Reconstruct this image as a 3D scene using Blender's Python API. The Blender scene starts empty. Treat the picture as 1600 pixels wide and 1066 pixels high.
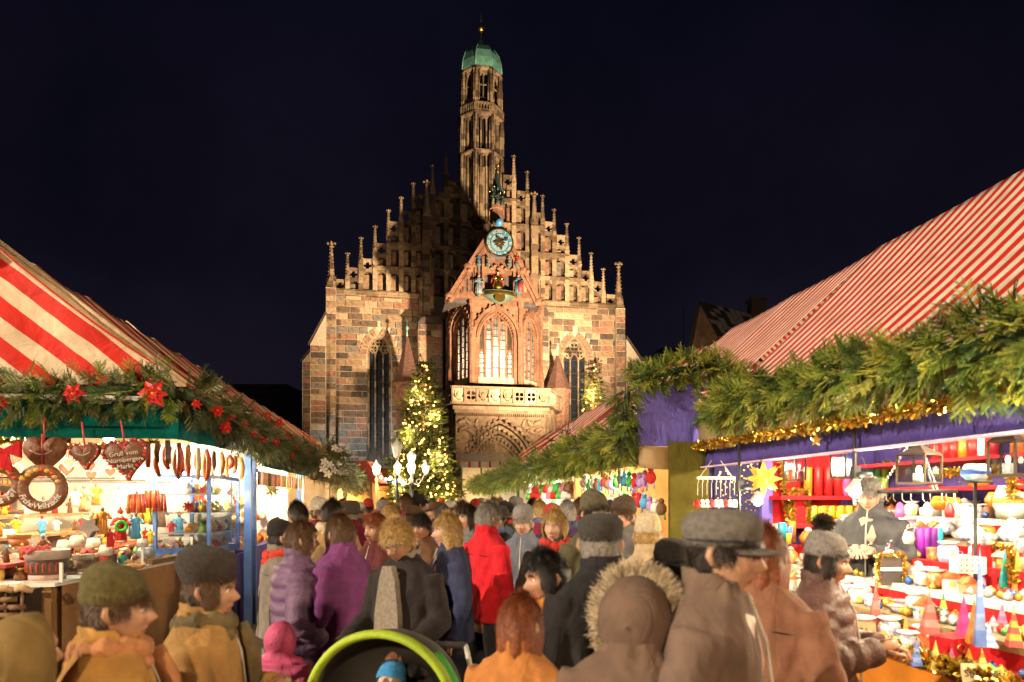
import bpy, bmesh, math, random
import numpy as np
from mathutils import Matrix, Vector
rnd = random.Random(7)
R = math.radians
S = bpy.context.scene
col = S.collection
# ---------------------------------------------------------------- camera, night sky, exposure
FPX = 1067.0            # focal length in pixels of the 1600 px wide photograph
HY = 781.0              # row of the horizon
CZ = 1.75               # eye height
cam = bpy.data.objects.new('camera', bpy.data.cameras.new('camera'))
col.objects.link(cam)
cam.location = (0, 0, CZ); cam.rotation_euler = (R(90), 0, 0)
cam.data.sensor_width = 36; cam.data.lens = 36 * FPX / 1600
cam.data.shift_y = (HY - 533) / 1600
cam.data.clip_start = 0.05; cam.data.clip_end = 2000
S.camera = cam
cam.data.dof.use_dof = True; cam.data.dof.focus_distance = 18; cam.data.dof.aperture_fstop = 2.8
w = bpy.data.worlds.new('World'); S.world = w; w.use_nodes = True
nt = w.node_tree; nt.nodes.clear()
wo = nt.nodes.new('ShaderNodeOutputWorld'); bg = nt.nodes.new('ShaderNodeBackground')
tc = nt.nodes.new('ShaderNodeTexCoord'); sx = nt.nodes.new('ShaderNodeSeparateXYZ')
rp = nt.nodes.new('ShaderNodeValToRGB'); nz = nt.nodes.new('ShaderNodeTexNoise'); mx = nt.nodes.new('ShaderNodeMixRGB')
rp.color_ramp.elements[0].position = 0.0; rp.color_ramp.elements[0].color = (.0120, .0095, .0175, 1)
rp.color_ramp.elements[1].position = 0.75; rp.color_ramp.elements[1].color = (.0018, .0021, .0070, 1)
e = rp.color_ramp.elements.new(0.3); e.color = (.0048, .0044, .0092, 1)
nz.inputs['Scale'].default_value = 2.2; nz.inputs['Detail'].default_value = 6; nz.inputs['Roughness'].default_value = .62
mx.blend_type = 'MULTIPLY'; mx.inputs[0].default_value = .75
r2 = nt.nodes.new('ShaderNodeValToRGB')
r2.color_ramp.elements[0].position = .3; r2.color_ramp.elements[0].color = (.35, .42, .55, 1)
r2.color_ramp.elements[1].position = .72; r2.color_ramp.elements[1].color = (1.6, 1.45, 1.4, 1)
L = nt.links.new
L(tc.outputs['Generated'], sx.inputs[0]); L(sx.outputs[2], rp.inputs[0]); L(tc.outputs['Generated'], nz.inputs['Vector'])
L(nz.outputs['Fac'], r2.inputs[0]); L(rp.outputs[0], mx.inputs[1]); L(r2.outputs[0], mx.inputs[2])
L(mx.outputs[0], bg.inputs[0]); bg.inputs[1].default_value = .85; L(bg.outputs[0], wo.inputs[0])
S.view_settings.view_transform = 'Standard'; S.view_settings.look = 'None'
S.view_settings.exposure = 0.2; S.view_settings.gamma = 1.0; S.view_settings.use_curve_mapping = False
S.render.engine = 'CYCLES'
S.cycles.use_denoising = True; S.cycles.max_bounces = 5; S.cycles.diffuse_bounces = 2; S.cycles.glossy_bounces = 2
S.cycles.transmission_bounces = 4; S.cycles.transparent_max_bounces = 12; S.cycles.sample_clamp_indirect = 3.0
S.cycles.caustics_reflective = False; S.cycles.caustics_refractive = False
S.cycles.use_light_tree = True

def lamp(kind, name, loc, energy, color, size=.1, target=None, angle=60, blend=.4):
    d = bpy.data.lights.new(name, kind); d.energy = energy; d.color = color
    if kind in ('POINT', 'SPOT'): d.shadow_soft_size = size
    if kind == 'SPOT': d.spot_size = R(angle); d.spot_blend = blend
    if kind == 'AREA': d.size = size; d.shape = 'DISK'
    o = bpy.data.objects.new(name, d); col.objects.link(o); o.location = loc
    if target is not None:
        o.rotation_euler = (Vector(target) - Vector(loc)).to_track_quat('-Z', 'Y').to_euler()
    return o
WARM = (1, .62, .27); WARMW = (1, .80, .52); COOL = (.78, .88, 1)
# floodlights of the square that light the church front (the porch throws its shadow on the gable)
lamp('SPOT', 'floodlight_beam', (8.1, 38.5, 6.4), 108000, (1, .72, .45), .55, (-3.2, 60, 26), 84, .75)
lamp('SPOT', 'floodlight_beam', (17.0, 45.0, 5.0), 10000, (1, .70, .44), .4, (7.0, 62.5, 14), 46, .6)
lamp('SPOT', 'floodlight_beam', (1.2, 36.0, 4.5), 1800, (1, .62, .40), .3, (-2, 53, 14.5), 40, .6)
lamp('SPOT', 'floodlight_beam', (-17.0, 45.0, 3.5), 6500, (.74, .88, 1), .3, (-12.3, 59, 4.5), 50, .8)
lamp('SPOT', 'floodlight_beam', (-20.0, 40.0, 4.0), 12000, (1, .70, .42), .3, (-12.5, 58.5, 13), 42, .9)

lamp('SPOT', 'floodlight_beam', (2.6, 42.5, 2.6), 4200, (1, .70, .42), .3, (-.8, 50.5, 8.2), 62, .7)
lamp('SPOT', 'floodlight_beam', (19, 52, 4), 5200, (1, .70, .42), .3, (22, 76, 19), 50, .7)  # added spot that brightens the gabled house, no lamp known there
# ---------------------------------------------------------------- pixel helpers (used to measure places off the photograph)
AT = math.atan(.143)
AD = Vector((-math.sin(AT), math.cos(AT), 0)); AN = Vector((math.cos(AT), math.sin(AT), 0))
def A(c, t, z=0): v = AN * c + AD * t; return Vector((v.x, v.y, z))
def ray(px, py): return Vector(((px - 800) / FPX, 1, (HY - py) / FPX))
def at_y(px, py, Y): d = ray(px, py) * Y; return Vector((d.x, d.y, d.z + CZ))
def at_c(px, py, c):
    d = ray(px, py); k = c / d.dot(AN); d = d * k; return Vector((d.x, d.y, d.z + CZ))
def at_t(px, py, t):
    d = ray(px, py); k = t / d.dot(AD); d = d * k; return Vector((d.x, d.y, d.z + CZ))
def at_z(px, py, z):
    d = ray(px, py); k = (z - CZ) / d.z; d = d * k; return Vector((d.x, d.y, z))

# ---------------------------------------------------------------- materials
_M = {}
def mat(name, c, rough=.7, var=.25, scale=6, bump=.0, bscale=40, metal=0, emit=0, ecol=None, sheen=0, trans=0, alpha=1, spec=.4, c2=None):
    if name in _M: return _M[name]
    m = bpy.data.materials.new(name); m.use_nodes = True; nt = m.node_tree; b = nt.nodes['Principled BSDF']
    b.inputs['Roughness'].default_value = rough; b.inputs['Metallic'].default_value = metal
    b.inputs['Specular IOR Level'].default_value = spec
    if trans: b.inputs['Transmission Weight'].default_value = trans
    if alpha < 1: b.inputs['Alpha'].default_value = alpha
    if sheen: b.inputs['Sheen Weight'].default_value = sheen
    t = nt.nodes.new('ShaderNodeTexCoord')
    if var or c2:
        n = nt.nodes.new('ShaderNodeTexNoise'); n.inputs['Scale'].default_value = scale; n.inputs['Detail'].default_value = 5
        r = nt.nodes.new('ShaderNodeValToRGB'); a = [max(0, x * (1 - var)) for x in c]; d = [min(1, x * (1 + var)) for x in (c2 or c)]
        r.color_ramp.elements[0].position = .32; r.color_ramp.elements[1].position = .68
        r.color_ramp.elements[0].color = (*a, 1); r.color_ramp.elements[1].color = (*d, 1)
        nt.links.new(t.outputs['Object'], n.inputs['Vector']); nt.links.new(n.outputs['Fac'], r.inputs[0]); nt.links.new(r.outputs[0], b.inputs['Base Color'])
    else: b.inputs['Base Color'].default_value = (*c, 1)
    if bump:
        n2 = nt.nodes.new('ShaderNodeTexNoise'); n2.inputs['Scale'].default_value = bscale; n2.inputs['Detail'].default_value = 4
        bp = nt.nodes.new('ShaderNodeBump'); bp.inputs['Strength'].default_value = bump; bp.inputs['Distance'].default_value = .02
        nt.links.new(t.outputs['Object'], n2.inputs['Vector']); nt.links.new(n2.outputs['Fac'], bp.inputs['Height']); nt.links.new(bp.outputs[0], b.inputs['Normal'])
    if emit:
        b.inputs['Emission Color'].default_value = (*(ecol or c), 1); b.inputs['Emission Strength'].default_value = emit
    _M[name] = m; return m
def cloth(c, name=None, b=.5, sc=14, thru=0):
    nm = name or 'cloth_%02x%02x%02x' % tuple(int(x * 255) for x in c)
    if nm in _M: return _M[nm]
    m = mat(nm, c, .85, .16, sc, 0, sheen=.04, spec=.15); nt = m.node_tree; p = nt.nodes['Principled BSDF']; k = nt.links.new
    t = nt.nodes.new('ShaderNodeTexCoord'); mp = nt.nodes.new('ShaderNodeMapping'); mp.inputs['Scale'].default_value = (1, 1, .55)
    n1 = nt.nodes.new('ShaderNodeTexNoise'); n1.inputs['Scale'].default_value = 7; n1.inputs['Detail'].default_value = 3; n1.inputs['Distortion'].default_value = 1.4
    n2 = nt.nodes.new('ShaderNodeTexNoise'); n2.inputs['Scale'].default_value = 320; n2.inputs['Detail'].default_value = 2
    b1 = nt.nodes.new('ShaderNodeBump'); b1.inputs['Strength'].default_value = .7 * b + .1; b1.inputs['Distance'].default_value = .045
    b2 = nt.nodes.new('ShaderNodeBump'); b2.inputs['Strength'].default_value = .35; b2.inputs['Distance'].default_value = .002
    k(t.outputs['Object'], mp.inputs['Vector']); k(mp.outputs[0], n1.inputs['Vector']); k(t.outputs['Object'], n2.inputs['Vector']); k(n1.outputs['Fac'], b1.inputs['Height']); k(n2.outputs['Fac'], b2.inputs['Height']); k(b1.outputs[0], b2.inputs['Normal']); k(b2.outputs[0], p.inputs['Normal'])
    if thru:
        tr = nt.nodes.new('ShaderNodeBsdfTranslucent'); tr.inputs[0].default_value = (*c, 1); ms = nt.nodes.new('ShaderNodeMixShader'); ms.inputs[0].default_value = thru
        k(p.outputs[0], ms.inputs[1]); k(tr.outputs[0], ms.inputs[2]); k(ms.outputs[0], nt.nodes['Material Output'].inputs[0])
    return m
def blockwork(name, c1, c2, size=(.9, .9, .52), rough=.9, joint=.25):
    """stone whose courses differ from block to block"""
    if name in _M: return _M[name]
    m = bpy.data.materials.new(name); m.use_nodes = True; nt = m.node_tree; b = nt.nodes['Principled BSDF']; b.inputs['Roughness'].default_value = rough; b.inputs['Specular IOR Level'].default_value = .25; k = nt.links.new
    t = nt.nodes.new('ShaderNodeTexCoord'); d = nt.nodes.new('ShaderNodeVectorMath'); d.operation = 'DIVIDE'; d.inputs[1].default_value = size
    fl = nt.nodes.new('ShaderNodeVectorMath'); fl.operation = 'FLOOR'; w = nt.nodes.new('ShaderNodeTexWhiteNoise'); r = nt.nodes.new('ShaderNodeValToRGB')
    r.color_ramp.elements[0].position = .05; r.color_ramp.elements[1].position = .95; r.color_ramp.elements[0].color = (*c1, 1); r.color_ramp.elements[1].color = (*c2, 1)
    n = nt.nodes.new('ShaderNodeTexNoise'); n.inputs['Scale'].default_value = 4; n.inputs['Detail'].default_value = 8; n.inputs['Roughness'].default_value = .7
    r2 = nt.nodes.new('ShaderNodeValToRGB'); r2.color_ramp.elements[0].position = .3; r2.color_ramp.elements[0].color = (.38, .36, .34, 1); r2.color_ramp.elements[1].position = .58
    mx = nt.nodes.new('ShaderNodeMixRGB'); mx.blend_type = 'MULTIPLY'; mx.inputs[0].default_value = .85
    bp = nt.nodes.new('ShaderNodeBump'); bp.inputs['Strength'].default_value = .6; bp.inputs['Distance'].default_value = .05; n3 = nt.nodes.new('ShaderNodeTexNoise'); n3.inputs['Scale'].default_value = 11; n3.inputs['Detail'].default_value = 5
    k(t.outputs['Object'], d.inputs[0]); k(d.outputs[0], fl.inputs[0]); k(fl.outputs[0], w.inputs['Vector']); k(w.outputs['Value'], r.inputs[0]); k(t.outputs['Object'], n.inputs['Vector']); k(n.outputs['Fac'], r2.inputs[0])
    k(r.outputs[0], mx.inputs[1]); k(r2.outputs[0], mx.inputs[2]); k(mx.outputs[0], b.inputs['Base Color']); k(t.outputs['Object'], n3.inputs['Vector']); k(n3.outputs['Fac'], bp.inputs['Height']); k(bp.outputs[0], b.inputs['Normal'])
    _M[name] = m; return m
def stripes(name, c1, c2, pitch, vec, off=0, duty=.5, rough=.75):
    """woven awning stripes across the local direction vec"""
    if name in _M: return _M[name]
    m = bpy.data.materials.new(name); m.use_nodes = True; nt = m.node_tree; b = nt.nodes['Principled BSDF']
    b.inputs['Roughness'].default_value = rough; b.inputs['Specular IOR Level'].default_value = .25
    t = nt.nodes.new('ShaderNodeTexCoord')
    dn = nt.nodes.new('ShaderNodeTexNoise'); dn.inputs['Scale'].default_value = 1.6; dn.inputs['Detail'].default_value = 2
    dot = nt.nodes.new('ShaderNodeVectorMath'); dot.operation = 'DOT_PRODUCT'; dot.inputs[1].default_value = vec
    ad = nt.nodes.new('ShaderNodeMath'); ad.operation = 'MULTIPLY_ADD'; ad.inputs[1].default_value = .05
    mu = nt.nodes.new('ShaderNodeMath'); mu.operation = 'MULTIPLY_ADD'; mu.inputs[1].default_value = 1 / pitch; mu.inputs[2].default_value = off
    fr = nt.nodes.new('ShaderNodeMath'); fr.operation = 'FRACT'
    gt = nt.nodes.new('ShaderNodeMath'); gt.operation = 'GREATER_THAN'; gt.inputs[1].default_value = duty
    mixc = nt.nodes.new('ShaderNodeMixRGB'); mixc.inputs[1].default_value = (*c1, 1); mixc.inputs[2].default_value = (*c2, 1)
    n = nt.nodes.new('ShaderNodeTexNoise'); n.inputs['Scale'].default_value = 3; n.inputs['Detail'].default_value = 7
    r = nt.nodes.new('ShaderNodeValToRGB'); r.color_ramp.elements[0].color = (.72, .68, .62, 1); r.color_ramp.elements[0].position = .3; r.color_ramp.elements[1].position = .6
    mm = nt.nodes.new('ShaderNodeMixRGB'); mm.blend_type = 'MULTIPLY'; mm.inputs[0].default_value = .8
    w1 = nt.nodes.new('ShaderNodeTexNoise'); w1.inputs['Scale'].default_value = 3.2; w1.inputs['Detail'].default_value = 5; w1.inputs['Distortion'].default_value = .8
    bp = nt.nodes.new('ShaderNodeBump'); bp.inputs['Strength'].default_value = .55; bp.inputs['Distance'].default_value = .09
    k = nt.links.new
    k(t.outputs['Object'], dot.inputs[0]); k(t.outputs['Object'], dn.inputs['Vector']); k(dn.outputs['Fac'], ad.inputs[0]); k(dot.outputs['Value'], ad.inputs[2])
    k(ad.outputs[0], mu.inputs[0]); k(mu.outputs[0], fr.inputs[0]); k(fr.outputs[0], gt.inputs[0]); k(gt.outputs[0], mixc.inputs[0])
    k(t.outputs['Object'], n.inputs['Vector']); k(n.outputs['Fac'], r.inputs[0]); k(mixc.outputs[0], mm.inputs[1]); k(r.outputs[0], mm.inputs[2]); k(mm.outputs[0], b.inputs['Base Color'])
    k(t.outputs['Object'], w1.inputs['Vector']); k(w1.outputs['Fac'], bp.inputs['Height']); k(bp.outputs[0], b.inputs['Normal'])
    _M[name] = m; return m
def glow(name, c, s): return mat(name, c, .5, 0, emit=s, ecol=c)
def glass(name='clear_glass', c=(.9, .95, 1), a=.14):
    if name in _M: return _M[name]
    m = bpy.data.materials.new(name); m.use_nodes = True; nt = m.node_tree; nt.nodes.remove(nt.nodes['Principled BSDF'])
    o = nt.nodes['Material Output']; g = nt.nodes.new('ShaderNodeBsdfGlossy'); g.inputs['Roughness'].default_value = .08
    tr = nt.nodes.new('ShaderNodeBsdfTransparent'); tr.inputs[0].default_value = (*c, 1); mi = nt.nodes.new('ShaderNodeMixShader'); mi.inputs[0].default_value = a
    nt.links.new(tr.outputs[0], mi.inputs[1]); nt.links.new(g.outputs[0], mi.inputs[2]); nt.links.new(mi.outputs[0], o.inputs[0])
    _M[name] = m; return m
def foil(name, c, rough=.28):
    """crinkled metallised film"""
    return mat(name, c, rough, .3, 60, .6, 120, metal=.9)

# ---------------------------------------------------------------- mesh builder
class MB:
    def __init__(s): s.v = []; s.f = []; s.mi = []; s.sm = []
    def add(s, vs, fs, m=0, smooth=False, M=None):
        o = len(s.v)
        s.v += [tuple(M @ Vector(p)) for p in vs] if M is not None else [tuple(p) for p in vs]
        for f in fs: s.f.append(tuple(i + o for i in f)); s.mi.append(m); s.sm.append(smooth)
        return s
    def box(s, c, d, m=0, M=None, top=1.0):
        x, y, z = (k / 2 for k in d); cx, cy, cz = c; t = top
        vs = [(cx - x, cy - y, cz - z), (cx + x, cy - y, cz - z), (cx + x, cy + y, cz - z), (cx - x, cy + y, cz - z),
              (cx - x * t, cy - y * t, cz + z), (cx + x * t, cy - y * t, cz + z), (cx + x * t, cy + y * t, cz + z), (cx - x * t, cy + y * t, cz + z)]
        return s.add(vs, [(3, 2, 1, 0), (4, 5, 6, 7), (0, 1, 5, 4), (1, 2, 6, 5), (2, 3, 7, 6), (3, 0, 4, 7)], m, False, M)
    def b2(s, x0, x1, y0, y1, z0, z1, m=0, M=None, top=1.0):
        return s.box(((x0 + x1) / 2, (y0 + y1) / 2, (z0 + z1) / 2), (abs(x1 - x0), abs(y1 - y0), abs(z1 - z0)), m, M, top)
    def prism(s, poly, y0, y1, m=0, M=None):
        """polygon in x,z pushed from y0 to y1"""
        n = len(poly); vs = [(p[0], y0, p[1]) for p in poly] + [(p[0], y1, p[1]) for p in poly]
        return s.add(vs, [tuple(range(n)), tuple(range(2 * n - 1, n - 1, -1))] + [(i + n, (i + 1) % n + n, (i + 1) % n, i) for i in range(n)], m, False, M)
    def ring(s, outer, inner, y0, y1, m=0, M=None, closed=True):
        """two matched outlines in x,z bridged and pushed from y0 to y1"""
        n = len(outer)
        vs = [(p[0], y0, p[1]) for p in outer] + [(p[0], y0, p[1]) for p in inner] + [(p[0], y1, p[1]) for p in outer] + [(p[0], y1, p[1]) for p in inner]
        fs = []
        for i in range(n if closed else n - 1):
            j = (i + 1) % n
            fs += [(i, j, n + j, n + i), (2 * n + j, 2 * n + i, 3 * n + i, 3 * n + j), (j, i, 2 * n + i, 2 * n + j), (n + i, n + j, 3 * n + j, 3 * n + i)]
        if not closed: fs += [(0, n, 3 * n, 2 * n), (n - 1, 3 * n - 1, 4 * n - 1, 2 * n - 1)]
        return s.add(vs, fs, m, False, M)
    def lathe(s, prof, n=12, c=(0, 0, 0), m=0, M=None, smooth=True, ph=0, a0=0, a1=2 * math.pi, sx=1, sy=1):
        full = abs(a1 - a0 - 2 * math.pi) < 1e-6; k = n if full else n + 1; vs = []; fs = []
        for r, z in prof:
            for i in range(k):
                a = a0 + (a1 - a0) * i / n + ph; vs.append((c[0] + r * sx * math.cos(a), c[1] + r * sy * math.sin(a), c[2] + z))
        for j in range(len(prof) - 1):
            for i in range(n):
                i2 = (i + 1) % k; fs.append((j * k + i, j * k + i2, (j + 1) * k + i2, (j + 1) * k + i))
        if full:
            if prof[0][0] > 1e-5: fs.append(tuple(range(k - 1, -1, -1)))
            if prof[-1][0] > 1e-5: fs.append(tuple((len(prof) - 1) * k + i for i in range(k)))
        return s.add(vs, fs, m, smooth, M)
    def ball(s, c, r, m=0, n=10, sc=(1, 1, 1), M=None):
        q = max(4, n // 2 + 1); vs = []; fs = []
        prof = [(math.sin(math.pi * i / q), -math.cos(math.pi * i / q)) for i in range(q + 1)]
        MM = Matrix.Translation(c) @ Matrix.Diagonal((r * sc[0], r * sc[1], r * sc[2], 1))
        if M is not None: MM = M @ MM
        return s.lathe(prof, n, m=m, M=MM)
    def tube(s, pts, r, n=8, m=0, closed=False, M=None, smooth=True, flat=1.0):
        pts = [Vector(p) for p in pts]; k = len(pts); rr = r if isinstance(r, (list, tuple)) else [r] * k; vs = []; fs = []; up = Vector((0, 0, 1)); px = None
        for i, p in enumerate(pts):
            a = pts[(i - 1) % k] if closed or i > 0 else p; b = pts[(i + 1) % k] if closed or i < k - 1 else p
            d = (b - a); d = d.normalized() if d.length > 1e-9 else Vector((0, 0, 1))
            if px is None: px = d.cross(up if abs(d.z) < .9 else Vector((1, 0, 0))).normalized()
            px = (px - d * px.dot(d)); px = px.normalized() if px.length > 1e-6 else d.orthogonal().normalized()
            q = d.cross(px)
            for j in range(n):
                t = 2 * math.pi * j / n; vs.append(p + px * (rr[i] * math.cos(t)) + q * (rr[i] * flat * math.sin(t)))
        for i in range(k if closed else k - 1):
            i2 = (i + 1) % k
            for j in range(n): fs.append((i * n + j, i * n + (j + 1) % n, i2 * n + (j + 1) % n, i2 * n + j))
        if not closed: fs += [tuple(range(n - 1, -1, -1)), tuple((k - 1) * n + j for j in range(n))]
        return s.add(vs, fs, m, smooth, M)
    def mesh(s, name, mats):
        me = bpy.data.meshes.new(name); me.from_pydata(s.v, [], s.f)
        for x in (mats if isinstance(mats, (list, tuple)) else [mats]): me.materials.append(x)
        me.polygons.foreach_set('material_index', s.mi); me.polygons.foreach_set('use_smooth', s.sm); me.update(); return me
    def build(s, name, mats, parent=None, M=None):
        return link(name, s.mesh(name, mats), parent, M)
def link(name, data, parent=None, M=None):
    o = bpy.data.objects.new(name, data); col.objects.link(o)
    if parent is not None: o.parent = parent
    if M is not None: o.matrix_local = M
    return o
def np_mesh(name, V, Q, mats, mi=None, smooth=False):
    me = bpy.data.meshes.new(name); n = len(V); k = Q.shape[1]
    me.vertices.add(n); me.vertices.foreach_set('co', np.ascontiguousarray(V, dtype=np.float32).ravel())
    me.loops.add(Q.size); me.loops.foreach_set('vertex_index', np.ascontiguousarray(Q, dtype=np.int32).ravel())
    me.polygons.add(len(Q)); me.polygons.foreach_set('loop_start', np.arange(0, Q.size, k, dtype=np.int32))
    me.polygons.foreach_set('loop_total', np.full(len(Q), k, dtype=np.int32))
    for x in (mats if isinstance(mats, (list, tuple)) else [mats]): me.materials.append(x)
    if mi is not None: me.polygons.foreach_set('material_index', np.ascontiguousarray(mi, dtype=np.int32))
    if smooth: me.polygons.foreach_set('use_smooth', np.ones(len(Q), dtype=bool))
    me.update(calc_edges=True); return me
def tag(o, label=None, cat=None, group=None, kind=None):
    if label: o['label'] = label
    if cat: o['category'] = cat
    if group: o['group'] = group
    if kind: o['kind'] = kind
    return o
def thing(name, label, cat, loc=(0, 0, 0), rz=0, group=None, M=None):
    o = bpy.data.objects.new(name, None); col.objects.link(o); o.empty_display_size = .2
    if M is not None: o.matrix_world = M
    else: o.location = loc; o.rotation_euler = (0, 0, rz)
    return tag(o, label, cat, group)
_kids = {}
def copy_tree(o, label=None, group=None):
    kids = {}
    for x in bpy.data.objects:
        if x.parent is not None: kids.setdefault(x.parent.name, []).append(x)
    def rec(o, p):
        c = o.copy(); col.objects.link(c)
        if p is not None: c.parent = p
        for k in kids.get(o.name, ()): rec(k, c)
        return c
    c = rec(o, None)
    if label: c['label'] = label
    if group: c['group'] = group
    return c
def RZ(a): return Matrix.Rotation(a, 4, 'Z')
def RX(a): return Matrix.Rotation(a, 4, 'X')
def RY(a): return Matrix.Rotation(a, 4, 'Y')
def T(*p): return Matrix.Translation(p if len(p) == 3 else p[0])
def SC(a, b=None, c=None): return Matrix.Diagonal((a, b if b is not None else a, c if c is not None else a, 1))
def text_mesh(txt, size, mats, depth=.002, font_shear=0):
    c = bpy.data.curves.new('lettering', 'FONT'); c.body = txt; c.size = size; c.extrude = depth; c.align_x = 'CENTER'; c.align_y = 'CENTER'; c.shear = font_shear; c.resolution_u = 2
    o = bpy.data.objects.new('lettering', c); col.objects.link(o)
    me = bpy.data.meshes.new_from_object(o.evaluated_get(bpy.context.evaluated_depsgraph_get()))
    bpy.data.objects.remove(o); me.materials.clear(); me.materials.append(mats); return me
def arch(w, hs, n=8, x0=0, z0=0, k=1.0):
    """pointed arch outline from the left foot over the apex to the right foot; hs: height of the springing; k: radius / width"""
    r = w * k; pts = [(x0 - w / 2, z0)]; cx = x0 - w / 2 + r; amax = math.acos((r - w / 2) / r)
    for i in range(n + 1):
        a = amax * i / n; pts.append((cx - r * math.cos(a), z0 + hs + r * math.sin(a)))
    cx = x0 + w / 2 - r
    for i in range(n - 1, -1, -1):
        a = amax * i / n; pts.append((cx + r * math.cos(a), z0 + hs + r * math.sin(a)))
    pts.append((x0 + w / 2, z0)); return pts
def arch_h(w, k=1.0): r = w * k; return math.sqrt(r * r - (r - w / 2) ** 2)
def quatre(r, n=32, lob=.42, rot=0):
    out = []
    for i in range(n):
        a = 2 * math.pi * i / n; out.append((a, r * (1 - lob + lob * abs(math.cos(2 * (a + rot))) ** .6)))
    return out
def pierced(mb, cx, cz, w, h, y0, y1, m=0, M=None, rot=0, fill=.86):
    q = quatre(min(w, h) / 2 * fill, rot=rot); o = []; i = []
    for a, r in q:
        ca, sa = math.cos(a), math.sin(a); k = min(w / 2 / max(abs(ca), 1e-6), h / 2 / max(abs(sa), 1e-6))
        o.append((cx + k * ca, cz + k * sa)); i.append((cx + r * ca, cz + r * sa))
    mb.ring(o, i, y0, y1, m, M)
# ================================================================= ground
ST = dict(
 s1=mat('sandstone_tan', (.27, .18, .105), .9, .4, 4, .6, 14), s2=mat('sandstone_red', (.26, .135, .085), .9, .4, 4, .6, 14),
 s3=mat('sandstone_brown', (.135, .088, .058), .9, .45, 4, .6, 14), s4=mat('sandstone_grey', (.17, .145, .115), .9, .4, 4, .6, 14),
 s5=mat('sandstone_dark', (.075, .056, .042), .9, .45, 4, .6, 14), s6=mat('sandstone_light', (.38, .28, .175), .9, .3, 4, .6, 14))
STL = list(ST.values())
MORTAR = mat('lime_mortar', (.50, .41, .30), .95, .2, 8, .4, 20)
CARVED = blockwork('carved_stone', (.13, .085, .052), (.40, .29, .175))
PORCH = blockwork('pink_sandstone', (.14, .068, .040), (.235, .118, .07), (.7, .7, .6))
PORTAL = blockwork('buff_carved_stone', (.17, .115, .07), (.30, .21, .13), (1.1, 1.1, .6))
DARKST = mat('dark_stone', (.07, .052, .04), .95, .35, 2, .5, 10)
LEAD = mat('dark_leaded_glass', (.018, .024, .034), .18, .4, 5, .15, 8, spec=.8)
COPPER = mat('green_copper', (.16, .42, .33), .6, .25, 2.5, .2, 6, spec=.5)
GOLD = mat('gilded_metal', (.85, .55, .12), .28, .15, 8, .1, 30, metal=1)
SLATE = mat('dark_roof_tiles', (.055, .045, .042), .8, .35, 4, .6, 18)
IRON = mat('black_iron', (.02, .02, .022), .5, .2, 10, .1, 30, spec=.5)
def cobble():
    m = bpy.data.materials.new('cobblestones'); m.use_nodes = True; nt = m.node_tree; b = nt.nodes['Principled BSDF']; b.inputs['Roughness'].default_value = .55
    t = nt.nodes.new('ShaderNodeTexCoord'); v = nt.nodes.new('ShaderNodeTexVoronoi'); v.inputs['Scale'].default_value = 8; v.feature = 'DISTANCE_TO_EDGE'
    r = nt.nodes.new('ShaderNodeValToRGB'); r.color_ramp.elements[0].color = (.012, .011, .010, 1); r.color_ramp.elements[1].position = .12; r.color_ramp.elements[1].color = (.11, .10, .09, 1)
    bp = nt.nodes.new('ShaderNodeBump'); bp.inputs['Distance'].default_value = .03
    nt.links.new(t.outputs['Object'], v.inputs['Vector']); nt.links.new(v.outputs['Distance'], r.inputs[0]); nt.links.new(r.outputs[0], b.inputs['Base Color'])
    nt.links.new(v.outputs['Distance'], bp.inputs['Height']); nt.links.new(bp.outputs[0], b.inputs['Normal']); return m
g = MB().add([(-400, -60, 0), (400, -60, 0), (400, 700, 0), (-400, 700, 0)], [(0, 1, 2, 3)]).build('cobbled_square', cobble())
tag(g, 'dark cobbled market square under the crowd', kind='structure')

# ================================================================= church
TH = R(10.8); OX, OY = -2.8, 60.4
CM = T(OX, OY, 0) @ RZ(TH)
def F(px, py, yl=0.0):
    dx = (px - 800) / FPX; dz = (HY - py) / FPX; nx, ny = -math.sin(TH), math.cos(TH)
    t = ((OX + nx * yl) * nx + (OY + ny * yl) * ny) / (dx * nx + ny)
    X, Y = dx * t, t
    return (X - OX) * math.cos(TH) + (Y - OY) * math.sin(TH), CZ + dz * t
def FU(px, yl=0.0): return F(px, 600, yl)[0]
church = thing('church', 'floodlit Gothic sandstone church with stepped gable, clock porch and green-domed tower', 'church', M=CM)
# unit ashlar block shared by all stones
def unit_block():
    b = MB(); b.box((0, 0, 0), (1, 1, 1)); bv = .035
    v = [(-.5, .5, -.5), (.5, .5, -.5), (.5, .5, .5), (-.5, .5, .5), (-.5, -.30, -.5), (.5, -.30, -.5), (.5, -.30, .5), (-.5, -.30, .5),
         (-.5 + bv, -.5, -.5 + bv * 2), (.5 - bv, -.5, -.5 + bv * 2), (.5 - bv, -.5, .5 - bv * 2), (-.5 + bv, -.5, .5 - bv * 2)]
    f = [(8, 9, 10, 11)] + [(i, (i + 1) % 4, 4 + (i + 1) % 4, 4 + i)[::-1] for i in range(4)] + [(4 + i, 4 + (i + 1) % 4, 8 + (i + 1) % 4, 8 + i) for i in range(4)]
    return v, f
UBV, UBF = unit_block(); BLOCKS = []
for mm in STL: BLOCKS.append(MB().add(UBV, UBF).mesh('stone', mm))
stone_q = []          # (size, matrix, material index)
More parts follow.
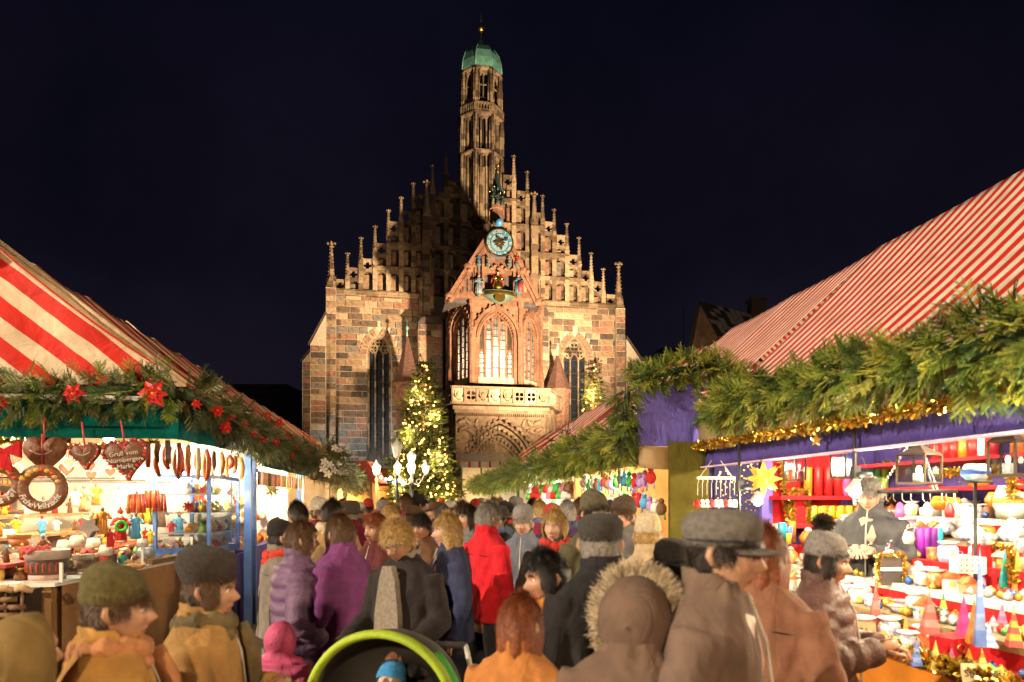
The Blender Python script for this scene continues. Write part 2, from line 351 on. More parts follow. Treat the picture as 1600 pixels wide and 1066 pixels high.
def stones(frame, u0, u1, z0, z1, y, skip=None, h=.56, wt=(8, 5, 6, 5, 2, 3)):
    z = z0; k = 0
    while z < z1 - .15:
        hh = min(h * rnd.uniform(.9, 1.12), z1 - z); u = u0
        if z1 - z - hh < .2: hh = z1 - z
        while u < u1 - .05:
            ww = h * rnd.choice((1.3, 1.7, 2.0, 2.4, 2.8)); ww = min(ww, u1 - u)
            if u1 - u - ww < .4: ww = u1 - u
            segs = [(u, u + ww)]
            if skip:
                ns = []
                for a, b in segs:
                    s0, s1 = skip(z, z + hh)
                    if s0 is None or b <= s0 or a >= s1: ns.append((a, b))
                    else:
                        if a < s0: ns.append((a, s0))
                        if b > s1: ns.append((s1, b))
                segs = ns
            for a, b in segs:
                if b - a > .12:
                    M = frame @ T((a + b) / 2, y - .01 + rnd.uniform(-.012, .012), z + hh / 2) @ SC(b - a - .055, .16, hh - .055)
                    stone_q.append(((b - a) * hh, M, rnd.choices(range(6), wt)[0]))
            u += ww
        z += hh; k += 1
I4 = Matrix.Identity(4)
zc = (F(575, 458)[1] + F(910, 476)[1]) / 2
uL, uR = FU(517), FU(972)
# windows of the wings
def wing_window(pxl, pxr, apex_py, nm):
    u0, u1 = FU(pxl), FU(pxr); w_ = u1 - u0; cx = (u0 + u1) / 2; za = F((pxl + pxr) / 2, apex_py)[1]; hs = za - arch_h(w_) - 2.2
    return dict(cx=cx, w=w_, zs=hs + 2.2, za=za, nm=nm)
WL = wing_window(574, 611, 522, 3); WR = wing_window(879, 917, 528, 3)
out = [(uL, 0), (uL, zc), (uR, zc), (uR, 0)]
for W_ in (WR, WL):
    out += [(x, z) for x, z in reversed(arch(W_['w'], W_['zs'], 8, W_['cx'], 0))]
MB().prism(out, 0, .9).build('wall', MORTAR, church)
def arch_skip(W_, extra=.62):
    def f(z0, z1):
        zm = z0 + .1
        if zm < W_['zs']: h = W_['w'] / 2 + (0.02)
        else:
            t = zm - W_['zs']; r = W_['w'] + extra; c = r - (W_['w'] / 2 + extra)
            q = r * r - t * t
            if q <= 0 or math.sqrt(q) - c <= 0: return None, None
            h = math.sqrt(q) - c
        return W_['cx'] - h, W_['cx'] + h
    return f
stones(I4, uL + .05, FU(655), 1, zc - .35, 0, arch_skip(WL))
stones(I4, FU(842), uR - .05, 3, zc - .35, 0, arch_skip(WR), wt=(7, 3, 5, 3, 2, 4))
for W_ in (WL, WR):
    for sgn in (-1, 1):      # voussoirs round the arch
        r0 = W_['w']; c = W_['cx'] + sgn * (W_['w'] / 2 - r0); am = math.acos((r0 - W_['w'] / 2) / r0); n = 8
        for i in range(n):
            a = am * (i + .5) / n; rr = r0 + .32
            M = T(c + sgn * rr * math.cos(a), -.02, W_['zs'] + rr * math.sin(a)) @ RY(-sgn * a if sgn > 0 else a) @ SC(.60, .16, am * rr / n - .03)
            stone_q.append((.30, M, rnd.choice((0, 1, 5, 0))))
def gothic_window(parent, M, cx, z0, zs, w_, y, nm, m_st, m_gl, rose=True, bars=True, lit=False, lat=.55):
    fr = MB(); o = arch(w_, zs - z0, 10, cx, z0); i_ = arch(w_ - .34, zs - z0, 10, cx, z0)
    fr.ring(o, i_, y, y + .34, closed=False, M=M)
    win = fr.build('window', m_st, parent)
    for k in range(1, nm):
        u = cx - w_ / 2 + w_ * k / nm; top = zs + (.1 if abs(k - nm / 2) > .6 else .12)
        MB().b2(u - .07, u + .07, y + .06, y + .3, z0, top, M=M).build('mullion', m_st, win)
    tr = MB(); lw = w_ / nm
    if lit is False:
        for k in range(nm):
            c = cx - w_ / 2 + lw * (k + .5); tr.ring(arch(lw, 0.05, 5, c, zs - .05), arch(lw - .2, .0, 5, c, zs), y + .06, y + .26, closed=False, M=M)
        def circ(x, z, r, t=.09): return [(x + r * math.cos(a), z + r * math.sin(a)) for a in [2 * math.pi * q / 20 for q in range(20)]]
        hh = arch_h(w_)
        for (x, z, r) in ((cx, zs + hh * .60, w_ * .215), (cx - w_ * .23, zs + hh * .26, w_ * .185), (cx + w_ * .23, zs + hh * .26, w_ * .185)):
            tr.ring(circ(x, z, r), circ(x, z, r - .1), y + .05, y + .25, M=M)
            for q in range(4):
                a = q * math.pi / 2 + math.pi / 4; tr.ring([(x + r * .45 * math.cos(a) + r * .42 * math.cos(b), z + r * .45 * math.sin(a) + r * .42 * math.sin(b)) for b in [2 * math.pi * s / 10 for s in range(10)]],
                     [(x + r * .45 * math.cos(a) + r * .30 * math.cos(b), z + r * .45 * math.sin(a) + r * .30 * math.sin(b)) for b in [2 * math.pi * s / 10 for s in range(10)]], y + .08, y + .22, M=M)
        tr.build('tracery', m_st, win)
    zz = z0 + lat; pz = [z0] + [z0 + (zs - z0) * q / max(1, int((zs - z0) / 1.15)) for q in range(1, int((zs - z0) / 1.15) + 1)]
    b = MB()
    for q in pz[1:]: b.b2(cx - w_ / 2 + .1, cx + w_ / 2 - .1, y + .2, y + .235, q - .025, q + .025, M=M)
    b.build('saddle_bar', IRON, win)
    MB().prism(arch(w_ - .2, zs - z0, 10, cx, z0), y + .24, y + .28, M=M).build('pane', m_gl, win)
    return win
gothic_window(church, I4, WL['cx'], 2.5, WL['zs'], WL['w'], .10, 3, CARVED, LEAD)
gothic_window(church, I4, WR['cx'], 2.5, WR['zs'], WR['w'], .10, 3, CARVED, LEAD)
# main cornice and tier cornices
def cornice(u0, u1, z, h=.34, y0=-.26, name='cornice', m=None):
    b = MB(); b.b2(u0, u1, y0, .3, z - h * .45, z + h * .2); b.b2(u0, u1, y0 + .12, .3, z - h, z - h * .47); b.prism([(u0, z + h * .2 + .003), (u1, z + h * .2 + .003), (u1, z + h * .6), (u0, z + h * .6)], y0 + .14, .3)
    return b.build(name, m or CARVED, church)
cornice(uL - .1, FU(632), zc); cornice(FU(632) + .003, FU(655), zc); cornice(FU(842), uR + .1, zc)
# stepped gable
SL = [(525, 537, 438), (546, 558, 420), (568, 580, 406), (590, 602, 382), (610, 621, 348), (630, 641, 332), (650, 661, 306), (661, 690, 292), (690, 716, 268)]
SR = [(788, 800, 275), (810, 820, 300), (828, 845, 318), (853, 863, 348), (872, 882, 369), (891, 902, 400), (911, 921, 425), (930, 940, 442), (950, 960, 462)]
PL = [(543, 393), (564, 369), (586, 351), (607, 326), (627, 306), (646, 284), (676, 257), (697, 235)]
PR = [(803, 241), (824, 266), (848, 303), (866, 325), (886, 347), (905, 369), (924, 393), (943, 418)]
poly = [(FU(520), zc - .2)]
steps = []
for (a, b, t) in SL:
    u, z = F((a + b) / 2, t); steps.append((u, z)); 
allp = sorted([(FU(a - 4), FU(b + 5), F((a + b) / 2, t + 13)[1], F((a + b) / 2, t)[1]) for a, b, t in SL + SR])
prof = [(allp[0][0], zc - .2)]
for (a, b, zp, zt) in allp[:9]: prof += [(prof[-1][0], zp), (b, zp)]
prof[-1] = (FU(752), prof[-1][1])
for q, (a, b, zp, zt) in enumerate(allp[9:]): prof += [(prof[-1][0] if q == 0 else a, zp), (allp[9:][q + 1][0] if q < 8 else b, zp)]
prof += [(prof[-1][0], zc - .2)]
MB().prism(prof, .55, 1.4).build('gable', blockwork('gable_stone', (.07, .05, .034), (.22, .15, .095)), church)
levels = [zc + .25]
for lp, rp_ in ((421, 433), (384, 395), (346, 348), (307, 310)): levels.append((F(640, lp)[1] + F(860, rp_)[1]) / 2)
def zcap(u):
    for (a, b, zp, zt) in allp:
        if a <= u <= b: return zp
    return zc + .3 if (u < allp[0][0] or u > allp[-1][1]) else 99
# piers with pinnacles
def pinnacle(u, z0, z1, y=0.0, r=.26, big=False):
    p = MB(); h = z1 - z0; zb = z0 + h * .16
    p.lathe([(r * 1.25, 0), (r * 1.25, h * .05), (r, h * .08), (r, h * .16)], 4, (u, y, z0), ph=math.pi / 4, smooth=False)
    for k in range(4):
        a = k * math.pi / 2; p.prism([(-r * .6, 0), (r * .6, 0), (0, h * .16)], -r * .85, -r * .72, M=T(u, y, zb - h * .04) @ RZ(a))
    p.lathe([(r * .72, 0), (r * .2, h * .70)], 8, (u, y, zb), smooth=False, ph=math.pi / 8)
    nck = 7 if not big else 9
    for q in range(nck):
        t = (q + .5) / nck; rr = r * (.72 - .52 * t)
        for k in range(4):
            a = k * math.pi / 2 + math.pi / 4; p.box((u + (rr + .03) * math.cos(a), y + (rr + .03) * math.sin(a), zb + h * .70 * t), (.10, .10, .09), top=.5)
    o = p.build('pinnacle', rnd.choice((CARVED, CARVED, ST['s6'])), church)
    f = MB(); zt = zb + h * .70; s = r * .62
    f.lathe([(s * .35, 0), (s * .9, h * .02), (s * .35, h * .04), (s * .35, h * .06), (s * .75, h * .08), (s * .3, h * .105), (s * .25, h * .14)], 8, (u, y, zt))
    for k in range(4):
        a = k * math.pi / 2; f.ball((u + s * math.cos(a), y + s * math.sin(a), zt + h * .09), s * .48, n=6)
    f.build('finial', CARVED, o)
piers = []
def pier(px, topy, capy=None):
    u, z1 = F(px, topy, 0); z0 = F(px, topy + 47, 0)[1]
    b = MB(); b.b2(u - .19, u + .19, -.06, .56, zc + .15, z0)
    zz = zc + 1.0
    while zz < z0 - .3: b.b2(u - .215, u + .215, -.09, .5, zz, zz + .08); zz += 1.75
    b.build('pier', rnd.choice((CARVED, CARVED, ST['s6'])), church)
    pinnacle(u, z0, z1, .1, .25); piers.append(u)
for px, t in PL + PR: pier(px, t)
for px, t, yb in ((517.5, 376, 462), (967, 408, 482)):          # big corner pinnacles on buttresses
    u, z1 = F(px, t); z0 = F(px, t + 76)[1]
    pinnacle(u, z0, z1, .1, .46, True)
    b = MB(); b.b2(u - .42, u + .42, -.5, .7, 0, z0); b.build('corner_buttress', MORTAR, church)
    stones(I4, u - .43, u + .43, 2, z0 - .1, -.5, h=.52)
for px, t, px0, px1, yb in ((667, 281, 655, 679, 470), (835, 299, 828, 843, 500)):   # two tall buttresses of the gable
    u, z1 = F(px, t, -.6); z0 = F(px, t + 58, -.6)[1]; hw = .55 if px < 700 else .42
    pinnacle(u, z0, z1, -.5, .40, True)
    b = MB(); b.b2(u - hw, u + hw, -.9, .5, 0, z0 - 6); b.b2(u - hw * .72, u + hw * .72, -.75, .5, z0 - 5.997, z0)
    for k in (-1, 1):
        b.b2(u + k * hw * .9 - .08, u + k * hw * .9 + .08, -1.02, -.7, z0 - 10, z0 - 5.5)
        b.lathe([(.14, 0), (.02, 1.5)], 4, (u + k * hw * .9, -.86, z0 - 5.49), ph=math.pi / 4, smooth=False)
    for q in range(5): b.b2(u - hw - .06, u + hw + .06, -.97, .45, z0 - 6.3 - q * 2.2, z0 - 6.15 - q * 2.2)
    b.build('gable_buttress', CARVED, church); piers.append(u)
tw0, tw1 = FU(716), FU(789)
piers += [uL + .3, uR - .3, tw0, tw1]; piers = sorted(piers)
for a, b in zip(piers[:-1], piers[1:]):
    if a >= tw0 - .05 and b <= tw1 + .05: bays = [(a + (b - a) * q / 3, a + (b - a) * (q + 1) / 3) for q in range(3)]
    elif b - a > 1.5: bays = [(a, (a + b) / 2), ((a + b) / 2, b)]
    else: bays = [(a, b)]
    for (p, q) in bays:
        cap = min(zcap((p + q) / 2), 60)
        if cap == 60: cap = F(750, 300)[1]
        wn = q - p - .38
        for z0, z1 in zip(levels, levels[1:] + [levels[-1] + 2.1]):
            z1 = min(z1 - .16, cap - .05)
            if z1 - z0 < .7 or wn < .15: continue
            x0 = p + .19; x1 = q - .19
            n = MB(); n.b2(x0 + .002, x0 + wn * .60, .14, .55, z0 + .12, z1 - .5); n.b2(x0, x1, .22, .55, z0, z0 + .115)
            n.build('niche_panel', rnd.choice((STL[0], STL[5], STL[0], STL[1], STL[3])), church)
            h = MB(); ar = [(x0 + wn * .5 + wn * .46 * -math.cos(math.pi * k / 8), z1 - .56 + .3 * math.sin(math.pi * k / 8)) for k in range(9)]
            h.prism([(x0, z1), (x1, z1), (x1, z1 - .56)] + [(x, z) for x, z in reversed(ar)] + [(x0, z1 - .56)], .02, .34)
            h.build('niche_arch', CARVED, church)
for k, z in enumerate(levels[1:]):      # tier cornices
    us = [a for a in allp if a[2] > z + .2]
    if us:
        cornice(us[0][0] - .1, tw0 + .3, z, .26, -.16, 'tier_cornice'); cornice(tw1 - .3, us[-1][1] + .1, z, .26, -.16, 'tier_cornice')
for (a, b, t) in SL[:7] + SR[:2] + SR[3:]:         # pierced quatrefoil slabs that finish each step
    u0, z1 = F(a, t); u1 = FU(b); z0 = F(a, t + 16)[1]; pb = MB()
    pierced(pb, (u0 + u1) / 2, (z0 + z1) / 2, u1 - u0 + .16, z1 - z0, .1, .42, rot=0); pb.b2(u0 - .1, u1 + .1, .02, .5, z1 + .002, z1 + .12)
    pb.build('pierced_slab', rnd.choice((CARVED, ST['s6'])), church)
# nave behind
MB().b2(uL + .8, uR - .8, 1.42, 26, 0, zc - 1.6).build('nave', ST['s5'], church)
MB().prism([(uL + .2, zc - 1.6), ((uL + uR) / 2 - 1.5, F(740, 330)[1]), ((uL + uR) / 2 + 1.5, F(740, 330)[1]), (uR - .2, zc - 1.6)], 1.45, 26).build('nave_roof', SLATE, church)
# side buttresses
def slope_buttress(px0, px1, ytop, ylow, y0, y1, left=True):
    u0, zl = F(px0, ylow); u1, zt = F(px1, ytop)
    MB().prism([(u0, 0), (u0, zl), (u1, zt), (u1, 0)], y0, y1).build('side_buttress', MORTAR, church)
    n = Vector((-(zt - zl), 0, u1 - u0)).normalized()
    if n.z < 0: n = -n
    MB().prism([(u0 - .15 * (1 if left else -1), zl - .1), (u1, zt + .1), (u1, zt + .3), (u0 - .15 * (1 if left else -1), zl + .1)], y0 - .12, y1 + .05).build('coping', DARKST, church)
    stones(I4, min(u0, u1) + .03, max(u0, u1) - .03, 1.5, min(zl, zt) - .1, y0, h=.5)
slope_buttress(487, 511, 497, 543, -1.2, .3); slope_buttress(471, 486, 545, 562, .6, 2.2); slope_buttress(999, 976, 532, 566, -.5, .9, False)
GB = MB(); GB.prism([(FU(482), F(482, 548)[1]), (FU(507), F(507, 476)[1]), (FU(512), F(512, 480)[1]), (FU(512), F(512, 560)[1])], 2.4, 20); GB.build('aisle_roof', mat('mossy_slates', (.05, .06, .05), .8, .3, 5, .5, 14), church)
# stone piers beside the porch
for a, b, t, y in ((654, 692, 505, -2.4), (840, 858, 492, -1.6)):
    u0, z1 = F(a, t, y); u1 = FU(b, y)
    MB().b2(u0, u1, y, .5, 0, z1).build('porch_pier', MORTAR, church); stones(I4, u0 + .02, u1 - .02, 3, z1, y, h=.52)
    MB().prism([(u0 - .1, z1), (u1 + .1, z1), (u1 - .3, z1 + .7), (u0 + .3, z1 + .5)], y - .1, .4).build('pier_cap', DARKST, church)
# conical stair turrets
TURT = mat('turret_tiles', (.11, .055, .038), .8, .35, 6, .7, 20)
for cx, ap, ey, hw, by in ((636, 526, 600, 20, 600), (871, 556, 610, 19, 610)):
    y = -2.6; u, z1 = F(cx, ap, y); z0 = F(cx, ey, y)[1]; r = abs(FU(cx + hw, y) - u)
    t = MB(); t.lathe([(r * 1.12, 0), (r * .72, (z1 - z0) * .35), (.10, z1 - z0)], 8, (u, y, z0), smooth=False, ph=math.pi / 8); tr = t.build('turret_roof', TURT, church)
    MB().lathe([(.1, 0), (.03, .6), (.13, .7), (.13, .85), (.02, 1.0), (.02, 1.5)], 8, (u, y, z1 - .1)).build('finial', COPPER, tr)
    MB().lathe([(r * .92, 0), (r * .92, z0 - .25), (r * 1.1, z0 - .1), (r * 1.1, z0)], 8, (u, y, 0), smooth=False, ph=math.pi / 8).build('stair_turret', ST['s2'], church)
# ---------------------------------------------------------------- tower
ty = 1.3; tu = F(751.5, 200, ty)[0]
def tz(py): return F(751, py, ty - 1.9)[1]
def tza(py): return F(751, py, ty)[1]      # heights on the tower axis
def octa(r, ph=math.pi / 8): return [(r * math.cos(ph + k * math.pi / 4), r * math.sin(ph + k * math.pi / 4)) for k in range(8)]
TS = blockwork('tower_stone', (.12, .08, .05), (.38, .28, .17), (.7, .7, .55))
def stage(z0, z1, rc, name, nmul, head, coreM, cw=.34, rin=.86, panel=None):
    MB().lathe([(rc * rin, 0), (rc * rin, z1 - z0)], 8, (tu, ty, z0), ph=math.pi / 8, smooth=False).build(name + '_core', coreM, church)  # core coloured dark to stand in for shade behind the openings
    for k in range(8):
        a = k * math.pi / 4 + math.pi / 8; b = MB()
        b.box((0, -rc + .02, (z1 - z0) / 2), (cw, .42, z1 - z0)); zz = 1.0
        while zz < z1 - z0: b.box((0, -rc + .0, zz), (cw + .05, .44, .08)); zz += 1.3
        for x in (-cw / 2 - .07, 0, cw / 2 + .07): b.tube([(x, -rc - (.19 if x == 0 else -.07), 0), (x, -rc - (.19 if x == 0 else -.07), z1 - z0)], .06, 6)
        b.build('tower_shaft', TS, church, T(tu, ty, z0) @ RZ(a))
        fa = k * math.pi / 4; ap = rc * math.cos(math.pi / 8); fw = 2 * rc * math.sin(math.pi / 8)
        if 2 < k < 6: continue
        m_ = MB()
        for q in range(1, nmul + 1):
            x = -fw / 2 + fw * q / (nmul + 1); m_.box((x, -ap + .14, (z1 - z0) / 2), (.13, .2, z1 - z0 - .01))
        if panel:
            for q in range(nmul + 1):
                x = -fw / 2 + fw * (q + .5) / (nmul + 1); m_.box((x + .03, -ap + .27, (z1 - z0) * panel / 2), (fw / (nmul + 1) * .62, .06, (z1 - z0) * panel))
        n = 6; lw = (fw - cw) / (nmul + 1); 
        for q in range(nmul + 1):
            x = -(fw - cw) / 2 + lw * (q + .5); h0 = z1 - z0 - head
            ar = [(x - lw / 2 * .9 * math.cos(math.pi * s / n), h0 + head * .7 * math.sin(math.pi * s / n)) for s in range(n + 1)]
            m_.prism([(x - lw / 2, z1 - z0 - .002), (x + lw / 2, z1 - z0 - .002), (x + lw / 2, h0)] + ar[::-1] + [(x - lw / 2, h0)], -ap + .02, -ap + .24)
        m_.build('tower_tracery', TS, church, T(tu, ty, z0) @ RZ(fa))
def tring(z, r, h, m=None, name='tower_cornice'):
    MB().lathe([(r * .8, -h), (r * .97, -h * .6), (r * 1.03, -h * .2), (r * 1.03, h * .2), (r * .96, h * .45), (r * .8, h * .6)], 8, (tu, ty, z), ph=math.pi / 8, smooth=False).build(name, m or TS, church)
RT = 1.90
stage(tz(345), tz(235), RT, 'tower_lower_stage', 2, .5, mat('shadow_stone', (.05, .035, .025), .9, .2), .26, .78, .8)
tring(tz(233), RT + .1, .3)
stage(tz(231), tz(177), RT, 'tower_middle_stage', 2, .5, mat('tower_shade', (.012, .010, .009), .9, .2), .26, .76)
tring(tz(174), RT + .16, .34)
# balustrade
zb0, zb1 = tz(172), tz(158)
bal = MB().lathe([(RT + .14, 0), (RT + .14, .12)], 8, (tu, ty, zb0 + .05), ph=math.pi / 8, smooth=False).build('balustrade', TS, church)
MB().lathe([(RT - .02, 0), (RT + .18, .02), (RT + .18, .14), (RT - .02, .15)], 8, (tu, ty, zb1 - .15), ph=math.pi / 8, smooth=False).build('rail', TS, bal)
for k in range(8):
    p, q = octa(RT + .10)[k], octa(RT + .10)[(k + 1) % 8]
    for s in range(6):
        x = p[0] + (q[0] - p[0]) * s / 6; y = p[1] + (q[1] - p[1]) * s / 6
        MB().b2(-.06 if s else -.12, .06 if s else .12, -.07, .07, 0, zb1 - zb0 - .25, M=T(tu + x, ty + y, zb0 + .1)).build('baluster', TS, bal)
stage(zb0 + .1, tz(104), RT - .13, 'belfry', 0, .8, mat('tower_shade', (.012, .010, .009), .9, .2), .40, .62)
for k in range(8):
    if 2 < k < 6: continue
    ap = (RT - .14) * math.cos(math.pi / 8)
    for zf in (.26, .33, .64): MB().box((0, -ap + .22, (tz(104) - zb0) * zf), (.9, .10, .09)).build('belfry_sill', TS, church, T(tu, ty, zb0 + .1) @ RZ(k * math.pi / 4))
    MB().box((0, -ap + .24, (tz(104) - zb0) * .55), (.09, .10, (tz(104) - zb0) * .7)).build('belfry_mullion', TS, church, T(tu, ty, zb0 + .1) @ RZ(k * math.pi / 4))
tring(tz(102), RT - .02, .34)
zd = tz(99); rd = RT + .02; hd = tza(74) - zd
MB().lathe([(rd, -.05), (rd * 1.0, .12), (rd * .97, hd * .3), (rd * .86, hd * .58), (rd * .66, hd * .8), (rd * .44, hd * .92), (rd * .34, hd), (rd * .20, hd * 1.09), (rd * .09, hd * 1.22), (.06, hd * 1.42)], 8, (tu, ty, zd), ph=math.pi / 8, smooth=False).build('dome', COPPER, church)
rib = MB()
for k in range(8):
    a = math.pi / 8 + k * math.pi / 4; pr = [(rd, 0), (rd * .97, hd * .3), (rd * .86, hd * .58), (rd * .66, hd * .8), (rd * .44, hd * .92), (rd * .34, hd)]
    rib.tube([(tu + (r + .02) * math.cos(a), ty + (r + .02) * math.sin(a), zd + z) for r, z in pr], .05, 5)
rib.build('dome_rib', COPPER, church)
MB().ball((tu, ty, tza(45)), .34, n=16).build('gilded_ball', GOLD, church)
MB().tube([(tu, ty, tza(56)), (tu, ty, tza(50))], .06, 6).tube([(tu, ty, tza(41)), (tu, ty, tza(10))], [.05, .02], 6).build('lightning_rod', IRON, church)
# ---------------------------------------------------------------- porch with the clock
yf = -7.6; ys = -5.3
fu0, fu1 = FU(737, yf), FU(813, yf); su0, su1 = FU(704, ys), FU(845, ys); zb = F(778, 600, yf)[1]; zt = F(778, 461, yf)[1]
def frame2(p0, p1):
    d = Vector((p1[0] - p0[0], p1[1] - p0[1], 0)); a = math.atan2(d.y, d.x); return T(p0[0], p0[1], 0) @ RZ(a), d.length
PG = bpy.data.materials.new('lit_leaded_glass'); PG.use_nodes = True
def _pg():
    nt = PG.node_tree; b = nt.nodes['Principled BSDF']; t = nt.nodes.new('ShaderNodeTexCoord'); v = nt.nodes.new('ShaderNodeTexVoronoi'); v.feature = 'DISTANCE_TO_EDGE'; v.inputs['Scale'].default_value = 2.3; v.inputs['Randomness'].default_value = .2
    r = nt.nodes.new('ShaderNodeValToRGB'); r.color_ramp.elements[0].position = .01; r.color_ramp.elements[0].color = (.05, .045, .04, 1); r.color_ramp.elements[1].position = .07; r.color_ramp.elements[1].color = (.85, .78, .66, 1)
    tr = nt.nodes.new('ShaderNodeBsdfTranslucent'); gl = nt.nodes.new('ShaderNodeBsdfGlossy'); gl.inputs['Roughness'].default_value = .3; gl.inputs[0].default_value = (.5, .5, .5, 1); ms = nt.nodes.new('ShaderNodeMixShader'); ms.inputs[0].default_value = .06
    nt.links.new(t.outputs['Object'], v.inputs['Vector']); nt.links.new(v.outputs['Distance'], r.inputs[0]); nt.links.new(r.outputs[0], tr.inputs[0]); nt.links.new(tr.outputs[0], ms.inputs[1]); nt.links.new(gl.outputs[0], ms.inputs[2]); nt.links.new(ms.outputs[0], nt.nodes['Material Output'].inputs[0])
_pg()
faces = [((fu0, yf), (fu1, yf), 55 / 76, 5, 488), ((su0, ys), (fu0, yf), .62, 3, 484), ((fu1, yf), (su1, ys), .62, 3, 484)]
for (p0, p1, wf, nm, apy) in faces:
    M, Lw = frame2(p0, p1); cx = Lw / 2; ww = Lw * wf; za = F(778, apy, yf)[1]; kk = .85 if nm == 5 else 1.1; zs = za - arch_h(ww, kk); z0w = zb + .5
    o = [(0, zb), (0, zt), (Lw, zt), (Lw, zb), (cx + ww / 2, zb)] + [(x, z) for x, z in reversed(arch(ww, zs - zb, 10, cx, zb, kk))][1:]
    MB().prism(o, 0, .55, M=M).build('porch_wall', PORCH, church)
    MB().b2(cx - ww / 2, cx + ww / 2, .02, .5, zb, z0w, M=M).build('window_sill', ST['s6'], church)
    fr = MB(); o = arch(ww + .05, zs - z0w, 10, cx, z0w, kk); i_ = arch(ww - .22, zs - z0w, 10, cx, z0w, kk)
    fr.ring(o, i_, .12, .42, closed=False, M=M); win = fr.build('window', PORCH, church)
    lw = ww / nm
    for k in range(1, nm):
        u = cx - ww / 2 + lw * k; dxx = abs(u - cx); r = ww * kk; top = zs + math.sqrt(max(0, r * r - (r - ww / 2 + dxx) ** 2))
        MB().b2(u - .075, u + .075, .14, .38, z0w, top - .05, M=M).build('mullion', PORCH, win)
    for k in range(nm):
        c = cx - ww / 2 + lw * (k + .5); r = ww * kk; top = zs + math.sqrt(max(0, r * r - (r - ww / 2 + abs(c - cx) + lw * .3) ** 2)) - .12
        if nm == 5 and k in (0, 4): top = zs - .7
        q = MB(); q.ring(arch(lw, .04, 5, c, top - .5), arch(lw - .2, 0, 5, c, top - .48), .16, .36, M=M, closed=False); q.build('tracery', PORCH, win)
        zz = z0w; nr = 6
        for r_ in range(nr):
            a, b = z0w + (top - z0w) * r_ / nr, z0w + (top - z0w) * (r_ + 1) / nr
            MB().add([(c - lw / 2 + .06, .265, a + .02), (c + lw / 2 - .06, .265, a + .02), (c + lw / 2 - .06, .265, b - .02), (c - lw / 2 + .06, .265, b - .02)], [(0, 1, 2, 3)], M=M).build('pane', PG, win)
            MB().b2(c - lw / 2 + .06, c + lw / 2 - .06, .24, .29, b - .035, b + .035, M=M).build('saddle_bar', IRON, win)
    # arch hood with cusps and slim shafts
    hd_ = MB(); o = arch(ww + 1.0, zs - zb - .2, 12, cx, zb + .3, .72); i_ = arch(ww + .55, zs - zb - .2, 12, cx, zb + .3, .72)
    n0 = 2; hd_.ring(o[1:-1], i_[1:-1], -.22, .02, closed=False, M=M)
    for (x, z) in o[3:-3:2]: hd_.box((x, -.16, z + .08), (.2, .22, .2), M=M, top=.6)
    o2 = arch(ww + .32, zs - zb - .2, 12, cx, zb + .3, .8); i2 = arch(ww + .1, zs - zb - .2, 12, cx, zb + .3, .8)
    hd_.ring(o2[1:-1], i2[1:-1], -.1, .04, closed=False, M=M)
    for k, (x, z) in enumerate(i2[2:-2]): hd_.ball((x, -.03, z - .06), .11, n=6, M=M)
    for sx_ in (cx - ww / 2 - .42, cx + ww / 2 + .42): hd_.b2(sx_ - .1, sx_ + .1, -.2, .02, zb + .2, zs + .1, M=M); hd_.box((sx_, -.12, zs + .18), (.3, .3, .2), M=M)
    hd_.build('arch_moulding', PORCH, church)
for sgn, p in ((-1, (su0, ys)), (1, (su1, ys))):     # walls back to the church and small shafts at the corners
    M, Lw = frame2((p[0], 0), p) if sgn < 0 else frame2(p, (p[0], 0))
    MB().b2(0, Lw, 0, .5, zb - 2, zt, M=M).build('porch_side_wall', MORTAR, church)
    stones(M, .03, Lw - .02, zb, zt - .1, 0, h=.5, wt=(4, 7, 4, 1, 2, 2))
for (x, y) in ((su0, ys), (fu0, yf), (fu1, yf), (su1, ys)):
    b = MB(); b.lathe([(.26, 0), (.26, 1.3), (.18, 1.5), (.18, zt - zb - 1), (.28, zt - zb - .8), (.3, zt - zb)], 8, (x, y - .02, zb), smooth=False)
    b.build('corner_shaft', PORCH, church)
lamp('POINT', 'porch_lamp', tuple(CM @ Vector(((fu0 + fu1) / 2, yf + 1.6, zb + 1.9))), 330, (1, .88, .66), .25)
lamp('POINT', 'porch_lamp', tuple(CM @ Vector((fu0 - .6, yf + 2.6, zb + 1.9))), 260, (1, .88, .66), .25)
# dark interior shell so the lamp does not leak
MB().prism([(su0 + .6, zb - .1), (su0 + .6, zt), (su1 - .6, zt), (su1 - .6, zb - .1)], -1.0, -.8).build('porch_back', ST['s6'], church)
MB().add([(su0, -0.2, zb), (su0, ys, zb), (fu0, yf, zb), (fu1, yf, zb), (su1, ys, zb), (su1, -.2, zb)], [(0, 1, 2, 3, 4, 5)]).build('porch_floor', ST['s6'], church)
# clock gable
yg = yf - .35; ga, gz = F(778, 344, yg); gl, gzb = F(702, 464, yg); gr = FU(842, yg)
cu, cz = F(779, 383, yg); cr = F(800.5, 383, yg)[0] - cu
gp = [(gl, gzb), (ga - .18, gz), (ga + .18, gz), (gr, gzb)]
nu0, nz1 = F(757, 427, yg); nu1, nz0 = F(802, 456, yg)
half = lambda z: (ga + (gl - ga) * (gz - z) / (gz - gzb), ga + (gr - ga) * (gz - z) / (gz - gzb))
b = MB(); l1, r1 = half(nz1); l0, r0 = half(nz0)
b.prism([(l1, nz1), (ga - .18, gz), (ga + .18, gz), (r1, nz1)], 0, .6, M=T(0, yg, 0))
b.prism([(l0, nz0), (l1, nz1 - .003), (nu0, nz1 - .003), (nu0, nz0)], 0, .6, M=T(0, yg, 0)); b.prism([(nu1, nz0), (nu1, nz1 - .003), (r1, nz1 - .003), (r0, nz0)], 0, .6, M=T(0, yg, 0))
b.prism([(gl, gzb), (l0, nz0 - .003), (r0, nz0 - .003), (gr, gzb)], 0, .6, M=T(0, yg, 0))
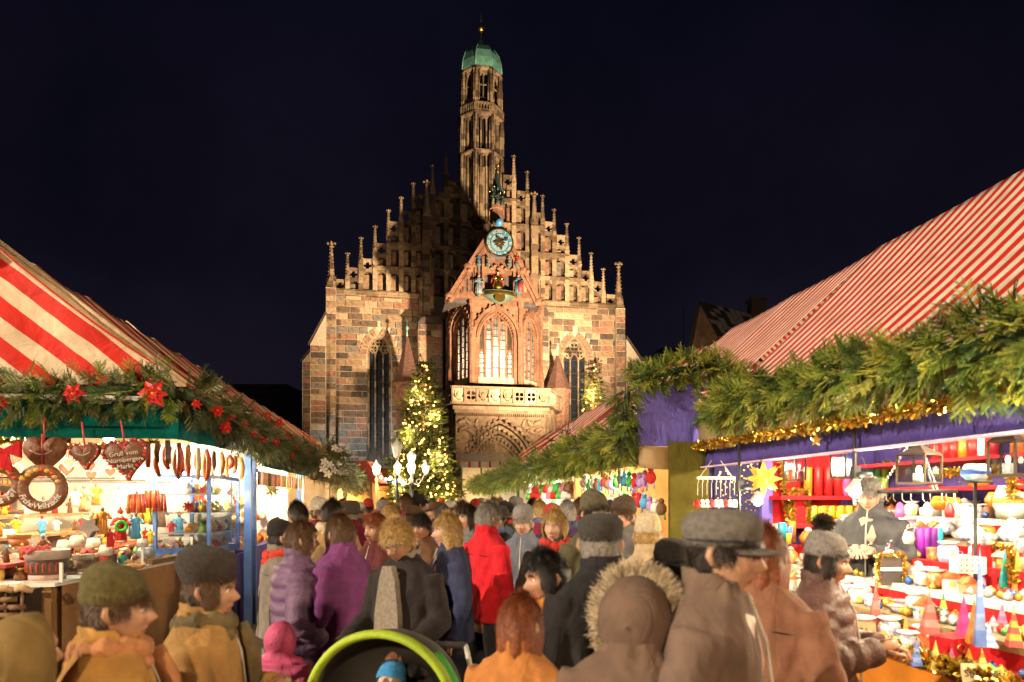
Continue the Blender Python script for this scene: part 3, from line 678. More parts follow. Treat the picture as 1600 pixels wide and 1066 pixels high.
b.build('clock_gable', PORCH, church)
MB().b2(nu0, nu1, yg + .55, yg + .75, nz0, nz1).build('niche_back', mat('niche_shade', (.05, .045, .05), .8, .2), church)  # dark colour carries the shade of the recess
rf = MB(); rf.add([(gl - .25, yg + .5, gzb - .3), (ga, yg + .5, gz + .1), (gr + .25, yg + .5, gzb - .3), (gl - .25, 0, gzb - .3), (ga, 0, gz + .1), (gr + .25, 0, gzb - .3)], [(0, 1, 4, 3), (1, 2, 5, 4), (0, 2, 1), (0, 3, 5, 2)])
rf.build('porch_roof', SLATE, church)
for sgn, e in ((-1, gl), (1, gr)):
    d = Vector((e - ga, 0, gzb - gz)); Lr = d.length; a = math.atan2(d.z, d.x); b = MB(); b.b2(-.1, Lr + .35, -.28, .7, -.16, .16)
    b.b2(.1, Lr + .2, -.2, -.05, -.42, -.2) if sgn > 0 else b.b2(.1, Lr + .2, -.2, -.05, .2, .42)
    for q in (.62, 1.0): b.ball((Lr * q, -.1, 0), .34, n=8, sc=(1, .8, 1.2)); b.ball((Lr * q + .22, -.25, .2), .2, n=7)
    b.build('gable_coping', PORCH, church, T(ga, yg, gz) @ RY(-a))
# openwork lights of the gable wings
for px, y0, y1, wd in ((728, 430, 456, 5), (736, 424, 456, 5), (745, 416, 456, 4), (718, 446, 458, 5), (812, 416, 456, 4), (821, 424, 456, 5), (829, 436, 456, 5)):
    u, z1 = F(px, y0, yg - .05); z0 = F(px, y1, yg)[1]; ww = wd * .05
    MB().ring(arch(ww + .16, z1 - z0 - .2, 5, u, z0), arch(ww, z1 - z0 - .22, 5, u, z0), -.14, .0, closed=False, M=T(0, yg, 0)).build('blind_light', PORCH, church)
    MB().prism(arch(ww, z1 - z0 - .22, 5, u, z0), -.03, .003, M=T(0, yg, 0)).build('opening_infill', DARKST if px < 800 else ST['s2'], church)  # left infill slabs coloured dark to imitate shade inside an opening
for px in (755, 804): 
    u, z1 = F(px, 400, yg - .2); z0 = F(px, 458, yg)[1]; MB().b2(u - .1, u + .1, yg - .22, yg - .003, z0, z1).build('gable_shaft', PORCH, church)
# clock
BLUE = mat('clock_blue', (.035, .14, .22), .5, .15, 6); WHT = mat('clock_white', (.34, .34, .30), .5, .1, 6)
def disc(r, n=48): return [(r * math.cos(2 * math.pi * k / n), r * math.sin(2 * math.pi * k / n)) for k in range(n)]
ck = MB().prism(disc(cr * .96), -.12, .34).build('clock_face', BLUE, church, T(cu, yg - .36, cz))
MB().ring(disc(cr), disc(cr * .92), -.2, -.02).build('gilt_rim', GOLD, ck)
MB().ring(disc(cr * .66), disc(cr * .63), -.15, -.11).build('inner_ring', DARKST, ck)
MB().prism(disc(cr * .62), -.135, -.121).build('inner_dial', mat('dial_pale', (.08, .20, .26), .5, .1, 5), ck)
for k in range(24): MB().b2(-.015, .015, -.148, -.136, cr * .36, cr * .61, M=RY(k * math.pi / 12)).build('ray', WHT, ck)
NUM = ['XII', 'I', 'II', 'III', 'IIII', 'V', 'VI', 'VII', 'VIII', 'IX', 'X', 'XI']
for k, s in enumerate(NUM):
    o = link('numeral', text_mesh(s, .34, WHT, .01), ck, RY(k * math.pi / 6) @ T(0, -.135, cr * .79) @ RX(math.pi / 2))
MB().lathe([(.02, -.25), (cr * .22, -.2), (cr * .24, -.14)], 16, M=RX(0) @ Matrix.Rotation(0, 4, 'X')).build('hub', GOLD, ck, RX(R(90)) @ T(0, 0, 0) @ SC(1, 1, -1))
sun = MB()
for k in range(12): sun.prism([(-.1, .2), (.1, .2), (0, cr * .42)], -.19, -.15, M=RY(k * math.pi / 6))
sun.prism(disc(cr * .22, 20), -.22, -.14); sun.build('gilt_sun', GOLD, ck)
for an, ln in ((62, .62), (-25, .5), (168, .5), (-95, .4)):
    MB().prism([(-.04, 0), (.04, 0), (.03, cr * ln - .25), (.14, cr * ln - .2), (0, cr * ln + .1), (-.14, cr * ln - .2), (-.03, cr * ln - .25)], -.26, -.23, M=RY(R(an))).build('hand', IRON, ck)
u, z = F(778, 352, yg); mbk = MB().lathe([(.36, 0), (.36, .1)], 16, M=RX(R(90))).build('moon_recess', DARKST, church, T(u - .10, yg - .3, z + .04))
MB().ball((u, yg - .55, z), .31, n=18).build('moon_ball', mat('moon_blue', (.04, .18, .34), .35, .1, 3, spec=.6), church)
# canopied crest above the clock gable
u, z0 = F(777, 345, yg); z1 = F(777, 322, yg)[1]; z2 = F(777, 286, yg)[1]; z3 = F(777, 258, yg)[1]
MB().lathe([(.55, 0), (.5, z1 - z0 - .25), (.62, z1 - z0 - .2), (.62, z1 - z0)], 8, (u, yg + .3, z0), smooth=False).build('crest_base', PORCH, church)
c = MB(); c.lathe([(.5, 0), (.06, z2 - z1 + .2)], 8, (u, yg + .3, z1 + .9), smooth=False)
for k in range(8):
    a = k * math.pi / 4; x, y = u + .56 * math.cos(a), yg + .3 + .56 * math.sin(a); c.tube([(x, y, z1), (x, y, z1 + 1.1)], .06, 5); c.lathe([(.1, 0), (.01, .5)], 5, (x, y, z1 + 1.1)); c.ball((x, y, z1 + .7), .11, n=6)
crest = c.build('crest_canopy', mat('crest_verdigris', (.02, .035, .034), .5, .3, 8), church)
for k in range(8):
    a = k * math.pi / 4 + .3; MB().ball((u + .6 * math.cos(a), yg + .3 + .6 * math.sin(a), z1 + .9 + .25 * (k % 3)), .10, n=6).build('gilt_boss', GOLD, crest)
MB().lathe([(.12, 0), (.05, .3), (.16, .45), (.05, .65), (.13, .85), (.04, 1.1), (.02, z3 - z2)], 8, (u, yg + .3, z2 + .2)).build('gilt_finial', GOLD, crest)
for k in range(5):
    z = z2 + .5 + k * .25; MB().ball((u + .1 * (-1) ** k, yg + .3, z), .09, n=6).build('gilt_leaf', GOLD, crest)
# figures of the clock
def figure(parent, M, h, robe, head, cap=None, seated=False, arm=True, name='figurine', hairc=None):
    b = MB(); w_ = h * .17
    if seated: prof = [(w_ * 1.5, 0), (w_ * 1.6, h * .28), (w_ * 1.25, h * .42), (w_ * 1.0, h * .55), (w_ * 1.1, h * .70), (w_ * .45, h * .78)]
    else: prof = [(w_ * 1.05, 0), (w_ * .95, h * .2), (w_ * .8, h * .45), (w_ * .85, h * .6), (w_ * .98, h * .74), (w_ * .45, h * .82)]
    b.lathe(prof, 12, sy=.8)
    for k in range(5 if not seated else 7):
        a = -math.pi * (k + .5) / 5; b.tube([(w_ * 1.0 * math.cos(a), w_ * .8 * math.sin(a), 0.01), (w_ * .78 * math.cos(a), w_ * .62 * math.sin(a), h * .55)], h * .022, 5)
    if arm:
        for s in (-1, 1): b.tube([(s * w_ * .9, 0, h * .74), (s * w_ * 1.5, -w_ * .5, h * .56), (s * w_ * .7, -w_ * 1.2, h * .6)], [h * .05, h * .045, h * .03], 6)
    o = b.build(name, robe, parent, M)
    z = h * (.86 if not seated else .84)
    MB().ball((0, 0, z + h * .03), h * .075, n=10, sc=(.9, 1, 1.15)).ball((0, -h * .07, z + h * .03), h * .018, n=5).build('head', head, o)
    if cap is not None: MB().lathe([(h * .085, 0), (h * .075, h * .04), (h * .09, h * .09), (h * .0, h * .10)], 9, (0, 0, z + h * .055)).build('crown', cap, o)
    return o
FLESH = mat('painted_flesh', (.26, .15, .10), .6, .1); ROB = mat('robe_blue', (.04, .10, .17), .6, .2); ROR = mat('robe_red', (.20, .025, .02), .6, .2); ROG = mat('robe_grey_blue', (.10, .13, .15), .6, .2)
u, z = F(779, 455, yg - .4); figure(church, T(u, yg - .1, z), 1.65, GOLD, FLESH, GOLD, True, name='emperor_statue')
MB().b2(-.5, .5, .1, .3, 0, 1.5).build('throne', ROR, church, T(u, yg - .1, z))
for px, py, h, rb in ((748, 459, 1.5, ROG), (810, 458, 1.5, ROB), (748, 412, .75, ROB), (763, 412, .62, ROG), (796, 412, .62, ROG), (808, 412, .75, ROR)):
    u, z = F(px, py, yg - .35); figure(church, T(u, yg - .32, z), h, rb, FLESH, None, name='statue')
    MB().lathe([(.03, -.32), (.2, -.05), (.2, 0)], 8, smooth=False).build('bracket', mat('bracket_green', (.045, .08, .065), .6, .2), church, T(u, yg - .3, z))
u, z = F(810, 445, yg - .35); MB().lathe([(.2, -.6), (.24, .2)], 8).build('red_mantle', ROR, church, T(u + .12, yg - .45, z))
u, z = F(779, 468, yg)
MB().lathe([(.05, -.1), (.7, .15), (1.2, .5), (1.4, .75), (1.4, .85)], 16, sy=.5, a0=-math.pi, a1=0).build('console', mat('console_green', (.05, .09, .07), .6, .25), church, T(u, yg, z - .3))
rb = MB(); rb.lathe([(1.43, .48), (1.47, .62), (1.43, .78)], 16, sy=.5, a0=-math.pi, a1=0); rb.build('gilt_band', GOLD, church, T(u, yg - .01, z - .3))
MB().prism(disc(.4, 16), -.72, -.6).build('gilt_shield', GOLD, church, T(u, yg, z))
for k in range(9): MB().ball((0, 0, 0), .16, n=6, sc=(1, .6, .8)).build('leaf_carving', PORCH, church, T(F(757 + 5.4 * k, 418 - 5 * math.sin(math.pi * k / 8), yg)[0], yg - .14, F(770, 420 - 4 * (k % 2), yg)[1]))
# ---------------------------------------------------------------- balcony and portal
yb = -9.9; bu0, bu1 = FU(707, yb), FU(858, yb); bz0 = F(780, 633, yb)[1]; bz1 = F(780, 605, yb)[1]
ybk = -6.4; bs0 = FU(692, ybk); bs1 = FU(875, ybk)
def parapet(p0, p1, n, kinds):
    M, Lw = frame2(p0, p1); b = MB(); b.b2(-.05, Lw + .05, -.14, .34, bz1 - .16, bz1, M=M); b.b2(-.05, Lw + .05, -.16, .34, bz0, bz0 + .16, M=M); b.build('parapet_rail', PORTAL, church)
    for k in range(n):
        x0, x1 = Lw * k / n, Lw * (k + 1) / n; q = MB(); zc_ = (bz0 + bz1) / 2; hh = bz1 - bz0 - .33; ww = x1 - x0 - .14
        if kinds[k] == 'q': pierced(q, (x0 + x1) / 2, zc_, ww, hh, .0, .2, M=M, rot=math.pi / 4, fill=.95); q.box(((x0 + x1) / 2, .08, zc_), (ww * .8, .1, .07), M=M @ T(0, 0, 0)); q.box(((x0 + x1) / 2, .08, zc_), (.07, .1, hh * .8), M=M)
        else:
            pierced(q, (x0 + x1) / 2, zc_, ww, hh, .0, .2, M=M, rot=0, fill=.98)
            q.prism([((x0 + x1) / 2 + ww * .36 * a, zc_ + hh * .36 * c) for a, c in ((-1, 1), (1, 1), (1, .1), (.6, -.6), (0, -1), (-.6, -.6), (-1, .1))], -.08, .1, M=M)
            q.ball(((x0 + x1) / 2, -.08, zc_ + .05), .2, n=7, sc=(1, .4, 1.2), M=M)
        q.build('parapet_panel', PORTAL if k % 3 else ST['s6'], church)
        MB().b2(x0 - .07, x0 + .07, -.1, .3, bz0 + .163, bz1 - .163, M=M).build('parapet_post', PORTAL, church)
parapet((bu0, yb), (bu1, yb), 8, 'hqhhhqqh'); parapet((bs0, ybk), (bu0, yb), 2, 'hq'); parapet((bu1, yb), (bs1, ybk), 2, 'hq')
MB().add([(bs0, ybk, bz0 - .05), (bu0, yb, bz0 - .05), (bu1, yb, bz0 - .05), (bs1, ybk, bz0 - .05), (bs1, 0, bz0 - .05), (bs0, 0, bz0 - .05)], [(0, 1, 2, 3, 4, 5)]).build('balcony_floor', PORTAL, church)
MB().b2(bs0, bs1, -.9, -.7, 0, bz0).build('portal_back', DARKST, church)
yp = yb + .45; pu0, pu1 = FU(712, yp), FU(852, yp); pa = (FU(782, yp)); pw = FU(846, yp) - FU(717, yp); pza = F(782, 648, yp)[1]; pzs = pza - arch_h(pw, .78)
o = [(pu0, 0), (pu0, bz0 - .1), (pu1, bz0 - .1), (pu1, 0)] + [(x, z) for x, z in reversed(arch(pw, pzs, 14, pa, 0, .78))]
MB().prism(o, yp, yp + .8).build('portal_front', PORTAL, church)
for sgn, (a, bq) in ((-1, ((bs0 + .3, ybk), (pu0, yp))), (1, ((pu1, yp), (bs1 - .3, ybk)))):
    M, Lw = frame2(a, bq); MB().b2(0, Lw, 0, .5, 0, bz0 - .1, M=M).build('portal_flank', PORTAL, church)
    n = MB(); n.ring(arch(Lw * .7, 3, 8, Lw / 2, 4.0), arch(Lw * .55, 3, 8, Lw / 2, 4.0), -.12, 0, closed=False, M=M); n.build('flank_arch', PORTAL, church)
e = MB(); e.b2(pu0 - .25, pu1 + .25, yp - .3, yp, bz0 - .36, bz0 - .1); e.b2(pu0 - .1, pu1 + .1, yp - .16, yp, bz0 - .62, bz0 - .363)
for k in range(44): e.b2(pu0 + (pu1 - pu0) * k / 44, pu0 + (pu1 - pu0) * (k + .5) / 44, yp - .26, yp, bz0 - .80, bz0 - .623)
e.build('balcony_cornice', PORTAL, church)
for q in range(6):     # receding carved orders
    w1 = pw - q * .50; w2 = w1 - .34; d0 = yp + .06 + q * .22
    r_ = MB(); r_.ring(arch(w1, pzs, 14, pa, 0, .78), arch(w2, pzs, 14, pa, 0, .78), d0, d0 + .5, closed=False)
    if q % 2 == 0:
        for (x, z) in arch(w1 - .34, pzs, 11, pa, 0, .78)[1:-1]: r_.ball((x, d0 - .02, z), .17, n=6, sc=(1, .7, 1.1))
    else:
        for (x, z) in arch(w1 - .3, pzs, 15, pa, 0, .78)[1:-1]: r_.box((x, d0 - .02, z), (.13, .12, .13))
    r_.build('portal_order', PORTAL if q != 2 else CARVED, church)
wt = pw - 3.1
MB().prism(arch(wt + .3, pzs, 12, pa, 0, .78)[1:-1], yp + 1.5, yp + 1.8).build('tympanum', PORTAL, church)
u, z = F(782, 670, yp + 1.3); ro = MB(); ro.ring([(u + .95 * math.cos(a), z + .95 * math.sin(a)) for a in [k * math.pi / 12 for k in range(24)]], [(u + .78 * math.cos(a), z + .78 * math.sin(a)) for a in [k * math.pi / 12 for k in range(24)]], yp + 1.1, yp + 1.5)
for k in range(6):
    a = k * math.pi / 3; ro.ring([(u + .4 * math.cos(a) + .34 * math.cos(b), z + .4 * math.sin(a) + .34 * math.sin(b)) for b in [s * math.pi / 6 for s in range(12)]], [(u + .4 * math.cos(a) + .24 * math.cos(b), z + .4 * math.sin(a) + .24 * math.sin(b)) for b in [s * math.pi / 6 for s in range(12)]], yp + 1.2, yp + 1.5)
ro.build('rosette', PORTAL, church)
for s in (-1, 1):
    c0 = pa + s * wt * .26; da = MB(); da.ring(arch(wt * .5, pzs - 1.1, 8, c0, 0), arch(wt * .5 - .3, pzs - 1.1, 8, c0, 0), yp + 1.2, yp + 1.5, closed=False); da.build('door_arch', PORTAL, church)
    MB().prism(arch(wt * .5 - .3, pzs - 1.1, 8, c0, 0), yp + 1.42, yp + 1.48).build('door', mat('oak_door', (.05, .03, .02), .7, .3, 3), church)
    for k in range(7):   # carvings in the spandrels
        x = pa + s * (pw * .5 - .25 - (k % 3) * .55); zz = bz0 - 1.2 - (k // 3) * .6 - (k % 3) * .1
        if k < 5: MB().ball((0, 0, 0), .24, n=7, sc=(1.3, .45, .8)).ball((.22, 0, .14), .14, n=6).ball((-.2, -.02, -.1), .15, n=6, sc=(1.4, .6, .7)).build('spandrel_carving', PORTAL, church, T(x, yp - .06, zz) @ RY(k))
# stones: the 300 largest as parts, the rest one mass
stone_q.sort(key=lambda s: -s[0])
for a, M, m in stone_q[:300]:
    o = bpy.data.objects.new('stone', BLOCKS[m]); col.objects.link(o); o.parent = church; o.matrix_local = M
b = MB()
for a, M, m in stone_q[300:]: b.add(UBV, UBF, m, M=M)
o = b.build('ashlar_stonework', STL, church); o['kind'] = 'stuff'

# ================================================================= other buildings
hs = thing('gabled_house', 'dark stone house with a steep tiled roof and chimney right of the church', 'house', at_y(1095, 781, 75) * 1.0)
hs.location = (0, 0, 0)
p = at_y(1078, 560, 75); q = at_y(1122, 560, 75); ap = at_y(1095, 474, 75); ew = at_y(1300, 520, 75)
D = Vector((.82, .57, 0)) * 26
hw = MB().add([(p.x, p.y, 0), (q.x + 1.5, q.y + 1, 0), (q.x + 1.5, q.y + 1, p.z), (ap.x, ap.y, ap.z), (p.x, p.y, p.z)], [(0, 1, 2, 3, 4)]); 
base = [(p.x, p.y, 0), (q.x + 1.5, q.y + 1, 0)]
hw.add([(q.x + 1.5, q.y + 1, 0), (q.x + 1.5 + D.x, q.y + 1 + D.y, 0), (q.x + 1.5 + D.x, q.y + 1 + D.y, p.z), (q.x + 1.5, q.y + 1, p.z), (p.x, p.y, 0), (p.x + D.x, p.y + D.y, 0), (p.x + D.x, p.y + D.y, p.z), (p.x, p.y, p.z)], [(0, 1, 2, 3), (5, 4, 7, 6), (1, 5, 6, 2)])
hw.build('wall', mat('house_stone', (.24, .14, .085), .9, .3, 1.5, .4, 8), hs)
a0 = Vector(ap) + Vector((0, 0, .15)); rt = MB()
e1 = Vector((q.x + 2.0, q.y + .8, p.z - .3)); e2 = Vector((p.x - .4, p.y - .2, p.z - .3)); f_ = Vector((-.35, -.25, 0))
rt.add([a0 + f_, e1 + f_, e1 + D, a0 + D], [(0, 1, 2, 3)]); rt.add([a0 + f_, e2 + f_, e2 + D, a0 + D], [(3, 2, 1, 0)])
roof = rt.build('roof', SLATE, hs)
tl = MB(); nrow = 14
for r_ in range(nrow):
    t0, t1 = r_ / nrow, (r_ + 1.15) / nrow
    for k in range(26):
        s0, s1 = k / 26, (k + .93) / 26; n_ = Vector((.35, -.5, .75)) * .09
        P = lambda t, s, h: a0 + f_ + (e1 - a0) * t + (D - f_) * s + n_ * h
        tl.add([P(t0, s0, .4), P(t0, s1, .4), P(t1, s1, 1.2), P(t1, s0, 1.2)], [(3, 2, 1, 0)], rnd.randint(0, 1))
t_ = tl.build('roof_tiles', [mat('snowy_tile', (.34, .30, .28), .8, .3, 3), SLATE], hs); t_['kind'] = 'stuff'
c_ = a0 + D * .38; MB().b2(-.8, .8, -.8, .8, -2, 1.6, M=T(c_)).b2(-1, 1, -1, 1, 1.603, 1.9, M=T(c_)).build('chimney', mat('soot_brick', (.06, .04, .035), .9, .3), hs)
pz = at_y(1068, 480, 70); fl = MB(); fl.tube([(pz.x, pz.y, 0), (pz.x, pz.y, pz.z)], [.06, .03], 6); o = fl.build('flagpole', IRON); tag(o, 'thin bare dark pole standing left of the gabled house', 'pole')
for nm, x0, x1, ytop, Y, lb in (('dark_block', 300, 474, 601, 90, 'unlit dark building low behind the striped roofs left of the church'), ('dark_house', 1010, 1080, 545, 95, 'unlit low rooftop between the church and the gabled house')):
    a, b_ = at_y(x0, ytop, Y), at_y(x1, ytop, Y); hb = thing(nm, lb, 'building')
    MB().b2(a.x, b_.x, Y, Y + 14, 0, a.z - 1.5).build('wall', mat('night_render', (.05, .04, .05), .9, .2), hb)
    MB().prism([(a.x - .4, a.z - 1.5), (a.x + 2, a.z), (b_.x - 2, a.z), (b_.x + .4, a.z - 1.5)], Y - .4, Y + 14.4).build('roof', SLATE, hb)
    for k in range(5):
        x = a.x + (b_.x - a.x) * (k + .6) / 5.2
        MB().b2(x - .5, x + .5, Y - .04, Y + .05, a.z - 4, a.z - 2.4).build('window', LEAD, hb)
# ================================================================= foliage tools
def twig_proto(nseg=16, L=.2, nl=.03, nw=.0042, side=4, seed=1):
    r = np.random.RandomState(seed); q = []
    def needle(base, d, l, w_):
        d = d / np.linalg.norm(d); s = np.cross(d, [0.3, .2, 1.0]); s = s / (np.linalg.norm(s) + 1e-9) * w_ / 2
        q.append([base - s, base + s, base + d * l + s * .45, base + d * l - s * .45])
    def branch(o, d, L, n, nl):
        d = d / np.linalg.norm(d); sd = np.cross(d, [0, 1, 0]); sd = sd / np.linalg.norm(sd)
        s = np.array([0, .003, 0]); q.append([o - s, o + s, o + d * L + s * .4, o + d * L - s * .4])
        for i in range(n):
            t = (i + .4) / n; p = o + d * L * t; l = nl * (1 - .35 * t) * r.uniform(.85, 1.1)
            for sg in (-1, 1): needle(p, d * .75 + sd * sg * 1.0 + np.array([0, r.uniform(-.28, .28), 0]), l, nw)
        needle(o + d * L, d, nl * .7, nw)
    branch(np.zeros(3), np.array([0, 0, 1.]), L, nseg, nl)
    for k in range(side):
        t = .18 + .55 * k / max(1, side - 1) if side > 1 else .3
        sg = 1 if k % 2 else -1
        branch(np.array([0, 0, L * t]), np.array([sg * .8, r.uniform(-.25, .25), 1.0]), L * .5 * (1 - .4 * t), max(3, int(nseg * .5)), nl * .85)
    return np.array(q).reshape(-1, 3)
TW_NEAR = twig_proto(24, .21, .026, .0050, 6); TW_MID = twig_proto(9, .22, .04, .009, 3, 2); TW_FAR = twig_proto(5, .3, .075, .022, 2, 3)
def scatter(pts, dirs, sc, proto, rs, roll=None):
    N = len(pts); d = dirs / np.linalg.norm(dirs, axis=1, keepdims=True)
    a = rs.normal(size=(N, 3)); x = np.cross(a, d); x /= np.linalg.norm(x, axis=1, keepdims=True); y = np.cross(d, x)
    V = (proto[None, :, 0:1] * x[:, None, :] + proto[None, :, 1:2] * y[:, None, :] + proto[None, :, 2:3] * d[:, None, :]) * sc[:, None, None] + pts[:, None, :]
    V = V.reshape(-1, 3); Q = np.arange(len(V)).reshape(-1, 4); return V, Q
def leafmat(name, c1, c2):
    if name in _M: return _M[name]
    m = mat(name, c1, .45, .3, 3, spec=.35, c2=c2); nt = m.node_tree; b = nt.nodes['Principled BSDF']
    return m
FIR = [leafmat('fir_needles', (.14, .21, .028), (.22, .28, .04)), leafmat('fir_needles_light', (.30, .33, .05), (.38, .36, .06)), leafmat('fir_needles_dark', (.045, .09, .02), (.06, .11, .022))]
DRY = [leafmat('old_fir', (.085, .11, .03), (.12, .14, .04)), leafmat('old_fir_grey', (.17, .19, .08), (.21, .21, .09)), leafmat('old_fir_dark', (.02, .04, .014), (.035, .055, .02))]
def resample(path, step):
    path = [Vector(p) for p in path]; out = []; d = 0
    for a, b in zip(path[:-1], path[1:]):
        l = (b - a).length; n = max(1, int(l / step))
        for i in range(n): out.append((a + (b - a) * (i / n), (b - a).normalized()))
    out.append((path[-1], (path[-1] - path[-2]).normalized())); return out
def garland(label, path, rad, dens, proto, mats, seed=0, scale=1.0, droop=.5, name='fir_garland', group=None, core=True, fat=None):
    rs = np.random.RandomState(seed); s = resample(path, 1.0 / dens); N = len(s)
    P = np.array([p for p, t in s]); Tn = np.array([t for p, t in s])
    a = rs.normal(size=(N, 3)); n = a - Tn * (a * Tn).sum(1, keepdims=True); n /= np.linalg.norm(n, axis=1, keepdims=True)
    rr = rad * (0.75 + .45 * np.abs(np.sin(np.arange(N) / dens * 2.3 + seed)))[:, None]
    if fat is not None: rr = rr * np.array([fat(i / N) for i in range(N)])[:, None]
    P2 = P + n * rr * rs.uniform(.15, .95, (N, 1)); D = n + Tn * rs.normal(0, .4, (N, 1)) + np.array([0, 0, -droop * 1.3]) * rs.uniform(.1, 1.5, (N, 1))
    V, Q = scatter(P2, D, scale * rs.uniform(.7, 1.2, N), proto, rs)
    per = len(proto) // 4; mi = np.repeat(rs.choice(len(mats), N, p=[.45, .33, .22]), per)
    g = thing(name, label, 'garland', tuple(P[N // 2]), 0, group); off = np.array(P[N // 2])
    o = link('foliage', np_mesh('foliage', V - off, Q, mats, mi), g); o['kind'] = 'stuff'
    if core:
        k = max(1, N // 60); MB().tube([Vector(p) - Vector(off) for p in P[::k]], rad * .38, 6).build('core_rope', DRY[2], g)
    return g
TINSEL = mat('gold_tinsel', (.95, .60, .10), .22, .25, 30, metal=.85, spec=.8); TINSEL2 = mat('orange_tinsel', (.95, .38, .05), .25, .25, 30, metal=.85)
def tinsel(label, path, r, dens=420, mats=None, seed=1, group='gold tinsel trimmings'):
    rs = np.random.RandomState(seed); s = resample(path, 1.0 / dens); N = len(s); P = np.array([p for p, t in s]); D = rs.normal(size=(N, 3))
    l, h = r * 1.0, .006 + r * .06; pr = np.array([[-h, 0, 0], [h, 0, 0], [h * .6, .01, l], [-h * .6, .01, l]])
    V, Q = scatter(P, D, rs.uniform(.6, 1.15, N), pr, rs); off = P[N // 2]
    mi = (rs.rand(N) < .25).astype(int)
    o = link('tinsel', np_mesh('tinsel', V - off, Q, mats or [TINSEL, TINSEL2], mi)); o.location = off
    return tag(o, label, 'tinsel', group)
AM = RZ(AT)            # aisle frame: x = across the aisle, y = along it
def sheet(P, nu, nv, name, m, parent, thick=.012, smooth=True):
    V = []; fs = []
    for j in range(nv + 1):
        for i in range(nu + 1): V.append(Vector(P(i / nu, j / nv)))
    for j in range(nv):
        for i in range(nu):
            a = j * (nu + 1) + i; fs.append((a, a + 1, a + nu + 2, a + nu + 1))
    b = MB(); b.add(V, fs, 0, smooth); o = b.build(name, m, parent)
    md = o.modifiers.new('solid', 'SOLIDIFY'); md.thickness = thick; md.offset = 0; return o
RED = (.60, .020, .010); CREAM = (.68, .53, .36)
# ================================================================= stalls
WOODW = mat('white_painted_wood', (.78, .72, .62), .6, .1, 4); WOOD = mat('stall_wood', (.32, .17, .07), .6, .3, 2, .3, 12); WOODY = mat('honey_wood', (.50, .27, .08), .5, .25, 3)
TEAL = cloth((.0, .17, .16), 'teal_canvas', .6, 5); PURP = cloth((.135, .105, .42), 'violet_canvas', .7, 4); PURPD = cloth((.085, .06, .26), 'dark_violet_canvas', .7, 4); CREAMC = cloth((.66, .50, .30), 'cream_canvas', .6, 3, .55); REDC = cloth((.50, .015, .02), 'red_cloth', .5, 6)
BROWNC = cloth((.16, .07, .035), 'rolled_brown_canvas', .8, 8)
BLUEP = mat('blue_paint', (.07, .16, .45), .4, .15, 6)
def stall_roof(st, ce, ze, cr, zr, cb, t0, t1, m, raf=1.15, sag=.07, bump=.05, nm='roof', mback=None):
    n = max(4, int((t1 - t0) / .12))
    def sg(v): x = ((v * (t1 - t0)) / raf) % 1.0; return 4 * x * (1 - x)
    sheet(lambda u, v: (ce + (cr - ce) * u, t0 + (t1 - t0) * v, ze + (zr - ze) * u - sag * sg(v) * math.sin(math.pi * min(1, u * .85 + .15)) - bump * sg(v) * u - .06 * math.sin(math.pi * u)), 14, n, nm, m, st)
    sheet(lambda u, v: (cr + (cb - cr) * u, t0 + (t1 - t0) * v, zr - bump * sg(v) + (ze - zr) * u), 6, max(4, n // 3), 'roof_back', mback or m, st)
# ---- left stall with sweets
SL1 = stripes('left_awning_stripes', RED, CREAM, .235, (0, 1, 0), .1)
LS = thing('market_stall', 'sweet stall at the front left under a red and cream striped roof with teal valance', 'market stall', (0, 0, 0), AT, 'market stalls along the aisle')
cE, zE, cRg, zRg = -2.06, 2.80, -3.9, 4.20
stall_roof(LS, cE, zE, cRg, zRg, -5.9, 6.62, 9.9, SL1)
# striped gable cloth at the near end: stripes follow the rake
rake = Vector((cRg - cE, 0, zRg - zE)).normalized(); nr = (rake.z, 0, -rake.x)
GM = stripes('gable_stripes', RED, CREAM, .275, nr, .18)
def gab(u, v):     # u along the bottom from right to left, v up
    c = cE + (-5.9 - cE) * u; top = zE + (zRg - zE) * (1 - abs(c - cRg) / abs(cRg - cE)); top = max(top, zE + .0)
    z = zE - .02 + (top - zE + .02) * v
    return (c, 6.60 + .25 * v * (top - zE) / (zRg - zE) + .05 * math.sin(math.pi * v) * math.sin(math.pi * u) + .018 * math.sin(c * 9 + z * 4), z)
sheet(gab, 40, 16, 'gable_cloth', GM, LS)
MB().tube([(cE, 6.59, zE + .015), (cRg, 6.84, zRg + .02)], .022, 6).build('rake_seam', cloth((.6, .45, .28), 'seam_cloth'), LS)
def kink_roof(st, t0, t1, m, zr=4.53, sag=.03, raf=1.7, bump=.02, e=2.35, ze=2.86):
    n = max(4, int((t1 - t0) / .12)); kc, kz = 3.42, rzE + (rzR - rzE) * (3.42 - rE) / (rR - rE) + .012
    def sg(v): x = ((v * (t1 - t0)) / raf) % 1.0; return 4 * x * (1 - x)
    sheet(lambda u, v: (kc + (5.1 - kc) * u, t0 + (t1 - t0) * v, kz + (zr - kz) * u - sag * sg(v) * math.sin(math.pi * min(1, u * .85 + .15)) - bump * sg(v) * u), 14, n, 'roof', m, st)
    zl = lambda v: ze + (2.60 - ze) * min(1, v * (t1 - t0) / 1.3) if t0 < 7 else 2.58
    sheet(lambda u, v: (e + (kc + .02 - e) * u, t0 + (t1 - t0) * v, zl(v) + (kz - zl(v)) * u + .03 * math.sin(math.pi * u) - sag * sg(v) * .5), 6, n, 'roof_skirt', m, st)
    sheet(lambda u, v: (5.1 + 2.2 * u, t0 + (t1 - t0) * v, zr - bump * sg(v) + (rzE - zr) * u), 6, max(4, n // 3), 'roof_back', m, st)
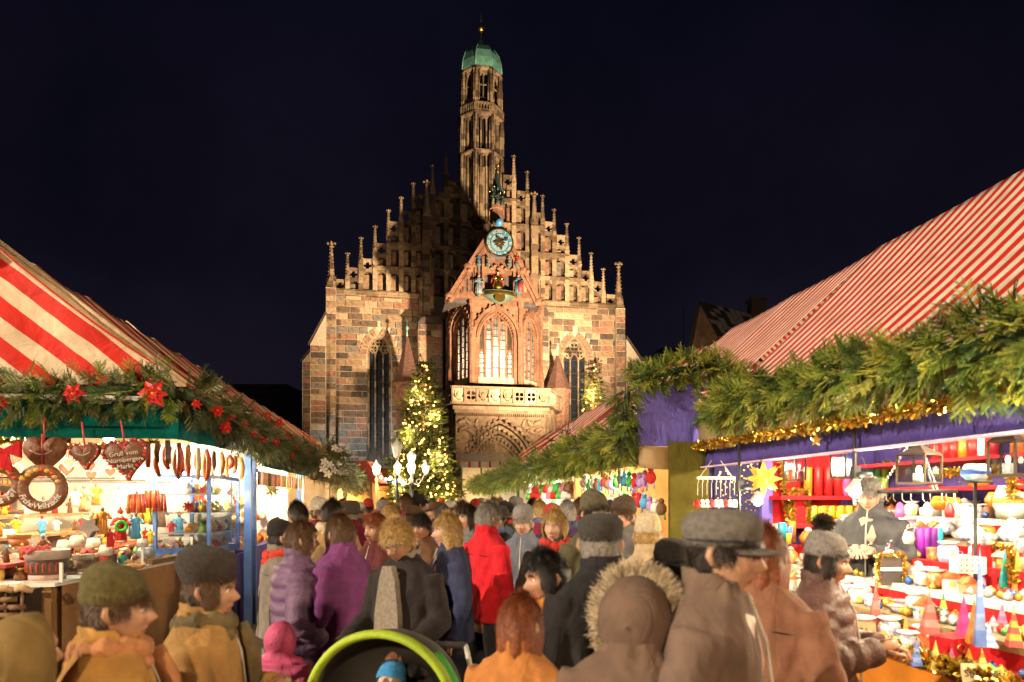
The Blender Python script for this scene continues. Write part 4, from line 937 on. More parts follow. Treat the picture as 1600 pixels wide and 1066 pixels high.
def wave(c0, c1, t0, t1, z0, z1, m, parent, nm='valance', amp=.02, nu=30, z0b=None):
    z0b = z0 if z0b is None else z0b
    return sheet(lambda u, v: (c0 + (c1 - c0) * u + amp * math.sin(u * 23) * (1 - v) * (abs(t1 - t0) > .5), t0 + (t1 - t0) * u + amp * math.sin(u * 19) * (1 - v) * (abs(c1 - c0) > .5), (z0 + (z0b - z0) * u) + (z1 - z0 - (z0b - z0) * u) * v), nu, 3, nm, m, parent, .008)
wave(-5.9, -2.12, 6.56, 6.56, 2.30, 2.62, TEAL, LS); wave(-5.9, -2.2, 6.50, 6.50, 2.40, 2.66, TEAL, LS, amp=.03)
wave(-2.14, -2.14, 6.6, 9.8, 2.30, 2.62, TEAL, LS, z0b=2.36)
MB().b2(-5.9, -2.1, 6.6, 6.68, 2.55, 2.65).b2(-2.18, -2.1, 6.6, 9.9, 2.55, 2.65).build('eave_beam', WOOD, LS)
MB().b2(-5.6, -5.5, 6.0, 9.9, 0, 2.7).build('back_wall', mat('cream_boards', (.58, .46, .32), .6, .2, 3), LS); MB().b2(-5.5, -2.5, 9.84, 9.9, 0, 2.5).build('end_wall', WOODW, LS)
MB().b2(-5.5, -2.3, 6.4, 9.84, 2.62, 2.66).build('ceiling', mat('white_canvas', (.8, .76, .68), .8, .08), LS)
for (c, t, w_) in ((-2.25, 9.75, .09), (-2.25, 9.1, .0)):
    if w_: MB().b2(c - w_ / 2, c + w_ / 2, t - w_ / 2, t + w_ / 2, 0, 2.6).build('post', BLUEP, LS)
# counter of the sweet stall (z = 1.08), its long front runs from (-2.86, 6.0) to (-2.42, 9.7)
CP = [(-2.86, 6.0), (-2.42, 9.7)]
ct = MB(); ct.add([(-6, 5.95, 1.05), (-2.86, 5.95, 1.05), (-2.42, 9.7, 1.05), (-6, 9.7, 1.05), (-6, 5.95, 1.08), (-2.86, 5.95, 1.08), (-2.42, 9.7, 1.08), (-6, 9.7, 1.08)], [(3, 2, 1, 0), (4, 5, 6, 7), (0, 1, 5, 4), (1, 2, 6, 5), (2, 3, 7, 6), (3, 0, 4, 7)]).build('counter_top', WOODW, LS)
MB().add([(-2.84, 6.02, 0), (-2.41, 9.7, 0), (-2.41, 9.7, 1.05), (-2.84, 6.02, 1.05), (-2.9, 6.02, 0), (-2.47, 9.7, 0), (-2.47, 9.7, 1.05), (-2.9, 6.02, 1.05)], [(0, 1, 2, 3), (5, 4, 7, 6), (3, 2, 6, 7)]).build('counter_front', WOOD, LS)
MB().b2(-6, -2.9, 5.98, 6.04, 0, 1.05).build('counter_end', WOOD, LS)
wave(-2.38, -2.35, 9.2, 10.2, 0.0, 1.02, PURP, LS, 'counter_cloth')
GL = glass()
d = Vector((.44, 3.7, 0)).normalized(); fM = T(-2.86, 6.0, 1.08) @ RZ(math.atan2(3.7, .44)); GLL = 3.72
for k, (s0, s1, h) in enumerate(((.0, 1.25, .16), (1.27, 2.35, .2), (2.37, 3.7, .24))):
    MB().b2(s0, s1, -.03, -.024, 0, h, M=fM).build('glass_front', GL, LS); MB().b2(s0, s1, -.024, .34, h, h + .006, M=fM).build('glass_top', GL, LS)
    MB().b2(s0 - .008, s0 + .008, -.04, -.015, 0, h, M=fM).build('glass_edge', mat('glass_edge', (.75, .72, .6), .2, .1), LS)
MB().b2(1.5, 3.7, -.01, .03, .0, .05, M=fM).build('wood_trim', WOODY, LS)
# woven basket front below the counter end
WK = mat('wicker', (.20, .105, .045), .7, .35, 30, .4, 60); WKD = mat('wicker_gap', (.05, .03, .02), .8, .2)
bk = thing('wicker_basket', 'long woven wicker bread basket at the counter end of the sweet stall', 'basket', (0, 0, 0), AT)
MB().b2(-4.4, -2.95, 5.72, 5.94, .72, 1.05).build('basket_body', WKD, bk)
for r_ in range(5):
    for k in range(12):
        x = -4.36 + k * .118 + (.059 if r_ % 2 else 0); MB().tube([(x - .058, 5.705, .75 + r_ * .06), (x, 5.675, .75 + r_ * .06), (x + .058, 5.705, .75 + r_ * .06)], .024, 6).build('wicker_strand', WK, bk)
for k in range(13): MB().tube([(-4.38 + k * .118, 5.69, .72), (-4.38 + k * .118, 5.69, 1.04)], .012, 5).build('wicker_stake', WK, bk)
for k in range(13):
    x = -4.38 + k * .118; MB().tube([(x - .06, 5.70, 1.05), (x, 5.66, 1.085), (x + .07, 5.70, 1.05)], [.022, .034, .022], 7).build('braided_rim', mat('pale_wicker', (.55, .36, .18), .6, .25, 20), bk)
# glass cabinet beside the blue post
cab = thing('glass_cabinet', 'blue framed glass cabinet full of tree ornaments beside the blue stall post', 'cabinet', (0, 0, 0), AT)
c0, c1, t0, t1, z0, z1 = -2.95, -2.36, 8.35, 9.66, 1.09, 2.02
fr = MB()
for c in (c0, c1):
    for t in (t0, t1): fr.b2(c - .02, c + .02, t - .02, t + .02, z0, z1)
for z in (z0 + .02, z1):
    for c in (c0, c1): fr.b2(c - .018, c + .018, t0 + .021, t1 - .021, z - .02, z + .02)
    for t in (t0, t1): fr.b2(c0 + .021, c1 - .021, t - .018, t + .018, z - .02, z + .02)
fr.b2(c0, c1, t0 - .015, t0 + .015, z0 - .004, z0 + .10); fr.b2(c1 - .015, c1 + .015, t0, t1, z0 - .003, z0 + .09)
fr.build('frame', BLUEP, cab)
for z in (1.36, 1.60, 1.82): MB().b2(c0 + .03, c1 - .03, t0 + .03, t1 - .03, z - .012, z).build('shelf', mat('shelf_glass', (.5, .55, .58), .2, .05), cab)
MB().b2(c0 + .02, c1 - .02, t0 - .004, t0 + .002, z0 + .04, z1 - .02).build('pane', GL, cab); MB().b2(c1 - .002, c1 + .003, t0 + .02, t1 - .02, z0 + .04, z1 - .02).build('pane', GL, cab)
ORN = [mat('ornament_gold', (.85, .5, .08), .3, .2, 20, metal=.5), mat('ornament_straw', (.7, .48, .16), .6, .3, 30), mat('ornament_red', (.6, .04, .03), .3, .2), mat('ornament_white', (.8, .76, .68), .4, .1), mat('ornament_green', (.12, .3, .06), .4, .2), mat('ornament_blue', (.1, .2, .5), .35, .2), mat('ornament_wood', (.5, .27, .1), .6, .3, 20)]
ornm = {}
def ornament(mi, kind, M, lab):
    key = (mi, kind)
    if key not in ornm:
        b = MB()
        if kind == 0: b.ball((0, 0, .05), .05, n=9); b.lathe([(.012, .098), (.012, .112)], 6)
        elif kind == 1: b.lathe([(.045, 0), (.04, .05), (.022, .075), (.0, .078)], 8); b.ball((0, 0, .095), .026, n=7); b.lathe([(.03, .105), (.0, .15)], 7)
        else:
            for k in range(4): b.box((0, 0, .06), (.11, .012, .022), M=T(0, 0, .06) @ RY(k * math.pi / 4) @ T(0, 0, -.06))
        ornm[key] = b.mesh('tree_ornament', ORN[mi])
    o = link('tree_ornament', ornm[key]); o.matrix_world = M; return tag(o, lab, 'ornament', 'ornaments in and beside the glass cabinet')
ON = ['gold', 'straw', 'red', 'white', 'green', 'blue', 'wooden']; KN = ['ball ornament', 'little angel figure', 'straw star']
for r_, z in enumerate((1.12, 1.36, 1.60, 1.82)):
    for k in range(11):
        for dpt in range(2):
            mi = rnd.choice((0, 0, 1, 1, 2, 3, 4, 5, 6)); kd = rnd.choice((0, 0, 1, 2)); t = t0 + .1 + k * .112
            c = c1 - .10 - dpt * .17
            ornament(mi, kd, AM @ T(c, t + .04 * dpt, z) @ SC(rnd.uniform(.8, 1.15)), '%s %s on the %s shelf of the glass cabinet' % (ON[mi], KN[kd], ['bottom', 'second', 'third', 'top'][r_]))
# ---- further left stalls
lw_lab = ['second stall on the left, striped roof behind the poinsettia garland', 'third stall on the left with a rolled brown awning', 'fourth stall on the left, below the dark flowered garland', 'last stall on the left, beside the single street lantern']
for k, (a, b_) in enumerate(((10.0, 14.2), (14.3, 18.6), (18.7, 23.0), (23.1, 28.0))):
    st = thing('market_stall', lw_lab[k], 'market stall', (0, 0, 0), AT, 'market stalls along the aisle')
    stall_roof(st, cE, zE, cRg, zRg, -5.9, a, b_, SL1, 1.05)
    wave(-2.12, -2.12, a, b_, 2.22 if k == 0 else 2.35, 2.62, (TEAL, CREAMC, TEAL, CREAMC)[k], st)
    MB().b2(-4.6, -4.5, a, b_, 0, 2.7).build('back_wall', mat('cream_boards', (.58, .46, .32)) if k % 2 == 0 else WOODY, st)
    MB().b2(-4.5, -2.5, b_ - .06, b_, 0, 2.5).build('end_wall', WOODW, st)
    for t in (a + .1, b_ - .2): MB().b2(-2.3, -2.22, t - .04, t + .04, 0, 2.6).build('post', (BLUEP, WOODW, WOOD, WOOD)[k], st)
    MB().b2(-4.4, -2.35, a, b_, 0, 1.05).build('counter', PURP if k == 0 else WOOD, st)
    for s, z in enumerate((1.35, 1.65)): MB().b2(-4.4 + .2 * s, -3.2 - .35 * s, a + .1, b_ - .1, z - .03, z).build('shelf', WOODY, st)
    MB().b2(-4.5, -2.2, a, b_, 2.62, 2.66).build('ceiling', mat('white_canvas', (.8, .76, .68)), st)
    if k in (1, 2):
        rl = MB()
        for q in range(6):
            x0 = a + .2 + q * .7; rl.tube([(-2.08, x0 + s * .07, 2.32 - .05 * math.sin(math.pi * s / 10)) for s in range(11)], [.10 + .025 * math.sin(s * 1.9 + q) for s in range(11)], 8)
        rl.build('rolled_awning', BROWNC, st)
# ---- right stall with candles
SR1 = stripes('right_awning_stripes', (.64, .028, .012), (.76, .66, .55), .165, (0, 1, 0), .3)
RS = thing('market_stall', 'candle stall at the front right under a finely striped red and cream roof', 'market stall', (0, 0, 0), AT, 'market stalls along the aisle')
rE, rzE, rR, rzR = 3.0, 2.63, 5.1, 4.55
stall_roof(RS, rE, rzE, rR, rzR, 7.3, -1.5, 6.95, SR1, 2.1, .03, .015)
wave(3.06, 3.06, -1.5, 6.9, 2.10, 2.30, PURPD, RS, nu=60); wave(3.0, 3.0, -1.5, 6.9, 2.31, 2.66, CREAMC, RS, nu=40)
MB().b2(2.99, 3.07, -1.5, 6.95, 2.085, 2.099).build('valance_hem', cloth((.62, .45, .62), 'pink_hem'), RS)
MB().b2(3.05, 3.15, -1.5, 6.95, 2.5, 2.6).build('eave_beam', WOOD, RS)
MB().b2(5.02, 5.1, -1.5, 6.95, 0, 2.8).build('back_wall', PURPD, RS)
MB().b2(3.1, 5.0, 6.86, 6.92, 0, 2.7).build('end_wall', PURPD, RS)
MB().b2(2.66, 3.09, 6.86, 6.92, 0, 2.36).build('olive_curtain', cloth((.085, .072, .010), 'olive_cloth', .5, 9), RS)
MB().b2(3.1, 5.02, -1.5, 6.86, 2.66, 2.69).build('ceiling', cloth((.30, .26, .45), 'lilac_canvas'), RS)
for c in (3.68, 4.62): MB().b2(c - .06, c + .06, 6.74, 6.85, 0, 2.66).build('post', PURP, RS)
sp = MB(); sp.b2(3.12, 3.62, 6.80, 6.84, 1.0, 2.45); sp.build('starry_panel', cloth((.025, .022, .07), 'night_cloth'), RS)
star = MB()
for k in range(150): star.box((rnd.uniform(3.14, 3.6), 6.795, rnd.uniform(1.1, 2.4)), (.014, .006, .014), M=None)
o = star.build('printed_stars', GOLD, RS); o['kind'] = 'stuff'
for k in range(6):        # stepped display
    c = 2.85 + .33 * k; z = .82 + .156 * k
    MB().b2(c, c + .33 if k < 5 else 4.6, .2, 6.6, z - .05, z).build('display_step', REDC if k in (0, 3) else CREAMC if k in (1, 4) else WOODW, RS); MB().b2(c + .002, c + .02, .2, 6.6, z - .16, z - .052).build('step_riser', REDC, RS)
MB().b2(2.80, 2.87, .0, 6.7, 0, .80).build('counter_front', mat('orange_board', (.62, .20, .02), .5, .15), RS); MB().b2(2.87, 4.6, .2, 6.6, 0, .66).build('counter_body', WOOD, RS)
for c_, zz in ((4.75, 1.86), (4.75, 2.1)): MB().b2(4.45, 5.0, .3, 6.5, zz - .03, zz).build('back_shelf', REDC, RS)
# red wall shelf with candle rows on the end wall
for z in (1.50, 1.79): MB().b2(3.70, 4.58, 6.50, 6.80, z - .04, z).build('wall_shelf', REDC, RS)
MB().b2(3.70, 4.58, 6.80, 6.83, 1.45, 2.3).build('wall_board', REDC, RS)
# ---- second right stall: steps out into the aisle, violet end panel
RS2 = thing('market_stall', 'second stall on the right with a violet end panel and hanging decorations', 'market stall', (0, 0, 0), AT, 'market stalls along the aisle')
e2 = 2.35; kink_roof(RS2, 6.98, 10.5, SR1)
pp = MB(); pp.b2(2.34, 3.02, 6.96, 7.0, 2.32, 2.9); pp.build('end_panel', PURP, RS2)
MB().prism([(2.34, 2.9), (3.02, 2.9), (3.42, 3.02), (3.02, 3.0), (2.34, 2.92)], 6.962, 7.0).build('end_gusset', PURP, RS2)
sheet(lambda u, v: (2.36 + .8 * u, 6.98 - .06 * math.sin(u * 9), 2.33 - .24 * v - .06 * math.sin(math.pi * u) + .1 * u), 16, 4, 'draped_hem', CREAMC, RS2)
wave(2.4, 2.4, 7.0, 10.5, 2.12, 2.45, CREAMC, RS2, nu=40, amp=.04); wave(2.42, 2.42, 10.5, 14.9, 2.12, 2.4, CREAMC, RS2, nu=20)
MB().b2(4.4, 4.5, 7.0, 10.5, 0, 2.7).build('back_wall', WOODW, RS2); MB().b2(2.6, 4.4, 7.0, 10.5, 0, 1.0).build('counter', WOODW, RS2)
MB().b2(2.6, 4.4, 10.42, 10.5, 0, 2.6).build('end_wall', WOODY, RS2); MB().b2(2.46, 2.56, 10.3, 10.4, 0, 2.5).build('post', WOODY, RS2)
SR3 = stripes('wide_red_stripes', (.55, .02, .02), (.72, .60, .48), .36, (.25, 1, .1), .2, .55)
rl_lab = ['third stall on the right with a wide striped roof and green post', 'fourth stall on the right behind the dark fir tuft', 'last striped stall on the right close to the church portal']
for k, (a, b_, m_) in enumerate(((10.6, 14.9, SR3), (15.0, 20.5, SR1), (20.6, 27.5, SR3))):
    st = thing('market_stall', rl_lab[k], 'market stall', (0, 0, 0), AT, 'market stalls along the aisle')
    kink_roof(st, a, b_, m_, 4.5 - .08 * k, .10, 1.2, .06, e2, 2.70 - .05 * k)
    wave(2.4, 2.4, a, b_, 2.12, 2.42, CREAMC, st, nu=16)
    MB().b2(4.0, 4.1, a, b_, 0, 2.6).build('back_wall', WOODW, st); MB().b2(2.6, 3.9, a, b_, 0, 1.0).build('counter', WOODW if k else REDC, st)
    MB().b2(2.6, 4.0, b_ - .06, b_, 0, 2.5).build('end_wall', WOODW, st); MB().b2(2.48, 2.56, a + 1.6, a + 1.68, 0, 2.5).build('post', mat('green_paint', (.05, .28, .08), .4, .2), st)
    for z in (1.3, 1.6, 1.9): MB().b2(3.4, 4.0, a + .1, b_ - .1, z - .03, z).build('shelf', WOODY, st)
# ---- small stall by the portal
P = at_y(752, 781, 33); ss = thing('small_stall', 'small white and red striped booth in front of the church portal', 'market stall', (P.x, P.y, 0), .1)
zt_ = CZ + (HY - 706) / FPX * 33; ze_ = CZ + (HY - 722) / FPX * 33; SS = stripes('booth_stripes', (.72, .66, .6), (.6, .06, .04), .5, (1, .0, 0), .0, .78)
MB().add([(-1.0, 0, ze_), (1.35, 0, ze_), (1.2, 1.4, zt_), (-.9, 1.4, zt_), (-1.0, 2.8, ze_), (1.35, 2.8, ze_)], [(0, 1, 2, 3), (3, 2, 5, 4), (0, 3, 4), (1, 5, 2)]).build('roof', mat('pale_roof', (.5, .45, .45), .6, .2), ss)
MB().b2(-1.0, 1.35, -.03, 0, ze_ - .28, ze_ + .02).build('scalloped_valance', SS, ss)
for x in (-.95, 0, 1.3): MB().b2(x - .04, x + .04, .02, .1, 0, ze_).build('post', mat('green_paint', (.05, .28, .08)), ss)
MB().b2(-.9, 1.3, 2.6, 2.7, 0, ze_).build('back_wall', WOODW, ss); MB().b2(-.9, 1.3, .1, .6, 0, 1.1).build('counter', WOOD, ss)
# ---- far booths at the end of the aisle
for k, (px, Y, lb) in enumerate(((520, 24, 'far booth glowing yellow below the flowered garland'), (565, 30, 'far booth with a red awning left of the lantern post'), (605, 36, 'far booth between the lantern post and the big fir tree'), (690, 40, 'far dim booth behind the candelabra lamp'))):
    P = at_y(px, 781, Y); bt = thing('market_booth', lb, 'market stall', (P.x, P.y, 0), 0)
    MB().b2(-1.4, 1.4, .9, 1.0, 0, 2.4).build('back_wall', WOODY, bt); MB().b2(-1.4, 1.4, 0, .4, 0, 1.0).build('counter', WOOD, bt)
    MB().prism([(-1.7, 2.35), (1.7, 2.35), (1.3, 3.1), (-1.3, 3.1)], -.4, 1.2).build('roof', mat('booth_red', (.4, .06, .04), .8, .2), bt)
    for x in (-1.35, 1.35): MB().b2(x - .05, x + .05, 0, .1, 0, 2.34).build('post', WOOD, bt)
    MB().b2(-1.3, 1.3, .5, .9, 1.4, 1.44).build('shelf', WOODW, bt)
# ================================================================= garlands
def AL(pts): return [A(*p) for p in pts]
garland('fir garland with poinsettias along the front gable eave of the sweet stall', AL([(-5.6, 6.5, 2.66), (-4.6, 6.48, 2.68), (-3.4, 6.48, 2.66), (-2.1, 6.5, 2.72)]), .17, 250, TW_NEAR, [FIR[0], DRY[1], FIR[2]], 3, .85, .5)
garland('fir garland with red poinsettias receding along the left eaves', AL([(-2.02, 6.5, 2.70), (-1.98, 8.2, 2.58), (-1.98, 10, 2.52), (-1.98, 13.6, 2.52)]), .15, 190, TW_NEAR, DRY, 4, .85, .5)
garland('dark fir garland dotted with white flowers farther down the left row', AL([(-2.0, 14.0, 2.56), (-1.9, 15.6, 2.66), (-1.98, 20, 2.42), (-1.98, 27, 2.32)]), .26, 80, TW_MID, [DRY[0], DRY[1], DRY[2]], 5, 1.4, .3)
rg = lambda u: 1.0
garland('thick yellow-green fir garland along the eave of the candle stall', AL([(3.05, 6.6, 2.68), (2.98, 6.0, 2.66), (2.98, 5.0, 2.62), (2.97, 4.0, 2.57), (2.96, 3.0, 2.54), (2.96, 2.2, 2.53), (2.96, .6, 2.53)]), .16, 270, TW_NEAR, FIR, 6, .92, .5)
garland('fir garland climbing over the violet end panel', AL([(2.26, 7.0, 2.98), (2.55, 7.0, 3.08), (2.9, 6.98, 3.15), (3.25, 6.94, 3.18), (3.38, 6.85, 3.0)]), .10, 330, TW_NEAR, FIR, 7, .8, .1)
garland('dark fir garland hanging down the corner of the violet panel', AL([(2.24, 7.0, 2.9), (2.21, 7.02, 2.6), (2.21, 7.04, 2.3)]), .09, 300, TW_NEAR, [DRY[0], FIR[0], DRY[2]], 8, .75, .8)
garland('lush fir garland receding along the eave of the second right stall', AL([(2.28, 7.05, 2.42), (2.28, 8.2, 2.38), (2.28, 9.5, 2.37), (2.30, 10.6, 2.38)]), .18, 200, TW_NEAR, [FIR[0], FIR[1], DRY[0]], 9, 1.0, .5)
garland('dark fir tuft at the joint of the second and third right stalls', AL([(2.3, 10.5, 2.55), (2.4, 10.6, 2.66), (2.55, 10.6, 2.72)]), .17, 130, TW_MID, [DRY[2], DRY[0], DRY[2]], 10, .9, .3)
garland('far fir garland along the last right stalls', AL([(2.3, 10.9, 2.36), (2.3, 15, 2.34), (2.3, 20, 2.3), (2.3, 27, 2.3)]), .17, 90, TW_MID, [FIR[0], DRY[0], FIR[2]], 11, 1.2, .4)
garland('short fir garland above the red candles inside the candle stall', AL([(4.85, 6.6, 2.46), (4.85, 5.6, 2.44), (4.85, 4.6, 2.46), (4.85, 3.8, 2.46)]), .09, 120, TW_NEAR, [DRY[1], FIR[0], FIR[2]], 12, .6, .3)
# poinsettias
ORD = 'first second third fourth fifth sixth seventh eighth ninth tenth eleventh twelfth thirteenth fourteenth fifteenth'.split()
PET = mat('poinsettia_red', (.60, .02, .015), .55, .2, 8)
def poinsettia(P, r, face, lab, cat='flower'):
    M = T(P) @ face.to_track_quat('Z', 'Y').to_matrix().to_4x4()
    t = thing('poinsettia', lab, cat, M=M, group='red poinsettias on the garlands')
    for lay, (n, rr, z) in enumerate(((6, r, 0), (5, r * .6, .015))):
        for k in range(n):
            a = 2 * math.pi * k / n + lay * .5 + rnd.uniform(-.15, .15); l = rr * rnd.uniform(.85, 1.1); w_ = l * .30
            pm = MB().add([(0, 0, z), (l * .45, w_, z + .03), (l, 0, z - .01), (l * .45, -w_, z + .03), (l * .5, 0, z + .015)], [(0, 3, 4), (3, 2, 4), (2, 1, 4), (1, 0, 4)])
            pm.build('petal', PET, t, RZ(a))
    MB().ball((0, 0, .02), r * .12, n=6).build('stamen', mat('stamen_yellow', (.7, .45, .03)), t)
for px, py, r in ((115, 616, .10), (240, 616, .135), (2, 628, .07), (308, 632, .05)):
    poinsettia(at_t(px, py, 6.28), r, Vector((.15, -1, .1)), ('red poinsettia on the sweet stall front garland, ' + {115: 'the crumpled one by the gable middle', 240: 'largest one near the corner', 2: 'half cut at the frame edge', 308: 'small bud at the corner'}[px]))
k = 0
for px, py in ((340, 642), (358, 650), (380, 663), (418, 650), (436, 660), (430, 690), (448, 684), (410, 684), (462, 702), (480, 709), (455, 712), (495, 718), (530, 712), (352, 668), (395, 676)):
    c = -1.82; P = at_c(px, py, c); k += 1
    poinsettia(P, .068, Vector((.6, -1, .1)), ORD[k - 1] + ' small red poinsettia along the left aisle garland, counting from the stall corner')
FLW = mat('white_flower', (.8, .76, .66), .6, .1)
for k, (px, py) in enumerate(((523, 700), (531, 704), (537, 702), (507, 722), (516, 727), (522, 735), (531, 738), (540, 739), (528, 726), (546, 733), (505, 733), (512, 741))):
    P = at_c(px, py, -1.62); M = T(P) @ Vector((.5, -1, .2)).to_track_quat('Z', 'Y').to_matrix().to_4x4()
    t = thing('white_flower', 'small white blossom on the dark garland of the left row', 'flower', M=M, group='white blossoms on the dark garland')
    for q in range(5): MB().add([(0, 0, 0), (.05, .03, .02), (.09, 0, 0), (.05, -.03, .02)], [(0, 3, 2, 1)]).build('petal', FLW, t, RZ(q * 2 * math.pi / 5))
# tinsel
tinsel('thick gold tinsel rope under the eave garland of the candle stall', AL([(2.93, 6.9, 2.31), (2.93, 5, 2.29), (2.92, 3.6, 2.28), (2.92, 2.2, 2.28), (2.92, .6, 2.28)]), .058, 900, seed=2)
tinsel('gold tinsel edging along the counter front of the candle stall', AL([(2.83, 6.5, .86), (2.83, 4, .86), (2.83, 2.0, .85)]), .07, 900, seed=3)
tinsel('gold tinsel upright at the left edge of the red candle board', [at_t(1222, 722, 6.7), at_t(1226, 760, 6.7), at_t(1232, 812, 6.7)], .05, 900, seed=4)
tinsel('gold tinsel arch round the narrow red board', [at_t(1238, 820, 6.6), at_t(1238, 768, 6.6), at_t(1260, 768, 6.6), at_t(1264, 820, 6.6)], .045, 900, seed=5)
tinsel('gold tinsel sweeping up beside the violet post', [at_t(1384, 722, 6.6), at_t(1400, 736, 6.5), at_t(1412, 740, 6.4)], .05, 900, seed=6)
tinsel('gold tinsel swag crossing below the hanging ring', [at_t(1388, 780, 6.3), at_t(1412, 800, 6.3), at_t(1428, 818, 6.3)], .05, 900, seed=7)
tinsel('gold tinsel band along the shelf of glass lanterns', [at_c(1460, 740, 4.4), at_c(1530, 736, 4.4), at_c(1575, 732, 4.4)], .05, 900, seed=8)
tinsel('gold tinsel drop at the right end of the shelf', [at_c(1580, 742, 4.4), at_c(1582, 775, 4.4)], .05, 900, seed=9)
tinsel('gold tinsel over the red cloth box of tall pyramid candles', [at_c(1538, 850, 3.9), at_c(1560, 854, 3.9), at_c(1578, 858, 3.9), at_c(1584, 910, 3.8)], .04, 900, seed=10)
tinsel('yellow gold tinsel swag under the teal valance of the sweet stall', AL([(-5.2, 6.75, 2.30), (-4.4, 6.75, 2.22), (-3.7, 6.75, 2.29), (-3.0, 6.75, 2.22), (-2.4, 6.75, 2.29)]), .05, 700, seed=21)
# ---------------------------------------------------------------- stall light
BULB = glow('warm_bulb', (1, .82, .55), 14); BULBW = glow('white_bulb', (1, .93, .8), 18)
BK = 1.5
def bulb(P, r, lab, e=60, colr=WARMW, shade=True, gl=None, light=True):
    P = Vector(P); t = thing('light_bulb', lab, 'lamp', P, 0, 'lit bulbs in the stalls')
    MB().ball((0, 0, 0), r, n=12).build('bulb', gl or BULBW, t); MB().lathe([(r * .5, r * .8), (r * .55, r * 2.0), (r * .2, r * 2.1)], 8).build('socket', IRON, t)
    MB().tube([(0, 0, r * 2), (0, 0, r * 2 + .12)], .006, 5).build('cable', IRON, t)
    if light: lamp('POINT', 'bulb_light', (P.x, P.y, P.z - r * 1.7), e * BK, colr, max(.05, r))
for c, t, e, lb in ((-3.6, 6.9, 150, 'front bulb behind the gingerbread hearts'), (-3.3, 8.0, 130, 'bulb over the middle of the sweet counter'), (-2.8, 9.2, 90, 'bulb above the glass cabinet'), (-4.7, 7.6, 130, 'bulb at the back wall of the sweet stall')):
    bulb(A(c, t, 2.42), .055, 'lit ' + lb, e * .62, (1, .76, .46))
for px, py, t, lb in ((290, 745, 9.0, 'large bright globe bulb among the hanging candy sticks'), (320, 742, 9.0, 'bright globe bulb right of the candy sticks'), (350, 760, 9.2, 'bright globe bulb beside the cabinet top')):
    bulb(at_t(px, py, t), .07, 'lit ' + lb, 35)
for k, (a, e) in enumerate(((11.5, 90), (13.2, 90), (16, 110), (20, 120), (25, 130))):
    bulb(A(-2.9, a, 2.2), .06, 'lit bulb in the left row, %s' % ('near end of the second stall', 'far end of the second stall', 'in the third stall', 'in the fourth stall', 'in the last stall')[k], e, WARM if k != 1 else WARMW)
for c, t, e, lb in ((3.7, 2.2, 100, 'bulb over the front end of the candle display'), (3.8, 4.0, 120, 'bulb over the middle of the candle display'), (3.7, 5.7, 110, 'bulb near the red candle shelf'), (2.95, 8.2, 80, 'bulb in the second right stall'), (2.95, 9.8, 80, 'bulb at the far end of the second right stall')):
    bulb(A(c, t, 2.32), .05, 'lit ' + lb, e * .95)
for k, (a, e) in enumerate(((11.8, 110), (13.8, 90), (17, 130), (23, 150))):
    bulb(A(2.9, a, 2.1), .06, 'lit bulb in the right row, %s' % ('near end of the third stall', 'far end of the third stall', 'in the fourth stall', 'in the last stall')[k], e)
for px, Y in ((520, 24), (565, 30), (605, 36), (690, 40), (752, 33.8)):
    P = at_y(px, 781, Y); bulb((P.x, P.y + .3, 2.1), .08, 'lit bulb in the far booth %s' % {520: 'below the flowered garland', 565: 'with the red awning', 605: 'by the fir tree', 690: 'behind the lamp', 752: 'by the portal'}[px], 90, WARM)
# unseen lamps added to light roofs, garlands and the backs of the crowd
def fill_lamp(x, y, lab, e):
    t = thing('fill_lamp', lab, 'street lamp', (x, y, 0))
    MB().lathe([(.14, 0), (.14, .4), (.06, .6), (.045, 5.2)], 10).build('post', IRON, t); MB().lathe([(.12, 5.2), (.24, 5.7), (.27, 5.72), (.04, 5.95)], 6, smooth=False).build('lantern_roof', IRON, t)
    MB().ball((0, 0, 5.45), .12, n=10).build('bulb', BULB, t); lamp('POINT', 'fill_light', (x, y, 5.0), e, (1, .72, .42), .2)
fill_lamp(-.9, -9.5, 'unseen black lamp added behind the viewpoint to light garlands and crowd', 4800)
def fill_mast_lamp(x, y, h, lab, e, tgt, colr=(1, .76, .48)):  # unseen masts added to brighten the striped roofs
    t = thing('fill_mast', lab, 'added fill light', (x, y, 0)); MB().lathe([(.12, 0), (.12, .4), (.07, .6), (.05, h)], 10).build('mast', IRON, t); MB().box((0, 0, h + .1), (.4, .3, .2)).build('lamp_housing', IRON, t)
    lamp('SPOT', 'fill_beam', (x, y + .5, h - .2), e, colr, .2, tgt, 62, .5) if tgt else lamp('POINT', 'fill_beam', (x, y + .3, h - .2), e, colr, .2)
fill_mast_lamp(-25, -8, 13, 'tall unseen mast light added far behind the sweet stall to brighten the roofs', 46000, (3.5, 5, 3), (1, .84, .62))
fill_mast_lamp(8.5, -1.5, 6.5, 'tall unseen mast light added behind the candle stall to brighten the left roofs', 3000, None)
